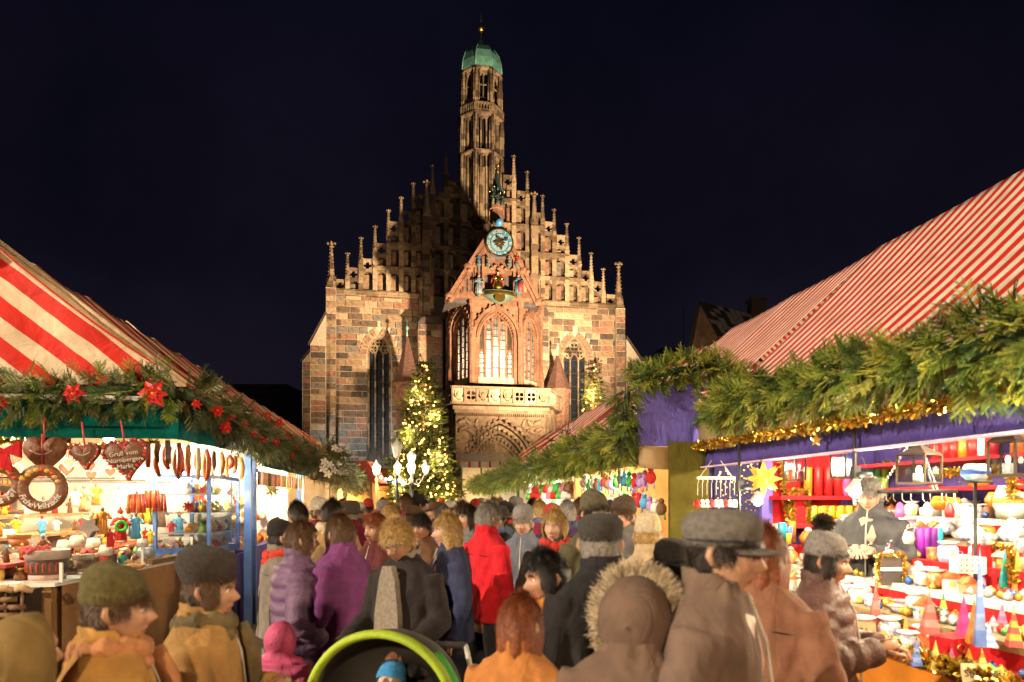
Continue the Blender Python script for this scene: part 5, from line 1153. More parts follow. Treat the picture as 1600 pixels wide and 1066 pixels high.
# ================================================================= christmas trees and street lamps of the square
def xmas_tree(px, tip_y, base_y, Y, halfpx, lab, nb, seed, nt_):
    rs = np.random.RandomState(seed); tip = at_y(px, tip_y, Y); zb = .9; H = tip.z; Rm = halfpx / FPX * Y
    t = thing('christmas_tree', lab, 'tree', (tip.x, Y, 0))
    MB().lathe([(.16, 0), (.12, H * .4), (.02, H * .98)], 8).build('trunk', WOOD, t)
    lb = MB(); pts = []; dirs = []
    tiers = 32
    for k in range(tiers):
        f = (k + .5) / tiers; z = zb + (H - zb) * f; rr = Rm * (1 - f) ** .85 + .08; n = max(5, int(15 * (1 - f) + 4))
        for q in range(n):
            a = 2 * math.pi * (q + rs.rand()) / n; r1 = rr * rs.uniform(.72, 1.12); e = Vector((math.cos(a) * r1, math.sin(a) * r1, z - .22 * r1 + .12))
            lb.tube([(0, 0, z), (e.x * .6, e.y * .6, z - .06 * r1), e], [.03, .02, .008], 4)
            m = max(3, int(nt_ * r1 / Rm) + 2)
            for s in range(m):
                u = .25 + .75 * (s + rs.rand()) / m; p = Vector((0, 0, z)).lerp(e, u); pts.append((p.x + rs.normal(0, .06), p.y + rs.normal(0, .06), p.z + rs.normal(0, .05)))
                dirs.append((math.cos(a) + rs.normal(0, .5), math.sin(a) + rs.normal(0, .5), rs.normal(-.1, .35)))
    lb.build('limbs', WOOD, t)['kind'] = 'stuff'
    V, Q = scatter(np.array(pts), np.array(dirs), rs.uniform(.8, 1.5, len(pts)), TW_FAR, rs); per = len(TW_FAR) // 4
    o = link('crown', np_mesh('crown', V, Q, TREEM, np.repeat(rs.choice(3, len(pts), p=[.5, .25, .25]), per)), t); o['kind'] = 'stuff'
    bm = MB().ball((0, 0, 0), .038, n=7).mesh('fairy_light', glow('fairy_light', (1, .50, .11), 9))
    for k in range(nb):
        f = 1 - math.sqrt(rs.rand()) ; f = min(.985, f * 1.05); a = -math.pi / 2 + rs.uniform(-1.75, 1.75); rr = (Rm * (1 - f) ** .85 + .10) * rs.uniform(.8, 1.06)
        o = link('fairy_light', bm, t); o.location = (rr * math.cos(a), rr * math.sin(a), zb + (H - zb) * f - .2 * rr)
    for k in range(6):
        f = .1 + .14 * k; rr = Rm * (1 - f) * .9; lamp('POINT', 'tree_glow', (tip.x + rr * .8 * (-1) ** k, Y - rr * 1.05, zb + (H - zb) * f), 300 * (Y / 28) ** 2, (1, .66, .25), .3)
    return t
TREEM = [leafmat('spruce', (.035, .065, .015), (.07, .10, .02)), leafmat('spruce_light', (.08, .11, .02), (.11, .14, .03)), leafmat('spruce_dark', (.015, .03, .01), (.03, .045, .012))]
xmas_tree(661, 568, 790, 27, 60, 'tall christmas tree hung with warm fairy lights left of the church portal', 298, 3, 22)
xmas_tree(927, 566, 790, 34, 36, 'smaller lit christmas tree rising behind the right-hand striped roofs', 70, 5, 10)
CASTW = mat('old_white_metal', (.55, .52, .45), .5, .2, 10)
LGL = glow('lantern_glass', (1, .82, .56), 2.0)
def lantern_head(parent, x, z, h, m, y=0, gl=None):
    f = MB(); r = h * .30
    f.lathe([(r * .62, 0), (r * .5, -h * .08), (r * .15, -h * .16)], 6, (x, y, z), smooth=False); f.lathe([(r * 1.18, h * .62), (r * .9, h * .74), (r * .3, h * .92), (r * .1, h * 1.0), (r * .16, h * 1.05), (0, h * 1.12)], 6, (x, y, z), smooth=False)
    for k in range(6):
        a = k * math.pi / 3; f.tube([(x + r * .62 * math.cos(a), y + r * .62 * math.sin(a), z), (x + r * 1.12 * math.cos(a), y + r * 1.12 * math.sin(a), z + h * .62)], h * .022, 4)
    o = f.build('lantern', m, parent)
    MB().lathe([(r * .56, .01), (r * 1.04, h * .60)], 6, (x, y, z), smooth=False).build('lantern_glass', gl or LGL, o); return o
Y = 19.5; P = at_y(643, 781, Y); k_ = Y / FPX
cl = thing('candelabra_lamp', 'ornate street lamp with four lit lanterns on curled arms before the fir tree', 'street lamp', (P.x, Y, 0)); z0 = CZ + (781 - 752) * k_
MB().lathe([(.16, 0), (.16, .3), (.07, .6), (.05, z0 - .05)], 10).build('post', IRON, cl)
MB().lathe([(.08, 0), (.05, .1), (.03, .3), (.025, .55)], 8, (0, 0, z0 - .05)).build('stem', CASTW, cl)
for k in range(4):
    a = k * math.pi / 2 + .12 + math.pi; r = .40 if k % 2 == 0 else .40; ca, sa = math.cos(a), math.sin(a); pts = []
    for s in range(13):
        u = s / 12; pts.append((r * u * ca, r * u * sa, z0 + .02 - .13 * math.sin(math.pi * min(1, u * 1.15)) + .22 * u ** 3))
    MB().tube(pts, .018, 6).tube([(r * .5 * ca + .06 * math.cos(q) * ca, r * .5 * sa + .06 * math.cos(q) * sa, z0 - .0 + .06 * math.sin(q)) for q in [x * .5 for x in range(12)]], .010, 5).build('arm', CASTW, cl)
    lantern_head(cl, r * ca, z0 + .22, .36, CASTW, r * sa)
lantern_head(cl, 0, z0 + .5, .40, CASTW)
lamp('POINT', 'lantern_light', (P.x, Y - .7, z0 + .4), 160, (1, .84, .6), .2)
Y = 21; P = at_y(588, 781, Y); sl = thing('lantern_post', 'single lit street lantern at the end of the left stall row', 'street lamp', (P.x, Y, 0)); z0 = CZ + (781 - 742) * Y / FPX
MB().lathe([(.14, 0), (.14, .3), (.06, .5), (.045, z0 - .08)], 10).build('post', mat('ochre_post', (.35, .22, .08), .6, .2), sl); lantern_head(sl, 0, z0, .42, CASTW)
lamp('POINT', 'lantern_light', (P.x, Y - .5, z0 + .25), 110, (1, .86, .62), .15)
Y = 20.5; P = at_y(620, 781, Y); ul = thing('unlit_lantern_post', 'unlit pale street lantern left of the candelabra lamp against the fir tree', 'street lamp', (P.x, Y, 0)); z0 = CZ + (781 - 712) * Y / FPX
MB().lathe([(.12, 0), (.05, .5), (.035, z0 - .08)], 8).build('post', IRON, ul); lantern_head(ul, 0, z0, .5, CASTW, 0, mat('dull_lantern_glass', (.5, .48, .42), .3, .1))
bn = at_y(612, 752, 24); b = thing('blue_light', 'cluster of cold bluish lights low behind the lamps', 'light', bn)
for k in range(10): MB().ball((rnd.uniform(-.4, .4), rnd.uniform(-.1, .1), rnd.uniform(-.12, .15)), .05, n=7).build('led', glow('cold_led', (.5, .8, 1), 9), b)

# ================================================================= goods of the sweet stall
CHOC = mat('gingerbread', (.20, .075, .028), .45, .3, 30, .4, 60, spec=.5); CELLO = glass('cellophane', (.97, .95, .93), .10); ICER = mat('red_icing', (.55, .05, .05), .5, .2); ICEW = mat('white_icing', (.80, .74, .66), .5, .1)
def heart_pts(s, n=28):
    o = []
    for k in range(n):
        t = 2 * math.pi * k / n; x = 16 * math.sin(t) ** 3; z = 13 * math.cos(t) - 5 * math.cos(2 * t) - 2 * math.cos(3 * t) - math.cos(4 * t); o.append((x * s / 32, (z + 2) * s / 30))
    return o[::-1]
def hang(t, P, top=.3, m=None): MB().tube([(0, 0, 0), (0, 0, top)], .006, 5).build('ribbon', m or ICER, t)
def heart(px, py, w, lab, rim, words=None, tilt=0, t=6.32):
    P = at_t(px, py, t); s = w / FPX * P.y; M = T(P) @ AM @ RY(R(tilt))
    g = thing('gingerbread_heart', lab, 'gingerbread heart', M=M, group='gingerbread hearts hanging under the valance'); hp = heart_pts(s)
    inn = [(x * .88, z * .88 + .002) for x, z in hp]
    b = MB(); n = len(hp); vs = [(x, 0, z) for x, z in hp] + [(x * .9, -.03, z * .9) for x, z in hp] + [(x * .5, -.045, z * .5) for x, z in hp] + [(0, -.048, 0)] + [(x, .025, z) for x, z in hp]
    fs = []
    for i in range(n):
        j = (i + 1) % n; fs += [(i, n + i, n + j, j)[::-1], (n + i, 2 * n + i, 2 * n + j, n + j)[::-1], (2 * n + i, 3 * n, 2 * n + j)[::-1], (i, j, 3 * n + 1 + j, 3 * n + 1 + i)[::-1]]
    fs.append(tuple(3 * n + 1 + i for i in range(n))); b.add(vs, fs, 0, True); b.build('biscuit', CHOC, g)
    if rim is not None:
        rb = MB()
        for k in range(46):
            i = k / 46 * n; a = hp[int(i) % n]; c = hp[(int(i) + 1) % n]; f = i - int(i); x, z = a[0] + (c[0] - a[0]) * f, a[1] + (c[1] - a[1]) * f
            rb.ball((x * .93, -.032, z * .93), s * (.03 if k % 3 == 0 else .045), 1 if k % 3 == 0 else 0, n=6, sc=(1, .7, 1))
        rb.build('icing_rim', [ICER, ICEW], g)
    if words:
        for k, wd in enumerate(words): link('icing_lettering', text_mesh(wd, s * .15, ICEW, .003), g, T(0, -.052, s * (.13 - .15 * k)) @ RX(math.pi / 2))
    else:
        sw = MB(); sw.tube([(-s * .25 + s * .5 * u, -.05, s * .12 - s * .10 * math.sin(math.pi * u)) for u in [k / 10 for k in range(11)]], s * .012, 5); sw.build('icing_swirl', ICEW, g)
    b = MB(); b.add([(x * 1.04, -.065, z * 1.04) for x, z in hp] + [(0, -.085, 0)], [(i, n, (i + 1) % n)[::-1] for i in range(n)], 0, True); b.build('cellophane_wrap', CELLO, g)
    MB().tube([(0, 0, s * .30), (0, 0, s * .30 + .22)], .007, 5).build('ribbon', ICER, g)
heart(69, 712, 64, 'large plain brown gingerbread heart above the lettered ring', None); heart(134, 713, 44, 'small gingerbread heart with red and white icing rim', 2, None, -6)
heart(198, 718, 68, 'large red rimmed gingerbread heart with icing writing', 2, ['Gruß vom', 'Nürnberger', 'Markt'], -8)
def ring_cake(px, py, ro, lab, words, t=6.25):
    P = at_t(px, py, t); s = P.y / FPX; r1 = ro * s; M = T(P) @ AM
    g = thing('gingerbread_ring', lab, 'gingerbread ring', M=M, group='gingerbread rings hanging under the valance'); rm = r1 * .75; rt = r1 * .25
    MB().tube([(rm * math.cos(a), 0, rm * math.sin(a)) for a in [2 * math.pi * k / 32 for k in range(32)]], rt, 10, closed=True, M=SC(1, .6, 1)).build('biscuit', CHOC, g)
    for k in range(9):
        a = math.pi * (.12 + .8 * k / 9); MB().ball((rm * math.cos(a) * rnd.uniform(.9, 1.1), -rt * .55, rm * math.sin(a)), .026, n=7, sc=(1, .5, .7)).build('candied_fruit', rnd.choice((mat('candied_yellow', (.7, .42, .03), .3, .1), mat('candied_red', (.55, .06, .02), .3, .1), mat('almond', (.62, .38, .16), .5, .1))), g)
    n = len(words); 
    for k, ch in enumerate(words):
        a = R(205 + 130 * k / (n - 1)) if n > 1 else R(270)
        if ch != ' ': link('icing_letter', text_mesh(ch, rt * 1.35, ICEW, .003, .2), g, T(rm * math.cos(a), -rt * .64, rm * math.sin(a)) @ RY(-(a + math.pi / 2)) @ RX(math.pi / 2))
    MB().tube([(0, 0, r1 * .9), (0, 0, r1 + .25)], .007, 5).build('ribbon', ICER, g); return g
ring_cake(66, 763, 38, 'gingerbread ring lettered Frohe Weihnachten below the plain heart', 'Frohe Weihnacht')
g = ring_cake(-2, 757, 36, 'gingerbread ring with a red bow, half cut by the frame', 'Glück & Fel')
P = at_t(6, 706, 6.2); bw = MB(); bw.prism([(-.13, -.05), (-.13, .09), (0, .02), (.13, .09), (.13, -.05), (0, .0)], -.02, .02); bw.prism([(-.03, 0), (.03, 0), (.07, -.16), (-.02, -.14)], -.015, .015); o = bw.build('ribbon_bow', REDC); o.matrix_world = T(P) @ AM; tag(o, 'wide red ribbon bow on the ring at the frame edge', 'bow')
# hanging sticks and bundles along the aisle side
STK = [mat('stick_red', (.42, .06, .03), .35, .25, 20), mat('stick_brown', (.22, .08, .03), .35, .3, 20), mat('stick_orange', (.55, .20, .06), .4, .25, 20), mat('stick_dark', (.07, .03, .02), .35, .3, 20), mat('stick_pale', (.6, .36, .2), .45, .2, 20)]
SN = ['red', 'brown', 'orange', 'nearly black', 'pale']
for k in range(30):
    t = 6.7 + 3.0 * k / 30; px = None; P = A(-2.26 - (k % 3) * .12, t, 2.30); L_ = rnd.uniform(.16, .34); mi = rnd.randrange(5); cv = rnd.uniform(-.05, .05)
    g = thing('hanging_candy_stick', '%s %s candy stick hanging from the aisle rail, %s' % (SN[mi], 'long' if L_ > .25 else 'short', ('near the heart' if k < 8 else 'above the globe bulbs' if k < 20 else 'near the blue post')), 'candy stick', P, rnd.uniform(0, 3), 'candy sticks hanging from the aisle rail')
    MB().tube([(0, 0, 0), (0, 0, .1)], .004, 4).build('string', WOODW, g); MB().tube([(cv * math.sin(math.pi * s / 6), 0, -L_ * s / 6) for s in range(7)], [.02, .026, .027, .028, .027, .026, .016], 8).build('stick', STK[mi], g)
MB().b2(-2.30, -2.27, 6.7, 9.8, 2.395, 2.41).build('hanging_rail', IRON, LS)
for k, (px, py) in enumerate(((212, 786), (236, 780), (246, 786), (308, 784), (338, 770), (352, 772))):
    P = at_c(px, py - 14, -2.9); g = thing('candy_bundle', 'tied bundle of red candy sticks hanging %s' % ('left of the toys', 'over the toy figures', 'beside the toy figures', 'left of the globe bulbs', 'over the glass cabinet', 'at the cabinet corner')[k], 'candy bundle', P, 0, 'bundles of red sticks')
    for q in range(6): MB().tube([((q - 2.5) * .028, .015 * (q % 2), .0), ((q - 2.5) * .034, .015 * (q % 2), -.20)], .016, 6).build('stick', STK[0] if q % 3 else STK[2], g)
    MB().tube([(0, 0, .0), (0, 0, .12)], .004, 4).build('string', WOODW, g)
for k in range(3):
    MB().b2(-4.6, -3.0, 7.4 + .8 * k, 7.42 + .8 * k, 1.96, 1.975).build('hook_rail', IRON, LS)
# packages on the back wall shelves of the sweet stall, small hearts hanging in front of them
PKC = [('red', (.55, .04, .04)), ('orange', (.62, .25, .05)), ('brown', (.22, .10, .05)), ('gold', (.70, .45, .10)), ('teal', (.03, .28, .30)), ('cream', (.66, .55, .40)), ('pink', (.60, .22, .28)), ('green', (.10, .30, .08))]
for r_, z in enumerate((1.62, 1.95)):
    MB().b2(-5.45, -5.05, 6.1, 9.8, z - .03, z).build('wall_shelf', WOOD, LS)
    for k in range(17):
        cn, cc = PKC[(k * 5 + r_ * 3) % 8]; t = 6.2 + k * .21; h = rnd.uniform(.14, .26); g = thing('sweet_box', '%s box of sweets on the %s back shelf of the sweet stall, %s' % (cn, ('lower', 'upper')[r_], ('near end', 'middle', 'far end')[k // 6]), 'box', A(-5.2, t, z), AT + rnd.uniform(-.2, .2), 'boxes on the back shelves of the sweet stall')
        m_ = mat('card_' + cn, cc, .5, .2, 12); MB().b2(-.05, .05, -.08, .08, 0, h).build('carton', m_, g); MB().b2(.0505, .053, -.05, .05, h * .3, h * .75).build('printed_label', mat('label_cream', (.7, .62, .48), .6, .2, 30), g); MB().b2(-.052, .054, -.012, .012, 0, h + .003).build('ribbon', GOLD if k % 2 else ICER, g)
for k in range(11):
    t = 6.8 + k * .27; P = A(-3.9 - .15 * (k % 2), t, 2.16 - .06 * (k % 3)); g = thing('small_heart', 'small wrapped gingerbread heart hanging deep inside the sweet stall, %s' % ORD[k], 'gingerbread heart', P, AT + rnd.uniform(-.3, .3), 'small hearts inside the sweet stall'); hp = heart_pts(.15, 20)
    MB().prism(hp, -.012, .012, M=RZ(.5)).build('biscuit', CHOC, g); MB().ring([(x * 1.02, z * 1.02) for x, z in hp], [(x * .86, z * .86) for x, z in hp], -.018, .018, M=RZ(.5)).build('icing_rim', ICER if k % 2 else ICEW, g); MB().tube([(0, 0, .05), (0, 0, .2)], .004, 4).build('ribbon', ICER, g)
# toy figures on stepped shelves
for k, (z, c0) in enumerate(((1.22, -3.3), (1.40, -3.75), (1.58, -4.2))): MB().b2(c0 - .5, c0, 6.1 + .3 * k, 9.6, z - .03, z).build('tier_shelf', mat('brown_shelf', (.34, .19, .09), .6, .25, 4) if k else mat('red_shelf', (.45, .06, .05), .6, .1), LS)
def toy(px, py, h, robe, lab, c, cap=None, face=None, cat='figurine', extra=None, grp='toy figures on the sweet stall shelves'):
    P = at_c(px, py, c); H = h / FPX * P.y
    g = thing('toy_figure', lab, cat, P, AT + .5, grp); f = figure(g, I4, H, robe, face or FLESH, None, name='body')
    if cap is not None: MB().lathe([(H * .09, 0), (H * .10, H * .03), (H * .075, H * .07), (H * .02, H * .15)], 9, (0, 0, H * .93)).ball((0, 0, H * 1.09), H * .03, n=6).build('hat', cap, g)
    return g, H
WOOL = mat('white_wool', (.8, .77, .72), .9, .1, 20, .5, 80); ORNG = mat('orange_felt', (.6, .25, .05), .9, .2); GREENF = mat('bright_green', (.05, .42, .06), .5, .15); REDF = mat('red_felt', (.55, .03, .03), .9, .15); YEL = mat('yellow_felt', (.75, .5, .05), .9, .1); BLUF = mat('sky_blue', (.08, .38, .66), .6, .1); BRWF = mat('brown_felt', (.2, .1, .05), .9, .2); GRYF = mat('grey_card', (.2, .17, .15), .7, .2)
g, H = toy(188, 848, 50, REDF, 'santa figure in red holding a bright green wreath', -3.05, REDF, None, 'santa figure'); 
MB().tube([(H * .14 * math.cos(a), -H * .2, H * .52 + H * .14 * math.sin(a)) for a in [2 * math.pi * k / 16 for k in range(16)]], H * .055, 7, closed=True).build('wreath', GREENF, g); MB().ball((0, -H * .05, H * .82), H * .07, n=8, sc=(1, .8, 1.2)).lathe([(H * .16, 0), (H * .165, H * .05)], 12, (0, 0, H * .02)).build('beard', WOOL, g)
TOYS = [(160, 835, 44, ORNG, 'orange felt fox figure with a red skirt left of the santa', -3.0, None), (172, 855, 30, REDF, 'squat red figure in front of the orange felt fox', -2.95, None), (186, 792, 32, WOOL, 'white plush figure on the upper shelf with a blue ribbon', -3.6, BLUF), (200, 838, 44, WOOL, 'white cotton snowman figure with red hat', -3.05, REDF), (214, 812, 40, ORNG, 'teddy in orange with a red hood on the middle shelf', -3.35, REDF), (228, 818, 36, YEL, 'small yellow and red gnome beside the green toy', -3.3, REDF), (240, 820, 38, mat('moss_green', (.16, .22, .04), .9, .2), 'moss green toy figure between the gnome and the brown one', -3.3, None), (252, 824, 36, BRWF, 'dark brown toy figure with a grey hat', -3.3, GRYF), (262, 800, 40, ORNG, 'orange and white standing figure at the back', -3.7, WOOL), (280, 838, 36, BLUF, 'blue jar shaped figure near the cabinet', -3.0, ORNG), (212, 842, 42, BLUF, 'blue and white bird figure on the counter tier', -2.95, WOOL), (150, 790, 36, ORNG, 'orange striped gift figure on the upper shelf', -3.7, None), (132, 800, 44, mat('tan_paper', (.55, .36, .2), .8, .2), 'tan wrapped parcel figure behind the ring', -3.7, None), (268, 838, 26, REDF, 'small red figure beside the blue jar', -3.0, WOOL), (235, 850, 24, YEL, 'little yellow chick figure at the tier edge', -2.95, None), (118, 792, 30, WOOL, 'small white angel behind the lettered ring', -3.7, YEL)]
for px, py, h, rb, lb, c, cp in TOYS: toy(px, py, h, rb, lb, c, cp)
TN = [('red', REDF), ('orange', ORNG), ('white', WOOL), ('brown', BRWF), ('blue', BLUF), ('yellow', YEL)]
for k in range(30):
    tier = k % 3; z, c0 = ((1.22, -3.42), (1.40, -3.9), (1.58, -4.4))[tier]; t = 6.3 + .33 * (k // 3) + .1 * tier; H = rnd.uniform(.13, .2); i = rnd.randrange(6); j = (i + 1 + k) % 6
    g = thing('toy_figure', 'little %s figure with %s hat on the %s tier of the sweet stall, %s' % (TN[i][0], TN[j][0], ('lowest', 'middle', 'upper')[tier], ('near end', 'middle', 'far end')[k // 11]), 'figurine', A(c0 + rnd.uniform(-.04, .08), t, z), AT + rnd.uniform(.1, .9), 'toy figures on the sweet stall shelves'); figure(g, I4, H, TN[i][1], FLESH, None, name='body'); MB().lathe([(H * .10, 0), (H * .09, H * .05), (H * .02, H * .16)], 9, (0, 0, H * .92)).build('hat', TN[j][1], g)
o = MB().ball((0, 0, 0), .1, n=10).lathe([(.05, .08), (.02, .2)], 6); pls = at_c(40, 800, -4.0); 
def bag(P, s, fill, lab, rz=0, grp='cellophane bags on the sweet counter', tie=None):
    g = thing('cellophane_bag', lab, 'gift bag', P, rz, grp)
    MB().lathe([(s * .42, 0), (s * .5, s * .2), (s * .46, s * .62), (s * .12, s * .95), (s * .30, s * 1.3)], 10).build('film', CELLO, g)
    if fill is not None:
        for k in range(4): MB().lathe([(s * .36, 0), (s * .40, s * .03), (s * .36, s * .11)], 10, (rnd.uniform(-.01, .01), 0, s * .02 + k * s * .15)).build('biscuit', fill, g)
    MB().lathe([(s * .14, s * .9), (s * .14, s * .98)], 8).build('tie', tie or GOLD, g); return g
def bucket(P, r, h, lab, m1, m2, canes=False):
    g = thing('bucket', lab, 'bucket', P, AT, 'buckets on the sweet counter')
    MB().lathe([(r * .82, 0), (r * .86, h * .18)], 20).build('base_band', mat('pink_band', (.6, .38, .33), .6, .1), g); MB().lathe([(r * .86, h * .181), (r * .96, h * .68)], 20).build('wall', m1, g)
    MB().lathe([(r * .97, h * .69), (r * 1.03, h * .95), (r * 1.06, h), (r * .95, h), (r * .9, h * .8)], 20).build('rim', m2, g)
    if canes:
        for k in range(7):
            a = -math.pi / 2 + (k - 3) * .3; rr = r * .93; z = h * .28; M = T(rr * math.cos(a), rr * math.sin(a), z) @ RZ(a + math.pi / 2)
            MB().tube([(-.008, 0, 0), (-.008, 0, h * .24), (-.004, 0, h * .30), (.006, 0, h * .31), (.012, 0, h * .26)], .0055, 5, M=M).build('candy_cane', mat('cane_red', (.65, .12, .08), .4, .1), g)
    return g
P = at_z(74, 905, 1.08); bucket(P, .165, .25, 'large banded bucket with painted candy canes and red wool on its rim', mat('bucket_brown', (.13, .065, .04), .5, .25), mat('bucket_cream', (.55, .42, .36), .5, .1), True)
g = MB()
for k in range(40):
    a = R(120 + 150 * k / 40); g.ball((.17 * math.cos(a), .17 * math.sin(a), .25 + .012 * math.sin(k)), .022, n=6)
o = g.build('red_wool_fringe', mat('red_wool', (.55, .10, .11), .9, .2)); o.location = P; tag(o, 'red knitted fringe draped over the banded bucket rim', 'knitted trim')
for px, py, r, h, lb, a, b in ((130, 893, .085, .16, 'small brown bucket right of the banded one', (.30, .17, .09), (.5, .36, .24)), (209, 862, .10, .16, 'golden wooden tub on the middle of the counter', (.52, .27, .07), (.6, .35, .12)), (30, 845, .09, .13, 'round orange brown pot behind the banded bucket', (.45, .2, .07), (.5, .26, .1))):
    bucket(at_z(px, py, 1.08) if px != 30 else at_c(px, py + 12, -3.6), r, h, lb, mat('tub_%d' % px, a, .5, .25), mat('tub_rim_%d' % px, b, .5, .1))
for k, (px, py, s, lb) in enumerate(((112, 898, .14, 'brown lebkuchen stack next to the banded bucket'), (152, 884, .18, 'dark lebkuchen stack behind the small bucket'), (172, 882, .17, 'lebkuchen stack in the counter middle'), (222, 868, .14, 'pale biscuit stack right of the golden tub'), (244, 866, .16, 'ridged gingerbread stack near the white pumpkin'), (260, 862, .13, 'last biscuit stack before the glass cases'))):
    bag(at_z(px, py, 1.08), s, CHOC if k % 2 == 0 else mat('lebkuchen', (.33, .15, .06), .6, .3, 20), 'cellophane bag with ' + lb)
for k, (px, py, c, s, lb) in enumerate(((20, 885, -3.6, .17, 'white bag of sweets at the left frame edge'), (45, 878, -3.7, .15, 'white bag of sweets behind the banded bucket'), (100, 862, -3.4, .16, 'puffy white bag behind the small bucket'), (120, 856, -3.3, .17, 'tall white bag below the lettered ring'), (146, 860, -3.3, .18, 'crumpled white bag beside the santa'), (165, 868, -3.1, .15, 'white bag in front of the red figure'), (10, 850, -3.9, .2, 'large white bag at the very edge'), (222, 856, -2.95, .14, 'white bag behind the golden tub'))):
    b = bag(at_c(px, py, c), s, None, lb, k); MB().lathe([(s * .38, 0), (s * .44, s * .25), (s * .3, s * .7)], 10).build('sweets', WOOL, b)
P = at_c(228, 872, -2.8); pk = thing('white_pumpkin', 'ribbed silver white pumpkin ornament on the counter', 'ornament', P)
for k in range(9):
    a = 2 * math.pi * k / 9; MB().ball((.045 * math.cos(a), .045 * math.sin(a), .06), .05, n=8, sc=(1, 1, 1.15)).build('rib', mat('silver_white', (.62, .6, .62), .3, .15, metal=.3), pk)
MB().tube([(0, 0, .1), (.01, 0, .15)], .012, 5).build('stalk', WOOD, pk)
P = at_c(142, 842, -3.1); st_ = thing('star_box', 'grey star shaped card box beside the santa', 'box', P, AT)
MB().prism([(.10 * (1 if k % 2 else .55) * math.cos(2 * math.pi * k / 10 + math.pi / 2) * 1.1, .12 + .11 * (1 if k % 2 else .55) * math.sin(2 * math.pi * k / 10 + math.pi / 2)) for k in range(10)], -.05, .05).build('card', GRYF, st_)
for k, (px, py) in enumerate(((150, 905), (175, 900), (195, 896), (214, 890), (160, 915), (190, 908))):      # pretzels and loaves behind the glass
    P = at_z(px, py, 1.09) + Vector((-.1, .15, 0)); o = MB().tube([(.07 * math.cos(a) * (1 + .2 * math.sin(2 * a)), .05 * math.sin(a), .02 + .01 * math.sin(3 * a)) for a in [2 * math.pi * q / 18 for q in range(18)]], .02, 7, closed=True).tube([(-.05, .0, .02), (.0, .02, .035), (.05, .0, .02)], .016, 6).build('pretzel', mat('crusty_pastry', (.40, .20, .07), .5, .3, 12, .4, 40))
    o.location = P; tag(o, 'brown sugared pastry lying behind the counter glass', 'pastry', 'pastries behind the counter glass')
for k in range(44):
    s = .15 + 3.4 * (k // 2) / 22; q = AM @ fM @ Vector((s, .42 + .17 * (k % 2) + rnd.uniform(-.03, .03), 0)); cn, cc = PKC[(k * 3) % 8]; h = rnd.uniform(.08, .15)
    g = thing('sweet_packet', '%s packet of sweets in the %s counter row of the sweet stall, %s' % (cn, ('front', 'rear')[k % 2], ('near end', 'near middle', 'far middle', 'far end')[k // 11]), 'packet', q, rnd.uniform(0, 3), 'packets on the sweet counter'); m_ = mat('card_' + cn, cc)
    MB().lathe([(.045, 0), (.055, h * .3), (.05, h * .7), (.02, h)], 9, sy=.7).build('wrapper', m_ if k % 3 else CHOC, g); MB().lathe([(.02, h), (.034, h * 1.25)], 8, sy=.5).build('gathered_top', (GOLD, ICEW, ICER)[k % 3], g)
for k in range(16):
    s = 1.5 + 2.1 * (k // 2) / 8; P = AM @ fM @ Vector((s, .10 + .12 * (k % 2), .012)); o = MB().lathe([(.05, 0), (.058, .012), (.05, .028), (.0, .034)], 9).ball((0, 0, .03), .03, n=7, sc=(1, 1, .4)).build('round_biscuit', mat('biscuit_gold', (.50, .28, .10), .6, .3, 20), None)
    o.location = P; tag(o, 'round golden biscuit inside the wood trimmed glass case', 'biscuit', 'biscuits in the glass case')
sg = at_c(92, 855, -3.9); o = MB().prism([(-.12, 0), (.12, 0), (.12, .16), (-.12, .16)], -.004, .004).build('price_card', mat('paper', (.78, .74, .66), .7, .05)); o.matrix_world = T(sg) @ AM; tag(o, 'small blank white price card on the sweets shelf', 'price card')
MB().b2(-4.4, -3.6, 6.2, 6.24, 1.50, 1.66).build('red_pelmet', mat('red_pelmet', (.55, .03, .08), .7, .2), LS)
# second stall on the left: stars and gingerbread
def star3(P, r, lab, m, n=8, grp=None, face=None, cat='star'):
    t = thing('paper_star', lab, cat, P, 0, grp); base = [Vector((0, 0, 1)), Vector((0, 0, -1))]
    dirs = [Vector((1, 0, 0)), Vector((-1, 0, 0)), Vector((0, 1, 0)), Vector((0, -1, 0)), Vector((0, 0, 1)), Vector((0, 0, -1))] + [Vector((a, b, c)).normalized() for a in (-1, 1) for b in (-1, 1) for c in (-1, 1)] + [Vector((a, 0, c)).normalized() for a in (-1, 1) for c in (-1, 1)]
    for k, d in enumerate(dirs):
        q = d.to_track_quat('Z', 'Y').to_matrix().to_4x4(); MB().lathe([(r * .27, r * .2), (0.0, r * (1.0 if k < 6 else .92))], 4, M=q, smooth=False).build('spike', m, t)
    MB().ball((0, 0, 0), r * .32, n=8).build('core', m, t); return t
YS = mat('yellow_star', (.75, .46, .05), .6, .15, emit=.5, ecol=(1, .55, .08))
for k, (px, py, r, lb) in enumerate(((452, 760, .12, 'yellow paper star in the second left stall'), (465, 748, .13, 'larger yellow paper star under the rolled awning'), (424, 765, .15, 'white and green straw star just right of the blue post'))):
    star3(at_c(px, py, -2.3), r, lb, YS if k < 2 else mat('straw_white', (.62, .58, .3), .6, .2), grp='stars in the second left stall')
for k in range(16):
    t = 10.2 + k * .24; P = A(-2.2, t, 2.18); mi = k % 5; g = thing('hanging_gingerbread', '%s gingerbread bar hanging in the second left stall' % SN[mi], 'gingerbread', P, 0, 'gingerbread bars of the second left stall')
    MB().box((0, 0, -.12), (.03, .06, .2)).build('bar', STK[mi], g); MB().tube([(0, 0, 0), (0, 0, .1)], .004, 4).build('string', WOODW, g)
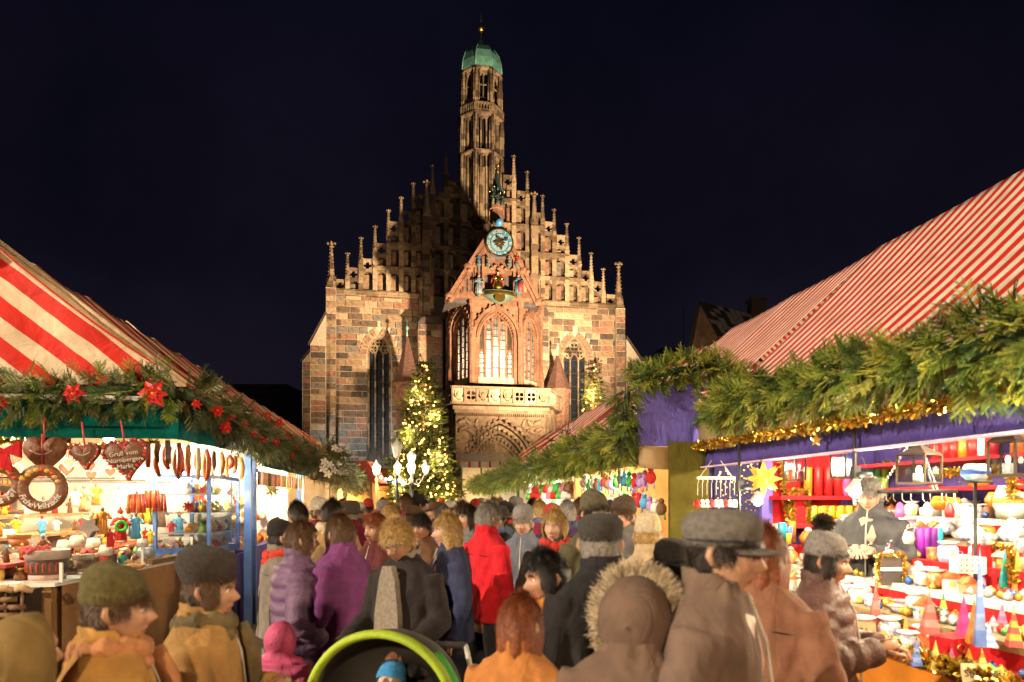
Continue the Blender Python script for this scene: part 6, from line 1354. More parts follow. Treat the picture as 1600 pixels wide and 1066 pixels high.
for s, (z, c) in enumerate(((1.05, -2.5), (1.35, -2.95), (1.65, -3.3))):
    for k in range(20):
        mi, kd = rnd.choice((0, 1, 0, 6, 2, 3)), rnd.choice((0, 0, 1, 2)); ornament(mi, kd, AM @ T(c, 10.2 + k * .2, z) @ SC(1.4), '%s %s on the %s tier of the second left stall, %s' % (ON[mi], KN[kd], ('lowest', 'middle', 'upper')[s], ('near end', 'middle', 'far end')[k // 7]))
for s, (t0_, lbn) in enumerate(((14.5, 'third'), (18.9, 'fourth'))):
    for k in range(14):
        mi, kd = rnd.choice((0, 1, 2, 3, 4)), rnd.choice((0, 1, 2)); ornament(mi, kd, AM @ T(-2.6 - .4 * (k % 2), t0_ + .3 * k, 1.05 + .3 * (k % 2)) @ SC(1.8), '%s %s on the %s of the %s left stall, %s' % (ON[mi], KN[kd], ('counter', 'shelf')[k % 2], lbn, ('near end', 'middle', 'far end')[k // 5]))

# ================================================================= goods of the candle stall
def wax(n, c, tr=.0): return mat('wax_' + n, c, .35, .18, 10, .15, 30, spec=.5)
CWX = dict(red=(.60, .02, .02), orange=(.70, .20, .02), yellow=(.78, .48, .03), pink=(.6, .12, .4), violet=(.25, .03, .38), teal=(.02, .32, .42), green=(.10, .42, .10), white=(.78, .72, .62), blue=(.08, .20, .62), lime=(.42, .6, .06))
def pillar(P, r, h, colr, lab, grp, wick=True):
    g = thing('pillar_candle', lab, 'candle', P, 0, grp); MB().lathe([(r, 0), (r, h * .97), (r * .86, h), (0, h * .985)], 14).build('wax', wax(colr, CWX[colr]), g)
    MB().tube([(0, 0, h * .98), (.002, 0, h + .02)], .003, 4).build('wick', IRON, g); return g
def place(px, py, c): return at_c(px, py, c)
# rows on the red wall shelf (end wall, t = 6.65)
for k, (px, cn, lb) in enumerate(((1262, 'orange', 'first'), (1278, 'red', 'second'), (1294, 'red', 'third'), (1309, 'red', 'fourth'), (1322, 'pink', 'fifth'), (1334, 'violet', 'sixth'), (1347, 'teal', 'seventh'), (1358, 'teal', 'eighth'), (1369, 'green', 'ninth'), (1381, 'lime', 'last'))):
    P = at_t(px, 766, 6.65); P.z = 1.79; pillar(P, .045, .30, cn, 'tall %s pillar candle, %s from the left on the upper red wall shelf' % (cn, lb), 'tall candles on the red wall shelves')
for k, px in enumerate((1270, 1284, 1298, 1312, 1326, 1340)):
    P = at_t(px, 810, 6.65); P.z = 1.50; pillar(P, .046, .19, 'yellow' if k else 'lime', 'yellow pillar candle, %s from the left on the lower red wall shelf' % ('first', 'second', 'third', 'fourth', 'fifth', 'last')[k], 'tall candles on the red wall shelves')
o = MB().b2(-.08, .08, -.01, .01, 0, .36).build('narrow_red_board', REDC); o.matrix_world = T(at_t(1251, 822, 6.62)) @ AM; tag(o, 'narrow upright red board framed with tinsel on the end wall', 'board')
# glassware and red candles on the back shelves
SH = [(1464, 'red'), (1478, 'red'), (1492, 'red'), (1507, 'orange'), (1522, 'red'), (1538, 'white'), (1550, 'red'), (1590, 'orange')]
for k, (px, cn) in enumerate(SH):
    P = at_c(px, 736, 4.75); P.z = 2.10; pillar(P, .05, .2, cn, '%s candle under the short garland, %s on the top back shelf' % (cn, ('first', 'second', 'third', 'fourth', 'fifth', 'sixth', 'seventh', 'last')[k]), 'candles on the top back shelf')
for k, (px, py, r, h, cn, lb) in enumerate(((1470, 797, .08, .12, 'orange', 'amber glass bowl lamp hanging height left of the white jar'), (1490, 796, .06, .10, 'yellow', 'small yellow bowl below the hanging ring'), (1530, 762, .09, .11, 'orange', 'orange bowl under the blue one'), (1560, 795, .09, .13, 'orange', 'round orange glass lamp beside the big white jar'), (1580, 812, .12, .26, 'white', 'big white storm glass at the right frame edge'), (1462, 770, .05, .08, 'red', 'red glass on the back shelf'), (1592, 770, .05, .1, 'red', 'red cup at the far right of the back shelf'))):
    P = at_c(px, py, 4.5); g = thing('glass_lamp', lb, 'glass lamp', P, 0, 'bowls and glass lamps at the back of the candle stall')
    MB().lathe([(r * .6, 0), (r, h * .4), (r * .95, h * .7), (r * .7, h), (r * .62, h), (r * .85, h * .6), (r * .5, h * .1)], 14).build('bowl', mat('amber_' + cn, CWX[cn], .2, .35, 14, spec=.7), g); MB().lathe([(r * .98, h * .45), (r * 1.01, h * .55), (r * .97, h * .64)], 14).build('painted_band', mat('band_gold', (.6, .3, .05), .3, .4, 40), g)
# hanging lanterns
def hlantern(px, py, hpx, wpx, c, lab, warm=True):
    P = at_c(px, py, c); k = P.y / FPX; h, w_ = hpx * k, wpx * k; g = thing('hanging_lantern', lab, 'lantern', P, AT + .35, 'glass lanterns hanging under the candle stall roof'); f = MB()
    for x in (-1, 1):
        for y in (-1, 1): f.b2(x * w_ / 2 - .006, x * w_ / 2 + .006, y * w_ / 2 - .006, y * w_ / 2 + .006, 0, h)
    for z in (0, h):
        for s in (-1, 1): f.b2(-w_ / 2, w_ / 2, s * w_ / 2 - .005, s * w_ / 2 + .005, z - .006, z + .006); f.b2(s * w_ / 2 - .005, s * w_ / 2 + .005, -w_ / 2 + .006, w_ / 2 - .006, z - .005, z + .005)
    f.b2(-w_ / 2, w_ / 2, -w_ / 2, w_ / 2, -.012, -.007); f.build('frame', mat('lantern_bronze', (.10, .07, .045), .45, .2, metal=.6), g)
    MB().lathe([(w_ * .72, h + .006), (w_ * .3, h + .05), (w_ * .16, h + .07), (w_ * .16, h + .1), (0, h + .12)], 4, ph=math.pi / 4, smooth=False).build('roof', mat('lantern_bronze', (.1, .07, .045)), g)
    for x in (-1, 1): MB().b2(x * w_ / 2 - .001, x * w_ / 2 + .001, -w_ / 2 + .01, w_ / 2 - .01, .01, h - .01).build('pane', GL, g); MB().b2(-w_ / 2 + .01, w_ / 2 - .01, x * w_ / 2 - .001, x * w_ / 2 + .001, .01, h - .01).build('pane', GL, g)
    MB().lathe([(w_ * .2, 0), (w_ * .2, h * .35)], 10).build('candle', wax('white', CWX['white']), g); MB().ball((0, 0, h * .46), w_ * .10, n=8, sc=(1, 1, 1.7)).build('flame', glow('lamp_flame', (1, .75, .4), 10), g)
    MB().tube([(.03 * math.cos(a), 0, h + .13 + .03 * math.sin(a)) for a in [2 * math.pi * q / 12 for q in range(12)]], .004, 5, closed=True).tube([(0, 0, h + .15), (0, 0, h + .3)], .004, 4).build('handle', IRON, g)
for a in ((1242, 750, 36, 22, 3.3, 'leftmost square glass lantern, left of the red candles'), (1318, 746, 40, 26, 3.3, 'square glass lantern in front of the pink candles'), (1436, 755, 44, 44, 3.6, 'wide square glass lantern with brown frame beside the chains'), (1575, 742, 52, 38, 3.2, 'dark framed glass lantern at the right edge under the valance')): hlantern(*a)
# paper star, hook mobile, chain ring
star3(at_c(1193, 748, 3.0), .17, 'golden yellow paper star hanging before the olive curtain', YS)
g = thing('hook_mobile', 'hanging white bar with hooks of small angels and stars', 'mobile', at_t(1119, 747, 6.0), AT); kx = 6.0 / FPX
MB().b2(-33 * kx, 33 * kx, -.01, .01, -.012, .012).build('bar', WOODW, g); MB().tube([(-28 * kx, 0, .01), (-8 * kx, 0, .16)], .004, 4).tube([(28 * kx, 0, .01), (8 * kx, 0, .16)], .004, 4).build('chain', CASTW, g)
for k in range(9):
    x = (-32 + 8 * k) * kx; MB().tube([(x, 0, -.012), (x + .01, 0, -.03), (x, 0, -.05), (x, 0, -.16 - .02 * (k % 2))], .003, 4).build('hook', CASTW, g)
    q = MB(); q.ball((x, 0, -.22), .024, n=7); q.lathe([(.035, -.27), (.012, -.235)], 7, (x, 0, 0)); q.box((x, .01, -.235), (.08, .006, .03)); q.build('angel', WOOL if k % 3 else REDF, g)
P = at_c(1432, 768, 3.9); g = thing('hanging_ring', 'dark metal ring on three chains with rows of hooks', 'ring rack', P, AT)
MB().tube([(.26 * math.cos(a), .26 * math.sin(a), 0) for a in [2 * math.pi * q / 36 for q in range(36)]], .016, 6, closed=True, flat=1).build('hoop', IRON, g)
for k in range(3):
    a = k * 2.1 + .4; e = Vector((.26 * math.cos(a), .26 * math.sin(a), 0)); tp = Vector((0, 0, .46)); ch = MB()
    for s in range(18):
        p = e.lerp(tp, (s + .5) / 18); ch.ball(p, .011, n=5, sc=(.7, .7, 1.5))
    ch.build('chain', CASTW, g)
for k in range(12):
    a = 2 * math.pi * k / 12; MB().tube([(.26 * math.cos(a), .26 * math.sin(a), -.01), (.26 * math.cos(a), .26 * math.sin(a), -.06), (.26 * math.cos(a) + .02, .26 * math.sin(a), -.08)], .004, 4).build('hook', CASTW, g)
for k, a in enumerate((3.6, 4.3, 5.0, 5.6)):
    q = Vector(P) + RZ(AT) @ Vector((.26 * math.cos(a), .26 * math.sin(a), -.08)); o = MB().lathe([(.03, -.12), (.035, -.07), (.02, -.02), (.0, 0)], 10).build('bell_ornament', wax(('pink', 'white', 'red', 'white')[k], CWX[('pink', 'white', 'red', 'white')[k]])); o.location = q
    tag(o, '%s bell ornament on the hanging ring' % ('pink', 'white left', 'red', 'white right')[k], 'ornament')
# stand with the blue bowl
P = at_c(1524, 752, 3.7); zs_ = P.z; g = thing('display_stand', 'thin dark display pole with a small round plate', 'stand', (P.x, P.y, 0))
MB().tube([(0, 0, .9), (0, 0, zs_ - .012)], .012, 7).build('pole', IRON, g); MB().lathe([(.10, -.012), (.10, 0)], 16, (0, 0, zs_)).build('plate', IRON, g)
o = thing('blue_bowl', 'blue and white glass bowl on the pole plate', 'bowl', (P.x, P.y, zs_)); MB().lathe([(.05, 0), (.085, .04), (.085, .08), (.06, .11), (.05, .11), (.07, .07), (.04, .02)], 16).build('glass', mat('blue_white_glass', (.1, .4, .75), .2, .3, 9, c2=(.8, .85, .88), spec=.7), o); MB().lathe([(.086, .045), (.0875, .06), (.086, .075)], 16).build('pattern_band', mat('cobalt', (.05, .12, .5), .3, .4, 30), o)
# dark poles with clamps
for px, y0, y1, c, lb in ((1155, 690, 802, 2.75, 'dark lamp pole in front of the hook mobile'), (1335, 656, 790, 3.0, 'dark lamp pole with clamp beside the teal candles')):
    P = at_c(px, y1, c); Q = at_c(px, y0, c); g = thing('lamp_pole', lb, 'pole', P, AT)
    H = Q.z - P.z; MB().tube([(0, 0, 0), (0, 0, H)], .012, 7).build('pole', IRON, g); MB().box((0, -.01, H * .38), (.05, .05, .09)).build('clamp', IRON, g); MB().tube([(0, -.02, H * .36), (.10, -.04, H * .36)], [.022, .018], 8).build('clamp_handle', IRON, g)
    MB().tube([(.02 + .05 * math.cos(a), -.02, H * .42 + .09 * math.sin(a)) for a in [k * .3 - 1.4 for k in range(10)]], .004, 4).build('cable', IRON, g)
    MB().lathe([(.02, 0), (.055, -.09), (.05, -.09), (.015, -.01)], 12, M=T(-.02 + (.17 if px < 1200 else 0), -.05, H * .30) @ RX(.4)).build('lamp_shade', CASTW, g)
    MB().ball((-.02 + (.17 if px < 1200 else 0), -.03, H * .30 - .085), .036, n=10).build('bulb', BULBW, g)
    q = Vector(P) + RZ(AT) @ Vector((-.02 + (.17 if px < 1200 else 0), -.08, H * .30 - .15)); lamp('POINT', 'clamp_light', q, 48, (1, .84, .5), .05)
o = MB().prism([(.05 * (1 if k % 2 else .42) * math.cos(math.pi * k / 5 + math.pi / 2 + math.pi / 5), .05 * (1 if k % 2 else .42) * math.sin(math.pi * k / 5 + math.pi / 2 + math.pi / 5)) for k in range(10)], -.006, .006).build('gold_star', mat('star_gold', (.85, .45, .08), .3, .1, metal=.5)); o.matrix_world = T(at_c(1275, 688, 2.93)) @ AM; tag(o, 'small flat gold star hanging on the violet valance', 'star')
bulb(A(2.72, 2.5, 1.98), .05, 'unseen lit bulb added at the near end of the candle counter to light garlands', 50, (1, .84, .5))  # added bulb out of view, lights the near garland from below
# ---- the stepped display
def on_step(px, py):
    best = None
    for k in range(6):
        z = .82 + .156 * k; 
        if py <= HY: break
        P = at_z(px, py, z); c = P.dot(AN); d = abs(c - (3.0 + .33 * k))
        if best is None or d < best[0]: best = (d, P, k)
    return best[1], best[2]
CERW = mat('white_glaze', (.80, .77, .72), .15, .06, 8, spec=.7); CERB = mat('blue_glaze', (.10, .16, .50), .2, .5, 26, c2=(.75, .75, .78), spec=.7); CERO = mat('orange_glaze', (.62, .22, .04), .2, .3, 12, spec=.7); CERR = mat('red_glaze', (.55, .04, .03), .2, .3, 20, c2=(.7, .3, .1), spec=.7); CERV = mat('lavender', (.30, .22, .55), .7, .4, 50, c2=(.6, .5, .75)); CLAY = mat('bare_clay', (.50, .30, .16), .7, .2)
CM_ = [('white', CERW), ('blue patterned', CERB), ('orange', CERO), ('red', CERR), ('white', CERW), ('lavender filled', CERV), ('clay', CLAY)]
ROWN = ['front', 'second', 'third', 'fourth', 'fifth', 'top']
potm = {}
def pot(kind, mi):
    if (kind, mi) in potm: return potm[kind, mi]
    m = CM_[mi][1]; b = []
    if kind == 'mug': b = [('cup', MB().lathe([(.038, 0), (.042, .02), (.042, .085), (.037, .085), (.036, .01)], 14), m), ('handle', MB().tube([(.04, 0, .068), (.066, 0, .06), (.066, 0, .03), (.04, 0, .022)], .006, 6), m)]
    elif kind == 'burner': b = [('body', MB().lathe([(.05, 0), (.06, .04), (.055, .09), (.04, .105)], 14), m), ('dish', MB().lathe([(.035, .106), (.062, .125), (.058, .128), (.03, .112)], 14), CERW), ('opening', MB().prism(arch(.035, .02, 5, 0, .015), -.063, -.045), mat('burner_glow', (.9, .45, .12), .6, .1))]
    elif kind == 'bowl': b = [('dish', MB().lathe([(.03, 0), (.035, .01), (.075, .05), (.07, .05), (.03, .015)], 16), m), ('rim', MB().tube([(.073 * math.cos(a), .073 * math.sin(a), .05) for a in [2 * math.pi * q / 16 for q in range(16)]], .004, 5, closed=True), CERR)]
    elif kind == 'house':
        b = [('wall', MB().b2(-.045, .045, -.035, .035, 0, .07), m), ('roof', MB().prism([(-.055, .07), (.055, .07), (0, .125)], -.042, .042), CERR if mi != 3 else CERW), ('window', MB().b2(-.012, .012, -.038, -.034, .025, .055), mat('tiny_window', (.8, .5, .1), .5, .1)), ('door', MB().b2(-.034, -.018, -.038, -.034, 0, .04), CERB)]
    elif kind == 'round': b = [('jar', MB().lathe([(.04, 0), (.07, .04), (.072, .07), (.04, .11), (.03, .12), (.03, .115)], 14), m), ('lid', MB().lathe([(.034, .12), (.02, .14), (.0, .15)], 10), CERW)]
    potm[kind, mi] = [(n, x.mesh(n, mm), mm) for n, x, mm in b]; return potm[kind, mi]
KL = dict(mug='mug', burner='oil burner', bowl='small bowl', house='tealight house', round='round jar'); pcount = {}
def place_pot(P, kind, mi, s, row, lab=None):
    pxx = 800 + FPX * P.x / P.y
    t = thing('ceramic_' + KL[kind].replace(' ', '_'), lab or '%s %s on the %s display step' % (CM_[mi][0], KL[kind], ROWN[row]) + ', ' + ('at the near right end' if pxx > 1500 else 'right of the tinsel frame' if pxx > 1410 else 'around the tinsel frame' if pxx > 1360 else 'at the far left end'), KL[kind], P, rnd.uniform(-.9, .9) - .4, 'ceramics on the stepped candle display'); t.scale = (s, s, s)
    for n, me, mm in pot(kind, mi): link(n, me, t)
used = []
def free(P, r):
    for q in used:
        if (q[0] - P).length < q[1] + r: return False
    used.append((P.copy(), r)); return True
# named pieces first
def pyramid(px, py, hpx, wpx, c1, c2, lab, n=4, rowc=None):
    P, k = on_step(px, py); s = P.y / FPX; H, W = hpx * s, wpx * s; used.append((P.copy(), W * .5))
    t = thing('pyramid_candle', lab, 'pyramid candle', P, rnd.uniform(.2, .6), 'pyramid candles on the candle display'); m1 = wax(*c1) if isinstance(c1, tuple) else c1
    nl = 6; r = W * .66
    for q in range(nl):
        a, b_ = q / nl, (q + 1) / nl; MB().lathe([(r * (1 - a), H * a), (r * (1 - b_) + .0005, H * b_)], 4, smooth=False).build('wax_layer', (m1 if q % 2 == 0 else (wax(*c2))), t)
    MB().tube([(0, 0, H), (0, 0, H + .015)], .0025, 4).build('wick', IRON, t)
V = lambda n, *c: (n, c)
pyramid(1368, 935 + 60, 85, 24, V('dusty_red', .52, .09, .08), V('dusty_red2', .60, .16, .13), 'rose red pyramid candle left of the green striped one'); pyramid(1474, 1003, 78, 28, V('lime_p', .36, .48, .06), V('dark_green_p', .10, .24, .06), 'green striped pyramid candle with dark bands')
pyramid(1506, 992, 64, 20, V('magenta_p', .50, .05, .22), V('magenta2_p', .42, .03, .2), 'magenta pyramid candle right of the green striped one'); pyramid(1522, 1005, 70, 22, V('burnt_p', .66, .22, .03), V('burnt2_p', .62, .30, .06), 'burnt orange pyramid candle left of the tall blue one')
pyramid(1452, 990, 68, 26, V('dusty_red', .52, .09, .08), V('rose_p', .56, .2, .18), 'rose pyramid candle in front of the bags')
pyramid(1531, 1010, 155, 17, V('blue_p', .14, .24, .66), V('blue2_p', .26, .36, .74), 'very tall slim blue pyramid candle'); pyramid(1570, 965, 108, 26, V('green_p', .02, .30, .18), V('teal_p', .02, .36, .40), 'tall green and teal pyramid candle'); pyramid(1590, 968, 118, 26, V('orange_p', .72, .30, .02), V('orange2_p', .74, .42, .06), 'tall orange pyramid candle at the right edge')
pyramid(1566, 984, 44, 16, V('pink_p', .62, .10, .30), V('pink2_p', .66, .2, .36), 'small pink pyramid candle before the green one'); pyramid(1432, 1040, 40, 16, V('blue_p', .14, .24, .66), V('blue2_p', .26, .36, .74), 'small blue pyramid candle at the front edge'); pyramid(1462, 1046, 46, 18, V('gold_p', .72, .46, .06), V('gold2_p', .74, .54, .14), 'golden yellow pyramid candle at the front edge'); pyramid(1514, 1048, 36, 18, V('orange_p', .72, .3, .02), V('orange2_p', .74, .42, .06), 'small orange pyramid candle against the red box'); pyramid(1545, 1010, 34, 22, V('paleblue_p', .45, .55, .75), V('blue2_p', .26, .36, .74), 'squat pale blue pyramid candle at the foot of the tall one'); pyramid(1552, 985, 24, 20, V('palepink_p', .75, .5, .5), V('pink2_p', .66, .2, .36), 'squat pale pink pyramid candle')
P = at_c(1553, 962, 3.9); g = thing('red_cloth_box', 'tall red cloth box behind the pyramid candles', 'display box', P, AT); hh = 110 / FPX * P.y
MB().b2(-.06, .06, .0, .12, -.2, hh).build('cloth_cover', REDC, g)
P, k = on_step(1494, 1040); g = thing('red_display_box', 'low red box with a gold emblem in front of the pyramid candles', 'display box', P + Vector((.06, .0, 0)), AT + .25); MB().b2(-.14, .14, -.02, .12, 0, .16).build('cloth_cover', REDC, g); MB().tube([(.03 * math.cos(a) - .08, -.024, .11 + .02 * math.sin(a)) for a in [q * .6 for q in range(11)]], .004, 5).ball((-.06, -.024, .085), .012, n=6).build('gold_emblem', GOLD, g)
for a in ((1487, 1052, 40, 20, V('magenta_p', .50, .05, .22), V('pink_p', .62, .10, .30), 'magenta pink pyramid candle low at the front edge'), (1534, 1058, 46, 22, V('burnt_p', .66, .22, .03), V('gold2_p', .74, .54, .14), 'orange and yellow pyramid candle at the bottom right'), (1584, 1010, 60, 22, V('dusty_red', .52, .09, .08), V('orange2_p', .74, .42, .06), 'red and orange pyramid candle near the right frame edge'), (1490, 1030, 34, 16, V('green_p', .02, .30, .18), V('lime_p', .36, .48, .06), 'small green pyramid candle in front of the rose ones'), (1415, 1012, 50, 18, V('gold_p', .72, .46, .06), V('orange2_p', .74, .42, .06), 'amber pyramid candle left of the rose ones'), (1596, 1050, 44, 22, V('blue_p', .14, .24, .66), V('green_p', .02, .30, .18), 'blue and green pyramid candle cut by the right frame edge')): pyramid(*a)
def price_sign(px, py, txt, lab, s=.11, tilt=-.25):
    P, k = on_step(px, py); t = thing('price_sign', lab, 'price sign', M=T(P + Vector((0, -.04, 0))) @ RZ(AT - .3) @ RX(tilt), group='price signs on the candle display')
    MB().b2(-s * .55, s * .55, -.003, .003, 0, s * .85).build('card', mat('buff_card', (.66, .50, .30), .7, .1), t)
    for q, w_ in enumerate(txt): link('lettering', text_mesh(w_, s * (.42 if len(txt) == 1 else .2), mat('ink', (.05, .03, .02), .7, 0), .0006), t, T(0, -.0045, s * (.42 if len(txt) == 1 else .66 - .22 * q)) @ RX(math.pi / 2))
price_sign(1498, 1018, ['4,50', '6,90', '8,50'], 'buff price sign between the green and magenta pyramids'); price_sign(1571, 1036, ['Kerze', '28'], 'buff price sign with a large figure at the right edge'); price_sign(1518, 1066, ['Stück'], 'pale price sign lying at the bottom edge', .12)
for k, (px, py, w_, lb) in enumerate(((1512, 895, .17, 'white dotted porcelain box high on the display'), (1492, 950, .12, 'lower white dotted porcelain box behind the pyramids'))):
    P, q = on_step(px, py); g = thing('porcelain_box', lb, 'box', P, AT - .2); MB().b2(-w_ / 2, w_ / 2, -.05, .05, 0, w_ * .6).build('box', CERW, g); dm = MB()
    for i in range(5):
        for j in range(3): dm.ball((-w_ / 2 + w_ * (i + .5) / 5, -.051, w_ * .6 * (j + .5) / 3), .005, n=5)
    o = dm.build('dots', IRON, g); used.append((P.copy(), .08))
# tinsel framed mirrors/pictures
P = at_c(1391, 915, 3.5); g = thing('framed_mirror', 'upright dark panel framed in gold tinsel among the ceramics', 'picture frame', M=T(P) @ RZ(AT - .1)); s = P.y / FPX
MB().b2(-.09, .09, -.005, .005, 0, .22).build('panel', mat('dim_mirror', (.12, .10, .09), .25, .3, 5, metal=.4), g); rs = np.random.RandomState(9); 
pa_ = [Vector(p) for p in ((-.1, -.01, 0), (-.1, -.01, .23), (.1, -.01, .23), (.1, -.01, 0))]; ss_ = resample(pa_, .0012); PP = np.array([p for p, _ in ss_]); VV, QQ = scatter(PP, rs.normal(size=(len(PP), 3)), rs.uniform(.6, 1.1, len(PP)), np.array([[-.004, 0, 0], [.004, 0, 0], [.003, .004, .03], [-.003, .004, .03]]), rs); link('tinsel_trim', np_mesh('tinsel_trim', VV, QQ, [TINSEL, TINSEL2], (rs.rand(len(PP)) < .2).astype(int)), g)
MB().b2(-.08, .08, -.016, -.006, .11, .135).build('ledge', CERW, g); used.append((P.copy(), .1))
for k, (px, cn) in enumerate(((1437, 'violet'), (1447, 'violet'), (1458, 'violet'), (1466, 'teal'))):
    P, q = on_step(px, 872); pillar(P, .035, .24, cn, 'tall %s candle, %s of the group in the middle of the display' % (cn, ('first', 'second', 'third', 'last')[k]), 'violet and teal candles mid display'); used.append((P.copy(), .04))
for k, (px, py, cn, h) in enumerate(((1190, 830, 'yellow', .2), (1205, 845, 'pink', .14), (1213, 850, 'white', .18), (1222, 848, 'teal', .2), (1232, 850, 'blue', .16), (1237, 868, 'orange', .2), (1230, 880, 'yellow', .1), (1215, 885, 'lime', .1))):
    P = at_t(px, py, 5.9 + .12 * (k % 3)); P.z = 1.34; pillar(P, .038, h, cn, '%s candle at the far left of the display, %s' % (cn, ('nearest the clamp lamp', 'short one', 'beside the teal one', 'tall', 'behind the pompom hat', 'above the hat brim', 'stubby', 'stubby low')[k]), 'candles at the left end of the display')
MB().b2(2.78, 3.14, 5.7, 6.5, 0, 1.34).build('side_table', REDC, RS)
for k, (px, py) in enumerate(((1330, 875), (1345, 868), (1362, 858), (1380, 850), (1398, 842), (1412, 852), (1420, 836), (1555, 822), (1575, 826), (1592, 824), (1600, 850), (1350, 850), (1372, 838), (1390, 862), (1300, 880), (1455, 842), (1540, 838))):
    P, q = on_step(px, py + 14); 
    b = bag(P, .12, None, 'cellophane gift bag with %s %s' % (('a white ornament', 'a blue pot', 'an orange candle')[k % 3], ('left of the stall keeper', 'just left of the stall keeper', 'under the stall keeper', 'before the stall keeper', 'right of the stall keeper', 'above the tinsel frame', 'near the hanging ring', 'under the orange lamp', 'beside the orange lamp', 'near the storm glass', 'at the frame edge', 'left of the tinsel frame', 'over the tinsel frame', 'at the tinsel frame top', 'by the pompom hat', 'by the violet candles', 'before the storm glass')[k]), k, 'cellophane gift bags on the candle display', REDC if k % 2 else GOLD); MB().lathe([(.03, 0), (.042, .04), (.03, .08), (0, .085)], 10).build('gift', (CERW, CERB, CERO)[k % 3], b); used.append((P.copy(), .05))
for k, (px, py, r, h, lb) in enumerate(((1505, 825, .075, .17, 'round white porcelain lamp high on the display'), (1512, 845, .08, .12, 'white and blue porcelain jar below the round lamp'), (1478, 835, .08, .09, 'white pot with violet pattern left of the porcelain jar'), (1528, 850, .06, .12, 'violet patterned jar right of the porcelain jar'))):
    P = at_c(px, py, 4.2); g = thing('porcelain_lamp', lb, 'porcelain jar', P, 0, 'porcelain lamps and jars'); MB().lathe([(r * .6, 0), (r, h * .35), (r * .96, h * .65), (r * .55, h * .95), (r * .5, h)], 16).build('body', CERW if k in (0,) else CERB, g); MB().lathe([(r * .56, h * .96), (r * .4, h * 1.06), (0, h * 1.12)], 12).build('lid', CERW, g)
# ceramics fill the rest of the steps
kinds = ['mug', 'burner', 'bowl', 'house', 'round', 'bowl', 'burner']; row_t = [(2.5, 6.4)] * 6
for row in range(6):
    for lane in range(2):
        t = 2.3 + .06 * lane
        while t < 6.5:
            kind = rnd.choice(kinds); mi = rnd.choice((0, 0, 1, 1, 2, 3, 4, 5, 6)); s = rnd.uniform(.85, 1.25); c = 2.95 + .33 * row + .16 * lane
            P = A(c, t, .82 + .156 * row)
            pxx = 800 + FPX * P.x / P.y
            if pxx < 1660 and not (pxx > 1452 and row < 2) and not (pxx > 1530 and row == 2) and free(P, .06 * s): place_pot(P, kind, mi, s, row)
            t += rnd.uniform(.12, .17)
# foil baubles added as glints, filling the gaps
BB = [('silver', foil('silver', (.75, .75, .78))), ('gold', foil('gold', (.85, .55, .12))), ('blue', foil('blue', (.10, .22, .65))), ('red', foil('red', (.65, .05, .05))), ('orange', foil('orange', (.8, .35, .06))), ('green', foil('green', (.12, .4, .12)))]
bbm = [MB().ball((0, 0, .026), .026, n=10).lathe([(.008, .05), (.007, .058)], 6).mesh('bauble', m) for n, m in BB]
nb = 0
for k in range(1500):
    row = rnd.randrange(6); t = rnd.uniform(2.2, 6.5); c = 2.87 + .33 * row + rnd.uniform(0, .27); P = A(c, t, .82 + .156 * row); pxx = 800 + FPX * P.x / P.y
    if nb >= 190 or not 1310 < pxx < 1620 or not free(P, .024): continue
    i = rnd.choice((0, 0, 1, 1, 2, 3, 4, 5)); o = link('bauble', bbm[i]); o.location = P; s = rnd.uniform(.8, 1.3); o.scale = (s, s, s); nb += 1
    tag(o, '%s foil bauble added as glint on the %s display step %s' % (BB[i][0], ROWN[row], 'at the near right end' if pxx > 1520 else 'right of the tinsel frame' if pxx > 1440 else 'below the stall keeper' if pxx > 1370 else 'at the far left end'), 'bauble', 'foil baubles added as glints between the ceramics')
# ivy leaves along the front
IVY = [mat('ivy_green', (.06, .30, .03), .4, .3), mat('ivy_light', (.20, .42, .06), .4, .3)]
iv = MB()
for k in range(90):
    t = rnd.uniform(2.3, 6.3); c = 2.92 + rnd.uniform(-.03, .08); P = A(c, t, .845 + rnd.uniform(0, .04)); M = T(P) @ RZ(rnd.uniform(0, 6)) @ RX(rnd.uniform(-.7, .7))
    s = rnd.uniform(.025, .045); iv.add([(0, 0, 0), (-s, s * .6, .006), (-s * .4, s * 1.0, 0), (0, s * 1.9, .004), (s * .4, s * 1.0, 0), (s, s * .6, .006)], [(0, 5, 4, 3, 2, 1)], k % 2, M=M)
o = iv.build('ivy_sprigs', IVY); tag(o, 'green ivy sprigs scattered along the front of the candle display', 'ivy', kind='stuff')
# second right stall: hanging felt figures and hats
HM = [REDF, WOOL, BLUF, mat('lilac_felt', (.4, .25, .5), .9, .2), BRWF, mat('grey_wool', (.35, .33, .32), .9, .2), mat('pink_felt', (.6, .25, .3), .9, .2), GREENF]
HNm = ['red', 'white', 'sky blue', 'lilac', 'brown', 'grey', 'pink', 'green']
for k in range(34):
    t = 7.15 + 3.2 * (k // 2) / 17; row = k % 2; P = A(2.55 + .12 * row, t, 2.05 - .28 * row + rnd.uniform(-.05, .05)); mi = rnd.randrange(8); g = thing('felt_ornament', '%s felt ornament hanging in the %s row, %s' % (HNm[mi], ('upper', 'lower')[row], ('next to the olive curtain' if k < 10 else 'mid second right stall' if k < 22 else 'by the yellow post')), 'ornament', P, rnd.uniform(0, 6), 'felt ornaments in the second right stall')
    b = MB(); b.ball((0, 0, -.08), .06, n=8, sc=(1, .6, 1.2)); b.ball((0, 0, .005), .035, n=7); b.build('body', HM[mi], g); MB().tube([(-.03, 0, -.13), (-.04, 0, -.2)], .012, 5).tube([(.03, 0, -.13), (.04, 0, -.2)], .012, 5).build('legs', HM[(mi + 3) % 8], g); MB().tube([(0, 0, .03), (0, 0, .16)], .003, 4).build('string', WOODW, g)
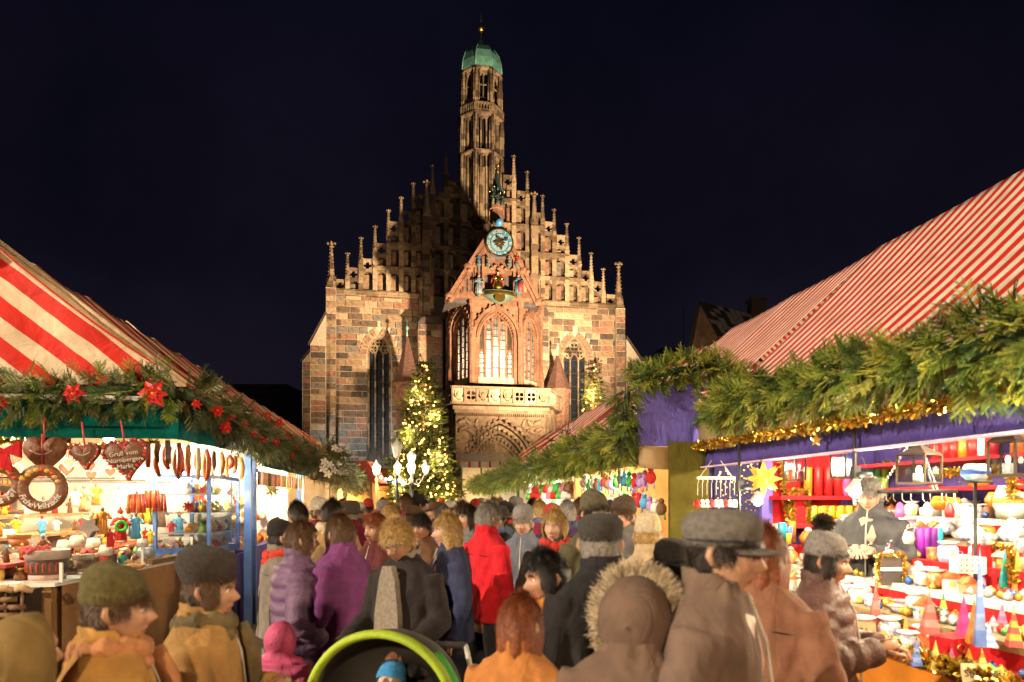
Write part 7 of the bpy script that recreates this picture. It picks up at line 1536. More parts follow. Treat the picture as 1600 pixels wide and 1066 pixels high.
for k in range(18):
    t = 10.8 + .9 * (k // 4) + .2 * (k % 4); P = A(2.5, t, 1.98 - .12 * (k % 2)); mi = rnd.choice((0, 0, 6, 1, 4, 7)); g = thing('knitted_hat', '%s knitted hat hanging %s in the third right stall, %s' % (HNm[mi], ('high', 'low')[k % 2], ('near end', 'near middle', 'past the green post', 'far middle', 'far end')[k // 4]), 'hat', P, 0, 'hats hanging in the third right stall'); MB().lathe([(.11, -.10), (.12, -.06), (.10, .02), (.04, .07), (0, .08)], 10).build('crown', HM[mi], g); MB().tube([(0, 0, .07), (0, 0, .2)], .003, 4).build('string', WOODW, g)
for s, (t0_, lbn) in enumerate(((7.1, 'second'), (10.8, 'third'), (15.3, 'fourth'))):
    for k in range(16):
        mi, kd = rnd.choice((0, 2, 3, 4, 5)), rnd.choice((0, 1, 2)); ornament(mi, kd, AM @ T(2.75 + .4 * (k % 2), t0_ + .2 * k, 1.0) @ SC(1.8), '%s %s on the counter %s of the %s right stall, %s' % (ON[mi], KN[kd], ('front', 'back')[k % 2], lbn, ('near end', 'middle', 'far end')[k // 6]))
# ================================================================= people
def sm(a, b, x): t = np.clip((x - a) / (b - a), 0, 1); return t * t * (3 - 2 * t)
def head_np(nu=72, nv=56, female=False, child=False):
    V = []; a = np.linspace(0, 2 * np.pi, nu, endpoint=False); p = np.linspace(0, np.pi, nv + 1)
    A_, P_ = np.meshgrid(a, p); x = np.sin(P_) * np.sin(A_); y = -np.sin(P_) * np.cos(A_); z = np.cos(P_)
    X = .073 * x; Y = .095 * y; Z = .117 * z
    k = np.clip(-Z / .117, 0, 1); X *= 1 - (.30 if not child else .2) * k ** 1.4; Y = np.where(y > 0, Y * (1 - .42 * k), Y)
    X *= 1 - .10 * sm(.0, .8, -y) * sm(-.02, .05, Z)
    m = sm(.1, .75, -y)
    g = lambda x0, z0, sx_, sz: np.exp(-((X - x0) / sx_) ** 2 - ((Z - z0) / sz) ** 2)
    d = .019 * g(0, -.024, .0125, .014) + .013 * g(0, -.006, .010, .02) + .006 * g(0, .033, .05, .012) - .004 * g(0, .012, .02, .012)
    for s in (-1, 1): d = d - .011 * g(s * .031, .010, .015, .011) + .005 * g(s * .042, -.022, .02, .02) + .008 * g(s * .0135, -.031, .0075, .008) - .003 * g(s * .026, -.05, .01, .02)
    lf = 1.25 if female else 1.0
    d = d + lf * .0065 * g(0, -.0545, .020, .0055) + lf * .0065 * g(0, -.0665, .017, .006) - .006 * g(0, -.0605, .024, .0028) + .010 * g(0, -.098, .020, .015) - .004 * g(0, -.081, .022, .006)
    Y = Y - m * d
    lip = (np.abs(X) < .024) & (Z < -.0495) & (Z > -.0725) & (y < -.3) & (((X / .025) ** 2 + ((Z + .061) / .0115) ** 2) < 1)
    V = np.stack([X, Y, Z], -1).reshape(-1, 3); F_ = []; mi = []
    lp = lip
    for j in range(nv):
        for i in range(nu):
            i2 = (i + 1) % nu; F_.append((j * nu + i, (j + 1) * nu + i, (j + 1) * nu + i2, j * nu + i2)); mi.append(1 if (lp[j, i] and lp[j + 1, i2]) else 0)
    return V, F_, mi
HEADS = {k: head_np(female=k == 'f', child=k == 'c') for k in ('m', 'f', 'c')}
HEADS['far'] = head_np(28, 22)
SKIN = {n: mat('skin_' + n, c, .5, .12, 18, .08, 120, spec=.4) for n, c in (('a', (.52, .29, .19)), ('b', (.46, .24, .15)), ('c', (.58, .34, .24)), ('d', (.40, .20, .12)))}
LIP = mat('lips', (.42, .13, .10), .45, .1); EYEW = mat('eye_white', (.75, .72, .68), .25, .03); IRIS = mat('iris', (.08, .06, .04), .2, .2)
def hand_mesh():
    b = MB(); b.tube([(0, 0, .01), (0, 0, -.03), (0, -.002, -.07), (0, -.004, -.095)], [.024, .034, .041, .036], 10, flat=.45)
    for k, (x, l, a0) in enumerate(((-.030, .060, .1), (-.010, .074, .0), (.011, .070, 0), (.030, .056, -.08))):
        p0 = Vector((x * .8, -.002, -.075)); p1 = Vector((x, -.008, -.098)); p2 = p1 + Vector((0, -.016, -l * .45)); p3 = p2 + Vector((0, -.026, -l * .25)); p4 = p3 + Vector((0, -.024, -l * .08))
        b.tube([p0, p1, p2, p3, p4], [.009, .0095, .0085, .0078, .005], 7)
    b.tube([(.024, -.006, -.03), (.046, -.016, -.052), (.055, -.026, -.078), (.052, -.034, -.098)], [.013, .0115, .0095, .006], 7)
    return b
HAND = hand_mesh()
def remesh(b, voxel, smooth=4, mats=None, name='garment'):
    me = b.mesh(name, mats); o = bpy.data.objects.new('tmp', me); col.objects.link(o)
    r = o.modifiers.new('r', 'REMESH'); r.mode = 'VOXEL'; r.voxel_size = voxel; r.use_smooth_shade = True
    s = o.modifiers.new('s', 'SMOOTH'); s.iterations = smooth; s.factor = .5
    out = bpy.data.meshes.new_from_object(o.evaluated_get(bpy.context.evaluated_depsgraph_get())); out.name = name
    bpy.data.objects.remove(o); bpy.data.meshes.remove(me); out.materials.clear()
    for x in (mats if isinstance(mats, list) else [mats]): out.materials.append(x)
    return out
# hair and hats are built round the head centre
def hairshell(style, nu=64, nv=40, seed=0):
    rs = np.random.RandomState(seed); b = MB(); V = []; F_ = []; ph = rs.rand() * 6
    keep = []
    for j in range(nv + 1):
        p = math.pi * j / nv * .86
        for i in range(nu):
            a = 2 * math.pi * i / nu; x, y, z = math.sin(p) * math.sin(a), -math.sin(p) * math.cos(a), math.cos(p)
            th = .013 + .004 * math.sin(a * 9 + ph + 2 * math.sin(p * 3)) + .0022 * math.sin(a * 31 + 3 * math.sin(a * 2 + p)) + (.010 if style in ('bob', 'long') else 0) * (1 - z) * .5
            k = max(0, -z); X = (.073 + th) * x * (1 - .12 * k); Y = (.095 + th) * y; Z = (.117 + th) * z
            if y > 0: Y *= (1 - .25 * k)
            if style == 'long' and z < .1: t = (.1 - z); X *= 1 + .25 * t; Z -= t * .13; Y += .02 * t
            if style == 'bob' and z < -.2: Z -= (-.2 - z) * .06
            V.append((X, Y, Z)); fr = -math.cos(a)      # -1 at the front
            if style in ('short',): lim = .30 if fr < -.55 else (-.05 if fr < .1 else -.62)
            elif style == 'bald': lim = .75 if fr < .2 else -.5
            else: lim = .42 if fr < -.62 else (-.95 if fr > -.45 else -.3)
            keep.append(z > lim)
    for j in range(nv):
        for i in range(nu):
            i2 = (i + 1) % nu
            if keep[j * nu + i] and keep[(j + 1) * nu + i2]: F_.append((j * nu + i, (j + 1) * nu + i, (j + 1) * nu + i2, j * nu + i2))
    b.add(V, F_, 0, True)
    q = np.array([[V[i] for i in f] for f in F_]); cen = q.mean(1); rs = np.random.RandomState(seed + 4)
    pts = q[:, :, :]; NS = 5200 if nu > 40 else 0
    if NS:
        fi = rs.randint(0, len(q), NS); u = rs.rand(NS, 1); v = rs.rand(NS, 1); f = q[fi]
        p = (f[:, 0] * (1 - u) * (1 - v) + f[:, 1] * (1 - u) * v + f[:, 2] * u * v + f[:, 3] * u * (1 - v)); nrm = p / (np.linalg.norm(p, axis=1, keepdims=True) + 1e-9)
        dn = np.array([[0, .15, -1.0]]) - nrm * (nrm @ np.array([0, .15, -1.0]))[:, None] + rs.normal(0, .18, (NS, 3)); dn /= np.linalg.norm(dn, axis=1, keepdims=True) + 1e-9
        sd = np.cross(nrm, dn); sd /= np.linalg.norm(sd, axis=1, keepdims=True) + 1e-9; ln = rs.uniform(.022, .05, (NS, 1)); w_ = .0009
        p0 = p - nrm * .001; p1 = p0 + dn * ln * .5 + nrm * .0045 * rs.rand(NS, 1); p2 = p0 + dn * ln + nrm * .003 * rs.rand(NS, 1)
        o = len(b.v); A6 = np.stack([p0 - sd * w_, p0 + sd * w_, p1 + sd * w_, p1 - sd * w_, p2 + sd * w_ * .4, p2 - sd * w_ * .4], 1).reshape(-1, 3)
        b.v += [tuple(x) for x in A6.tolist()]
        for k in range(NS): a_ = o + 6 * k; b.f += [(a_, a_ + 1, a_ + 2, a_ + 3), (a_ + 3, a_ + 2, a_ + 4, a_ + 5)]
        b.mi += [0] * (2 * NS); b.sm += [True] * (2 * NS)
    for s in (-1, 1): b.tube([(s * .017, -.094, .031), (s * .033, -.091, .037), (s * .047, -.078, .031)], [.003, .004, .002], 5)
    return b
HAIRC = {n: mat('hair_' + n, c, .42, .45, 60, .3, 260, spec=.5) for n, c in (('dark', (.025, .015, .010)), ('brown', (.11, .055, .025)), ('blond', (.45, .28, .10)), ('grey', (.30, .27, .24)), ('red', (.22, .06, .02)), ('black', (.012, .010, .010)))}
HAIRM = {}
def hair_mesh(style, cn):
    if (style, cn) not in HAIRM: HAIRM[style, cn] = hairshell(style).mesh('hair', HAIRC[cn])
    return HAIRM[style, cn]
def hat(parent, kind, m, M, m2=None):
    b = MB()
    if kind in ('beanie', 'pompom', 'slouch'):
        pr = [(.093, .0), (.098, .010), (.0985, .036), (.094, .042), (.095, .05), (.091, .078), (.078, .106), (.055, .124), (.028, .134), (.0, .137)]
        if kind == 'slouch': pr = [(.090, 0), (.098, .02), (.112, .06), (.115, .09), (.10, .125), (.06, .15), (0, .158)]
        n = 84; vs = []; fs = []
        for j, (r, z) in enumerate(pr):
            for i in range(n): a = 2 * math.pi * i / n; rr = r * .97 + (.0042 if i % 2 else -.0012) * (1 if j < 4 else .8); vs.append((rr * .85 * math.cos(a), rr * 1.03 * math.sin(a), z + .018 + .01 * math.sin(a)))
        for j in range(len(pr) - 1):
            for i in range(n): fs.append((j * n + i, j * n + (i + 1) % n, (j + 1) * n + (i + 1) % n, (j + 1) * n + i))
        b.add(vs, fs, 0, True); o = b.build('hat', m, parent, M)
        if kind == 'pompom':
            rs = np.random.RandomState(3); d = rs.normal(size=(1600, 3)); d /= np.linalg.norm(d, axis=1, keepdims=True); pp = np.tile(np.array([[.0, .02, .182]]), (1600, 1)) + d * .012
            V_, Q_ = scatter(pp, d, rs.uniform(.8, 1.15, 1600), np.array([[-.0015, 0, 0], [.0015, 0, 0], [.001, 0, .042], [-.001, 0, .042]]), rs); link('pompom', np_mesh('pompom', V_, Q_, m2), o)
        return o
    if kind == 'cap':          # flat peaked cap
        b.lathe([(.090, 0), (.096, .02), (.102, .05), (.100, .075), (.075, .10), (.0, .112)], 32, (0, .0, .018), sx=.90, sy=1.12); o = b.build('hat', m, parent, M)
        v = MB(); pts = [(.078 * math.sin(a), -.085 * math.cos(a) - .0, .026) for a in [R(-62 + 124 * k / 14) for k in range(15)]]; pts2 = [(.086 * math.sin(a), -.10 * math.cos(a) - .065 * math.cos(a) ** 2, .010) for a in [R(-62 + 124 * k / 14) for k in range(15)]]
        vs = pts + pts2 + [(x, y, z - .008) for x, y, z in pts2] + [(x, y, z - .008) for x, y, z in pts]; fs = []
        for r_ in range(3):
            for k in range(14): fs.append((r_ * 15 + k, r_ * 15 + k + 1, (r_ + 1) * 15 + k + 1, (r_ + 1) * 15 + k))
        v.add(vs, fs, 0, True); v.build('peak', m, o); v2 = MB().tube([(.087 * math.cos(a), .104 * math.sin(a), .04) for a in [2 * math.pi * k / 30 for k in range(30)]], .004, 5, closed=True); v2.build('hat_band', m2 or m, o); return o
    if kind == 'brim':
        b.lathe([(.092, 0), (.098, .04), (.09, .085), (.06, .11), (0, .118)], 32, (0, 0, .02), sx=.9, sy=1.1); b.lathe([(.092, 0), (.135, -.018), (.135, -.012), (.094, .012)], 32, (0, 0, .024), sx=.92, sy=1.1); return b.build('hat', m, parent, M)
    if kind == 'hood':
        n = 36; vs = []; fs = []; rows = 12
        for j in range(rows + 1):
            p = R(95) * j / rows      # from the back crown towards the face opening
            for i in range(n):
                a = 2 * math.pi * i / n; r = .122 * math.sin(min(p, R(90)) + .02); y = .115 * math.cos(p) - (.03 if j == rows else 0) + .01
                vs.append((r * .98 * math.cos(a), y - .01, r * 1.22 * math.sin(a) - .02))
        for j in range(rows):
            for i in range(n): fs.append((j * n + i, j * n + (i + 1) % n, (j + 1) * n + (i + 1) % n, (j + 1) * n + i))
        fs.append(tuple(range(n))); b.add(vs, fs, 0, True); o = b.build('hood', m, parent, M); md = o.modifiers.new('t', 'SOLIDIFY'); md.thickness = .02
        if m2 is not None:
            rs = np.random.RandomState(5); N = 2600; a = rs.uniform(0, 2 * np.pi, N); pp = np.stack([.122 * np.cos(a), np.full(N, -.04) + rs.normal(0, .012, N), .150 * np.sin(a) - .02], -1); d = np.stack([np.cos(a), rs.normal(-.5, .6, N), np.sin(a)], -1) + rs.normal(0, .35, (N, 3))
            V_, Q_ = scatter(pp, d, rs.uniform(.7, 1.2, N), np.array([[-.002, 0, 0], [.002, 0, 0], [.0008, .004, .055], [-.0008, .004, .055]]), rs); link('fur_trim', np_mesh('fur_trim', V_, Q_, m2), o)
        return o
ARMS = dict(down=((.255, .03, 1.13), (.245, -.06, .90)), pocket=((.27, .06, 1.14), (.205, -.10, .98)), push=((.25, .0, 1.14), (.20, -.30, 1.03)), hold=((.25, -.04, 1.15), (.07, -.25, 1.20)), reach=((.26, -.16, 1.24), (.20, -.42, 1.22)))
GARM = {}
def garment(pose, kind, child=False):
    """one continuous jacket surface: torso, shoulders and both sleeves grown together"""
    key = (pose, kind)
    if key in GARM: return GARM[key]
    b = MB(); hem = {'coat': .62, 'jacket': .84, 'puffer': .80}[kind]; nz = 60; pr = []
    tab = [(hem, .215, .158), (.95, .205, .15), (1.08, .195, .140), (1.2, .205, .142), (1.32, .212, .138), (1.40, .200, .120), (1.45, .150, .098), (1.485, .095, .088), (1.51, .078, .080), (1.53, .080, .082)]
    vs = []; fs = []; n = 40
    for j in range(nz + 1):
        z = hem + (1.53 - hem) * j / nz
        for q in range(len(tab) - 1):
            if tab[q][0] <= z <= tab[q + 1][0] + 1e-9: break
        t = (z - tab[q][0]) / (tab[q + 1][0] - tab[q][0]); rx = tab[q][1] + (tab[q + 1][1] - tab[q][1]) * t; ry = tab[q][2] + (tab[q + 1][2] - tab[q][2]) * t
        if kind == 'puffer' and z < 1.45: f = .012 + .022 * abs(math.sin(math.pi * (z - hem) / .085)); rx += f; ry += f
        if kind == 'coat': rx += .012; ry += .014
        for i in range(n):
            a = 2 * math.pi * i / n; w_ = .006 * math.sin(a * 5 + z * 9) + .004 * math.sin(a * 11 - z * 23); ca, sa = math.cos(a), math.sin(a)
            if kind == 'puffer': w_ *= .6
            vs.append(((rx + w_) * math.copysign(abs(ca) ** .85, ca), (ry + w_) * math.copysign(abs(sa) ** .9, sa) + .012, z))
    for j in range(nz):
        for i in range(n): fs.append((j * n + i, j * n + (i + 1) % n, (j + 1) * n + (i + 1) % n, (j + 1) * n + i))
    fs += [tuple(range(n - 1, -1, -1)), tuple(nz * n + i for i in range(n))]; b.add(vs, fs, 0, True)
    e, w_ = [Vector(q) for q in ARMS[pose]]
    for s in (-1, 1):
        pts = []; rr = []; sh = Vector((.165, .012, 1.395)); ee = Vector(e); ww = Vector(w_)
        for k in range(15):
            t = k / 14; p = sh.lerp(ee, t * 2) if t < .5 else ee.lerp(ww, t * 2 - 1); r = .078 - .026 * t + .004 * math.sin(k * 2.3)
            if kind == 'puffer': r += .010 + .012 * (k % 2)
            pts.append((p.x * s, p.y, p.z)); rr.append(r)
        b.tube(pts, rr, 14)
    me = remesh(b, .0115, 2, None, kind); GARM[key] = me; return me
def person(px, ytop, Y, yaw, lab, coat, kind='jacket', pose='pocket', sex='m', skin='a', hair=('short', 'brown'), hatk=None, hatm=None, hatm2=None, scarf=None, tilt=(0, 0), turn=0, far=False, trousers=(.03, .03, .04), group='people in the market crowd', hands=True, lean=0, beard=None, glasses=False, height=None, collar=None):
    top = CZ + (HY - ytop) / FPX * Y; hh = {None: .0, 'beanie': .035, 'pompom': .035, 'slouch': .045, 'cap': .018, 'brim': .02, 'hood': .03}[hatk]
    s = height or top / (1.715 + hh); X = (px - 800) / FPX * Y
    g = bpy.data.objects.new('person', None); rotM = T(X, Y, 0) @ RZ(R(yaw)) @ SC(s)
    b = MB(); hv, hf, hm = HEADS['far' if far else sex]
    HM_ = T(0, -.012, 1.598) @ T(0, .02, -.08) @ RZ(R(turn)) @ RX(R(tilt[0])) @ RY(R(tilt[1])) @ T(0, -.02, .08)
    b.add([tuple(v) for v in hv], hf, 0, True, M=HM_)
    b.mi[-len(hf):] = hm
    for sd in (-1, 1):
        b.tube([(sd * .072, .012, .022), (sd * .083, .022, .02), (sd * .087, .024, .0), (sd * .080, .014, -.022), (sd * .072, .004, -.026)], [.006, .010, .011, .008, .004], 7, M=HM_)
        if not far:
            b.ball((sd * .0305, -.0705, .0095), .0128, 2, n=12, M=HM_); b.ball((sd * .0305, -.0795, .0092), .0058, 3, n=8, sc=(1, .8, 1), M=HM_)
            b.lathe([(.0, .0), (.0138, .0)], 4, m=0, M=HM_) if False else None
            vs = []; fs = []                        # upper eyelid
            for j in range(4):
                for i in range(9):
                    a = math.pi * (i / 8); e_ = R(90 - 20 * j); vs.append((sd * .0305 - .0142 * math.cos(a), -.0702 - .0142 * math.sin(a) * math.cos(e_) , .0095 + .0142 * math.sin(e_) * math.sin(a) * .95 + .0005))
            for j in range(3):
                for i in range(8): fs.append((j * 9 + i, j * 9 + i + 1, (j + 1) * 9 + i + 1, (j + 1) * 9 + i))
            b.add(vs, fs, 0, True, M=HM_)
    b.tube([(0, .025, 1.54), (0, .022, 1.50), (0, .015, 1.42)], [.052, .056, .075], 14)
    b.lathe([(.12, .75), (.15, .9), (.13, 1.1), (.15, 1.3), (.12, 1.42), (.05, 1.48)], 14, sx=1.2, sy=.85)
    for sd in (-1, 1):
        b.tube([(sd * .09, 0, .92), (sd * .10, -.01, .5), (sd * .10, .01, .09)], [.085, .06, .045], 8)
        e, w_ = ARMS[pose]; b.tube([(sd * .165, .01, 1.39), (sd * e[0], e[1], e[2]), (sd * w_[0], w_[1], w_[2])], [.05, .042, .03], 8)
        if hands and pose not in ('pocket',) and not far:
            d = (Vector(w_) - Vector(e)).normalized(); d.x *= sd; q = (-d).to_track_quat('Z', 'Y').to_matrix().to_4x4()
            M = T(sd * w_[0], w_[1], w_[2]) @ q @ (SC(-1, 1, 1) if sd > 0 else I4); o0 = len(b.v); b.v += [tuple(M @ Vector(p)) for p in HAND.v]; b.f += [tuple(i + o0 for i in f) for f in HAND.f]; b.mi += [0] * len(HAND.f); b.sm += [True] * len(HAND.f)
    me = b.mesh('person', [SKIN[skin], LIP, EYEW, IRIS]); o = bpy.data.objects.new('person', me); col.objects.link(o); o.matrix_world = rotM
    tag(o, lab, 'person', group)
    if not isinstance(coat, bpy.types.Material): coat = tuple(x ** 1.12 for x in coat)
    cm = cloth(coat, b=.16, sc=9) if not isinstance(coat, bpy.types.Material) else coat
    c = link('coat' if kind == 'coat' else 'jacket', garment(pose, kind), o)
    if not c.data.materials: c.data.materials.append(cm)
    c.material_slots[0].link = 'OBJECT'; c.material_slots[0].material = cm
    if not far and not glasses:
        z = MB(); z.tube([(.004, -.162 if kind != 'puffer' else -.178, .85), (.0, -.155 if kind != 'puffer' else -.172, 1.2), (0, -.135 if kind != 'puffer' else -.15, 1.36), (0, -.085, 1.49)], .005, 5); z.build('zip', CASTW, c)
    if not far:
        sm_ = MB(); k0 = .158 if kind != 'puffer' else .172
        if kind != 'puffer':
            sm_.tube([(0, k0 + .008, .86), (0, k0 + .006, 1.0), (0, k0 - .002, 1.2), (0, k0 - .010, 1.32), (0, k0 - .03, 1.40)], .0028, 4)
            sm_.tube([(.21 * math.sin(a) * 1.0, .012 + .1385 * math.cos(a), 1.33 + .012 * math.cos(2 * a)) for a in [R(-62 + 124 * q / 16) for q in range(17)]], .0030, 4)
        else: sm_.tube([(sd_ * .02, k0 + .012, z_) for sd_, z_ in ((0, .85), (0, 1.2))], .003, 4)
        sm_.build('seam', mat('seam_thread', (.012, .010, .010), .8, .1), c)
        cl = MB(); n = 30; vs = []
        for j, (r, zz) in enumerate(((.070, 1.475), (.082, 1.50), (.084, 1.545), (.076, 1.55), (.070, 1.50))):
            for i in range(n): a = 2 * math.pi * i / n; op = 1 + .18 * (math.sin(a) < -.85) * (j in (2, 3)); vs.append((r * 1.0 * math.cos(a) * op, r * 1.02 * math.sin(a) + .014, zz - .02 * (math.sin(a) < -.5) + .012 * (math.sin(a) > .4)))
        cl.add(vs, [(j * n + i, j * n + (i + 1) % n, (j + 1) * n + (i + 1) % n, (j + 1) * n + i) for j in range(4) for i in range(n)], 0, True); cl.build('collar', collar or cm, o)
    lg = MB()
    for sd in (-1, 1): lg.tube([(sd * .085, .005, .95), (sd * .095, 0, .7), (sd * .10, -.015, .48), (sd * .10, .01, .07)], [.105, .092, .072, .066], 10)
    lg.ball((0, .005, .92), .17, n=12, sc=(1.1, .85, .8)); lg.build('trousers', cloth(trousers), o)
    for sd in (-1, 1): MB().tube([(sd * .10, .07, .045), (sd * .105, .0, .05), (sd * .11, -.12, .04), (sd * .11, -.18, .03)], [.045, .052, .045, .028], 9, flat=.8).build('shoe', mat('dark_leather', (.03, .02, .016), .45, .2), o)
    if hatk == 'hood': hat(o, 'hood', hatm, HM_, hatm2)
    elif hatk: hat(o, hatk, hatm, HM_ @ T(0, .008, (.010 if hatk != 'slouch' else .014) if hatk in ('beanie', 'slouch', 'pompom') else .004) @ RX(R(-5)), hatm2)
    if hair and hatk not in ('hood',):
        hs_ = link('hair', hair_mesh(*hair) if not hatk else hair_mesh(hair[0], hair[1]), o, HM_ @ (SC(.93, .95, .86) @ T(0, 0, -.006) if hatk else I4))
    if beard:
        bb = MB(); nu_ = 72
        idx = [k for k in range(len(hv)) if hv[k][2] < -.035 and hv[k][1] < .02 and not (abs(hv[k][0]) < .022 and -.075 < hv[k][2] < -.045)]
        keep = set(idx); fsb = [f for f in hf if all(i in keep for i in f)]; mp = {}; vs = []
        for f in fsb:
            for i in f:
                if i not in mp: mp[i] = len(vs); v = Vector(hv[i]); vs.append(tuple(v + v.normalized() * (.005 + rnd.uniform(0, .003))))
        bb.add(vs, [tuple(mp[i] for i in f) for f in fsb], 0, True); bb.build('beard', HAIRC[beard], o, HM_)
    if glasses:
        gm = MB()
        for sd in (-1, 1): gm.tube([(sd * .031 + .022 * math.cos(a), -.098 + .006 * abs(math.cos(a)), .008 + .017 * math.sin(a)) for a in [2 * math.pi * k / 16 for k in range(16)]], .0018, 5, closed=True); gm.tube([(sd * .052, -.092, .012), (sd * .078, -.02, .016), (sd * .078, .02, .01)], .0018, 4)
        gm.tube([(-.009, -.101, .012), (.009, -.101, .012)], .0018, 4); gm.build('glasses', IRON, o, HM_)
    if scarf is not None:
        rs = random.Random(px); st = MB(); pts = []
        for k in range(40):
            a = 2 * math.pi * k / 40; pts.append(((.088 + .006 * math.sin(3 * a)) * math.cos(a), (.092 + .005 * math.sin(5 * a)) * math.sin(a) + .005, 1.478 + .012 * math.sin(2 * a + 1)))
        pts = [pts[0]] if False else pts; st.tube([Vector(pts[k // 3]).lerp(Vector(pts[(k // 3 + 1) % 40]), (k % 3) / 3) for k in range(120)], [.031 + .005 * math.sin(k * .55) + (.003 if k % 2 else 0) for k in range(120)], 12, closed=True, flat=1.2); pts = [(p[0] * 1.06, p[1] * 1.08, p[2] - .045) for p in pts]; st.tube([Vector(pts[k // 3]).lerp(Vector(pts[(k // 3 + 1) % 40]), (k % 3) / 3) for k in range(120)], [.027 + .005 * math.sin(k * .7) + (.003 if k % 2 else 0) for k in range(120)], 12, closed=True)
        st.tube([(.05, -.12, 1.46), (.06, -.165, 1.35), (.055, -.175, 1.18)], [.03, .036, .034], 8, flat=.5); st.build('scarf', cloth(scarf, b=.9, sc=20), o)
    return o
FURC = mat('cream_fur', (.50, .40, .27), .95, .35, 30); FURD = mat('dark_fur', (.06, .04, .03), .95, .35, 30)
def knit(n, c): return mat('knit_' + n, c, .95, .22, 60, .5, 260, sheen=.08, spec=.12)
def puff(n, c): return mat('nylon_' + n, c, .55, .2, 8, .35, 60, spec=.3)
# ---- near people (measured places)
person(1120, 792, 1.95, 62, 'man in a grey peaked cap and taupe jacket, face turned to the candle stall', cloth((.16, .105, .08)), 'jacket', 'pocket', 'm', 'a', ('short', 'dark'), 'cap', knit('grey', (.17, .15, .135)), mat('cap_band', (.04, .04, .05), .7, .1), beard=None, tilt=(6, 0))
person(990, 892, 1.95, 158, 'person in a brown parka with a cream fur trimmed hood, seen from behind', cloth((.15, .095, .07)), 'coat', 'pocket', 'f', 'a', ('long', 'brown'), 'hood', cloth((.15, .095, .07)), FURC)
person(1284, 830, 3.1, 58, 'woman in a grey knit hat with dark pompom and brown quilted jacket', puff('brown', (.11, .055, .045)), 'puffer', 'hold', 'f', 'b', ('bob', 'dark'), 'pompom', knit('heather', (.26, .23, .21)), FURD, tilt=(8, 0))
bk_ = person(936, 800, 2.7, 205, 'broad man in a black jacket with dark cap, walking away in the middle', cloth((.022, .02, .022)), 'jacket', 'down', 'm', 'a', ('short', 'grey'), 'cap', knit('charcoal', (.06, .055, .05)), tilt=(4, 0), turn=-40)
for q_ in range(2): MB().b2(.02, .11, .168 - .004, .172, 1.205 - q_ * .02, 1.213 - q_ * .02).build('reflective_strip', CASTW, bk_)
person(862, 862, 2.8, -70, 'dark haired person in a brown jacket and orange scarf, in profile to the left', cloth((.10, .055, .035)), 'jacket', 'hold', 'f', 'b', ('bob', 'black'), None, scarf=(.50, .17, .03), tilt=(10, 0))
person(812, 936, 2.35, 150, 'auburn haired teenager in an orange jacket low in the middle foreground', cloth((.46, .18, .05)), 'jacket', 'down', 'c', 'c', ('long', 'red'), None)
person(762, 788, 5.2, 128, 'person with grey hair in a bright red jacket, turned away to the right', cloth((.62, .018, .030)), 'jacket', 'down', 'm', 'a', ('short', 'grey'), None)
blond = person(632, 812, 3.75, -28, 'blond man in a dark open jacket bending over the green pram', cloth((.030, .024, .024)), 'jacket', 'push', 'm', 'b', ('short', 'blond'), None, tilt=(22, -4), scarf=None, glasses=True, collar=cloth((.25, .22, .18)))
sw = MB().prism([(-.10, .84), (.085, .84), (.075, 1.2), (.055, 1.38), (.03, 1.46), (-.03, 1.46), (-.055, 1.38), (-.085, 1.2)], -.163, -.12).build('sweater_panel', knit('grey_sweater', (.30, .25, .20)), blond)
person(438, 812, 4.9, 120, 'person in a grey jacket, black beanie and red scarf by the violet counter cloth', cloth((.20, .165, .14)), 'jacket', 'pocket', 'f', 'a', ('bob', 'dark'), 'beanie', knit('black', (.03, .026, .026)), scarf=(.55, .05, .03))
person(468, 818, 4.15, 118, 'woman in a greyish purple quilted coat with brown hair, turned to the right', puff('purple', (.15, .085, .16)), 'puffer', 'pocket', 'f', 'a', ('bob', 'brown'), None)
person(532, 808, 4.2, -112, 'woman in a plum coat with light brown hair beside the purple quilted coat', cloth((.17, .045, .16)), 'coat', 'pocket', 'f', 'c', ('bob', 'brown'), None, turn=-20)
person(436, 968, 3.45, 165, 'small child in a pink hooded jacket and red trousers', puff('pink', (.62, .09, .20)), 'puffer', 'down', 'c', 'c', ('short', 'blond'), 'hood', puff('pink', (.62, .09, .20)), None, trousers=(.42, .06, .03))
person(590, 806, 4.9, -35, 'person with reddish hair in a maroon coat behind the plum coat', cloth((.12, .03, .03)), 'coat', 'pocket', 'f', 'b', ('bob', 'red'), None)
person(702, 806, 4.6, -70, 'long haired blond woman in a navy jacket between the red and dark jackets', cloth((.04, .045, .10)), 'jacket', 'down', 'f', 'a', ('long', 'blond'), None)
person(322, 862, 2.45, 98, 'person in a camel coat with a pointed dark knitted hat by the sweet counter', cloth((.40, .22, .075)), 'coat', 'hold', 'f', 'b', ('bob', 'brown'), 'slouch', knit('dark', (.05, .042, .038)), scarf=(.16, .12, .06), tilt=(2, 0))
person(176, 884, 2.0, 112, 'person in an ochre coat and olive knitted hat at the lower left', cloth((.42, .22, .06)), 'coat', 'pocket', 'm', 'b', ('short', 'brown'), 'beanie', knit('olive', (.12, .10, .04)), scarf=(.45, .2, .09), tilt=(2, 0))
person(28, 950, 1.75, 150, 'person in an olive brown hooded coat cut by the lower left frame edge', cloth((.20, .13, .045)), 'coat', 'pocket', 'm', 'b', ('short', 'dark'), 'hood', cloth((.20, .13, .045)), None)
person(1012, 802, 4.1, 176, 'person in a cream knitted hat and sandy jacket before the felt ornaments', cloth((.45, .33, .2)), 'jacket', 'pocket', 'f', 'a', ('bob', 'blond'), 'beanie', knit('cream', (.62, .50, .34)))
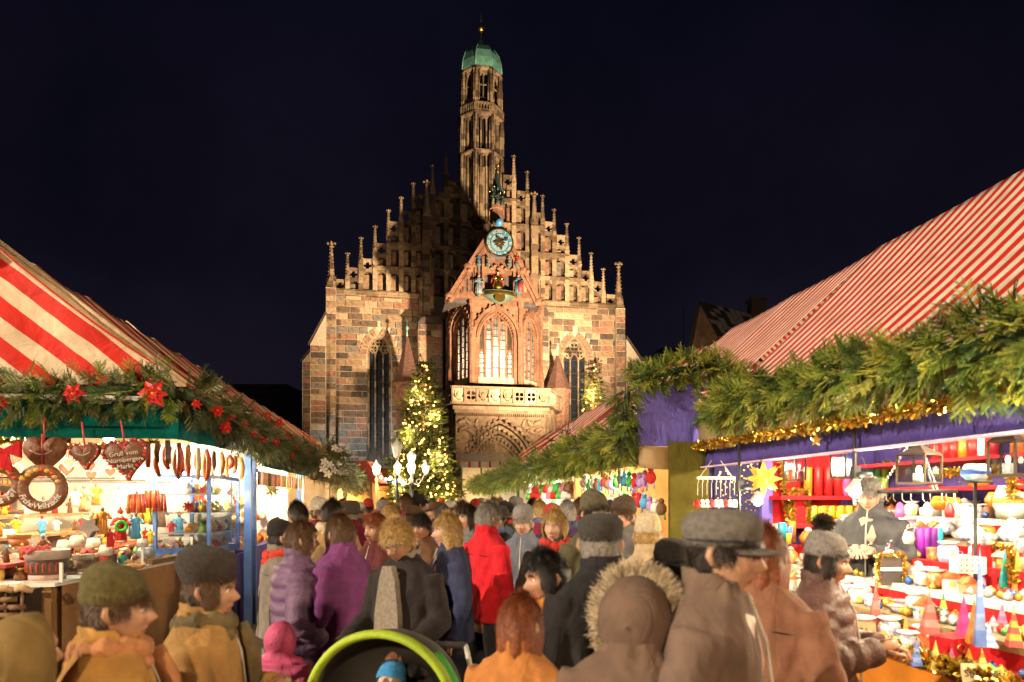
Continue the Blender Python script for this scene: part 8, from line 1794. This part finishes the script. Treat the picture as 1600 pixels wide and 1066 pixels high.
person(1052, 842, 2.9, 195, 'person in a dark cap and brown coat just left of the grey peaked cap', cloth((.07, .045, .035)), 'coat', 'pocket', 'm', 'b', ('short', 'dark'), 'brim', knit('soot', (.05, .045, .042)))
person(1192, 828, 2.6, 140, 'person with long reddish brown hair between the grey cap and the pompom hat', cloth((.22, .10, .06)), 'jacket', 'pocket', 'f', 'b', ('long', 'red'), None)
person(928, 768, 4.5, 35, 'tall person in an olive grey beanie behind the black jacket', cloth((.10, .09, .05)), 'jacket', 'pocket', 'm', 'a', ('short', 'dark'), 'beanie', knit('olive_grey', (.13, .11, .07)))
person(974, 776, 5.0, -50, 'person in a dark brown hat and grey coat left of the cream hat', cloth((.12, .11, .11)), 'coat', 'pocket', 'm', 'c', ('short', 'brown'), 'beanie', knit('brown', (.09, .06, .045)))
person(868, 800, 4.8, -20, 'fair haired woman facing us with a red scarf and dark coat', cloth((.06, .05, .05)), 'coat', 'pocket', 'f', 'c', ('bob', 'blond'), None, scarf=(.55, .04, .03))
person(818, 792, 5.9, -15, 'person in a blue grey coat with a grey hat behind the red jacket', cloth((.14, .15, .19)), 'coat', 'pocket', 'm', 'a', ('short', 'grey'), 'slouch', knit('ash', (.26, .24, .23)))
person(660, 806, 5.6, -20, 'person with dark hair in a brown jacket behind the blond man', cloth((.14, .07, .035)), 'jacket', 'pocket', 'm', 'b', ('short', 'dark'), None)
person(1360, 748, 5.6, -40, 'stall keeper with grey hair in a black fleece behind the candle display', cloth((.06, .06, .065)), 'jacket', 'hold', 'm', 'c', ('short', 'grey'), None, tilt=(18, 0))
person(1555, 1010, 1.55, -60, 'person in a dark brown coat stooping at the lower right frame edge', cloth((.10, .055, .035)), 'coat', 'pocket', 'f', 'b', ('bob', 'dark'), 'beanie', knit('dark_brown', (.10, .055, .03))) if False else None
# ---- farther crowd
FC = [('maroon', (.16, .025, .03)), ('navy', (.03, .035, .08)), ('black', (.02, .018, .018)), ('tan', (.34, .21, .10)), ('grey', (.16, .15, .15)), ('dark green', (.03, .06, .03)), ('burgundy', (.22, .02, .05)), ('brown', (.12, .06, .03)), ('beige', (.42, .32, .22)), ('violet', (.10, .05, .16))]
FH = [('white beanie', 'beanie', (.66, .6, .52)), ('black beanie', 'beanie', (.03, .028, .03)), ('grey hat', 'slouch', (.24, .22, .21)), ('blond hair', None, 'blond'), ('dark hair', None, 'dark'), ('red hat', 'beanie', (.45, .04, .04)), ('brown hair', None, 'brown'), ('brimmed hat', 'brim', (.08, .06, .05)), ('grey hair', None, 'grey'), ('brown cap', 'cap', (.14, .08, .05))]
FARP = [(500, 778, 7.0, 0, 0), (516, 784, 6.2, 3, 4), (548, 782, 7.4, 6, 7), (470, 786, 6.4, 2, 4), (600, 784, 8.5, 7, 2), (612, 790, 6.6, 8, 3), (636, 774, 9.5, 7, 6), (657, 773, 9.6, 2, 1), (684, 784, 8.2, 1, 9), (704, 782, 10.5, 4, 0), (726, 786, 7.6, 3, 6), (742, 780, 12, 0, 5), (790, 784, 8.4, 5, 1), (846, 784, 8.0, 6, 3), (806, 778, 10.5, 2, 2), (830, 780, 12.5, 8, 4), (886, 784, 6.8, 9, 8), (905, 782, 8.0, 0, 6), (770, 778, 14, 1, 3), (672, 780, 13, 6, 8), (628, 778, 15, 3, 1), (596, 780, 14, 9, 4), (576, 780, 11, 4, 5), (560, 784, 9.0, 5, 0), (534, 782, 9.5, 1, 6), (716, 778, 17, 7, 0), (752, 778, 18, 5, 7), (690, 779, 20, 2, 5), (652, 779, 19, 8, 9), (782, 779, 16, 9, 2), (644, 788, 7.2, 4, 9), (780, 790, 6.6, 2, 7), (735, 792, 6.2, 4, 4), (690, 792, 6.4, 9, 1), (955, 784, 6.2, 3, 1), (865, 788, 6.5, 1, 5)]
WHERE = lambda px, Y: ('far off' if Y > 15 else 'well back' if Y > 9.9 else 'midway') + (' on the left stall side' if px < 590 else ' under the lamps' if px < 680 else ' in the aisle centre' if px < 790 else ' on the right stall side')
for k, (px, yt, Y, ci, hi) in enumerate(FARP):
    cn, cc = FC[ci]; hn, hk, hc = FH[hi]; yaw = rnd.choice((175, 190, 160, 205, 20, -25, 70, -80, 110, -120)); ps = rnd.choice(('pocket', 'pocket', 'hold', 'down')); tn = rnd.uniform(-45, 45)
    person(px, yt, Y, yaw, 'person with %s, %s coat, %s' % (hn, cn, WHERE(px, Y)), cloth(cc), ('coat', 'jacket', 'puffer')[k % 3], ps, 'm', 'abcd'[k % 4], ('short' if hk or k % 2 else 'bob', hc if hk is None else ('brown', 'dark', 'grey')[k % 3]), hk, knit('far%d' % hi, hc) if hk else None, far=True, turn=tn, tilt=(rnd.uniform(-5, 14), rnd.uniform(-6, 6)), scarf=rnd.choice((None, None, (.5, .04, .04), (.5, .4, .28), (.1, .12, .2))), trousers=((.03, .03, .04), (.05, .04, .03), (.04, .05, .09))[k % 3], group='people farther down the aisle')
# ---- pram
P = at_y(604, 781, 3.05); g = thing('pram', 'pram with a lime green hood pushed by the blond man', 'pram', (P.x, P.y, 0), R(-12))
LIME = mat('lime_canvas', (.36, .50, .03), .6, .15, 6, .3, 60); GRN = mat('green_canvas', (.06, .36, .05), .6, .15, 6, .3, 60); DGRY = mat('pram_grey', (.06, .055, .05), .8, .2)
hood = MB(); n = 26; rows = 8; vs = []; fs = []
ztop = CZ - (986 - HY) / FPX * 3.05; zc0 = .82; rz_ = ztop - zc0
for j in range(rows + 1):
    q = R(10 + 95 * j / rows); y = -.02 + .36 * (1 - math.sin(q)) ; k = math.sin(q) ** .6
    y = .32 * math.cos(q) + .02
    for i in range(n + 1): a = math.pi * i / n; vs.append((.335 * k * math.cos(a), y, zc0 + rz_ * k * math.sin(a)))
for j in range(rows):
    for i in range(n): fs.append((j * (n + 1) + i, j * (n + 1) + i + 1, (j + 1) * (n + 1) + i + 1, (j + 1) * (n + 1) + i))
hood.add(vs, fs, 0, True); o = hood.build('hood', DGRY, g); md = o.modifiers.new('t', 'SOLIDIFY'); md.thickness = .008
MB().tube([(.34 * math.cos(math.pi * i / 30), -.075, zc0 + (rz_ + .0) * math.sin(math.pi * i / 30)) for i in range(31)], .034, 8, flat=.6).build('hood_rim', LIME, g)
MB().tube([(.352 * math.cos(math.pi * i / 30), -.02, zc0 + (rz_ + .005) * math.sin(math.pi * i / 30)) for i in range(31)][20:], .03, 8, flat=.6).build('side_band', GRN, g); MB().tube([(.352 * math.cos(math.pi * i / 30), -.02, zc0 + (rz_ + .005) * math.sin(math.pi * i / 30)) for i in range(31)][:9], .03, 8, flat=.6).build('side_band', GRN, g)
bt = MB(); bt.lathe([(.22, .50), (.31, .58), (.335, .80), (.325, .80), (.30, .60), (.0, .56)], 24, sx=1, sy=1.25, c=(0, -.05, 0)); bt.build('carrycot', DGRY, g)
for sx_ in (-1, 1):
    for y in (-.32, .28):
        w_ = MB().tube([(0, .13 * math.cos(a), .13 * math.sin(a)) for a in [2 * math.pi * k / 24 for k in range(24)]], .022, 7, closed=True).build('wheel', mat('rubber', (.02, .02, .02), .8, .1), g, T(sx_ * .29, y, .15)); MB().lathe([(.03, -.02), (.03, .02)], 10, M=RY(R(90))).build('hub', CASTW, w_)
    MB().tube([(sx_ * .27, -.32, .15), (sx_ * .27, .1, .5), (sx_ * .27, .42, .92), (sx_ * .22, .52, 1.0)], .014, 7).tube([(sx_ * .27, .28, .15), (sx_ * .27, -.1, .55)], .012, 7).build('frame', CASTW, g)
MB().tube([(-.22, .52, 1.0), (.22, .52, 1.0)], .018, 8).build('handle', DGRY, g)
bl = MB()
bl.lathe([(.30, .72), (.28, .80), (.18, .86), (.0, .88)], 20, sx=.95, sy=1.1, c=(0, -.12, 0)); bl.build('blanket', cloth((.40, .30, .22)), g)
by = person(0, 0, 1, 0, 'baby in a blue patterned hat lying under the pram hood', (.1, .2, .5)) if False else None
hv, hf, hm = HEADS['c']; b = MB(); b.add([tuple(v) for v in hv], hf, 0, True, M=SC(.72)); b.mi[:] = hm
for sd in (-1, 1): b.ball((sd * .0305 * .72, -.0705 * .72, .0095 * .72), .0128 * .8, 2, n=10); b.ball((sd * .0305 * .72, -.0795 * .72, .0092 * .72), .0058 * .8, 3, n=7)
b.tube([(0, .01, -.06), (0, .02, -.12), (0, .02, -.35)], [.035, .08, .09], 12); 
for sd in (-1, 1): b.tube([(sd * .07, .01, -.14), (sd * .12, -.04, -.22), (sd * .06, -.10, -.26)], [.03, .028, .02], 7); b.ball((sd * .055, -.105, -.265), .022, n=8); b.tube([(sd * .05, .02, -.34), (sd * .06, -.04, -.45)], [.05, .035], 7)
BM = T(P.x + .01, 3.06, .915) @ RZ(R(-12)) @ RX(R(-38))
bo = bpy.data.objects.new('person', b.mesh('person', [SKIN['c'], LIP, EYEW, IRIS])); col.objects.link(bo); bo.matrix_world = BM; tag(bo, 'baby in a bright blue knitted hat lying under the lime green pram hood', 'person', 'people in the market crowd')
hat(bo, 'beanie', knit('baby_blue', (.06, .30, .66)), SC(.76) @ T(0, 0, .012)); MB().tube([(0, .012, -.10), (0, .015, -.2), (0, .02, -.36)], [.085, .115, .11], 16).build('romper', cloth((.25, .40, .62)), bo)
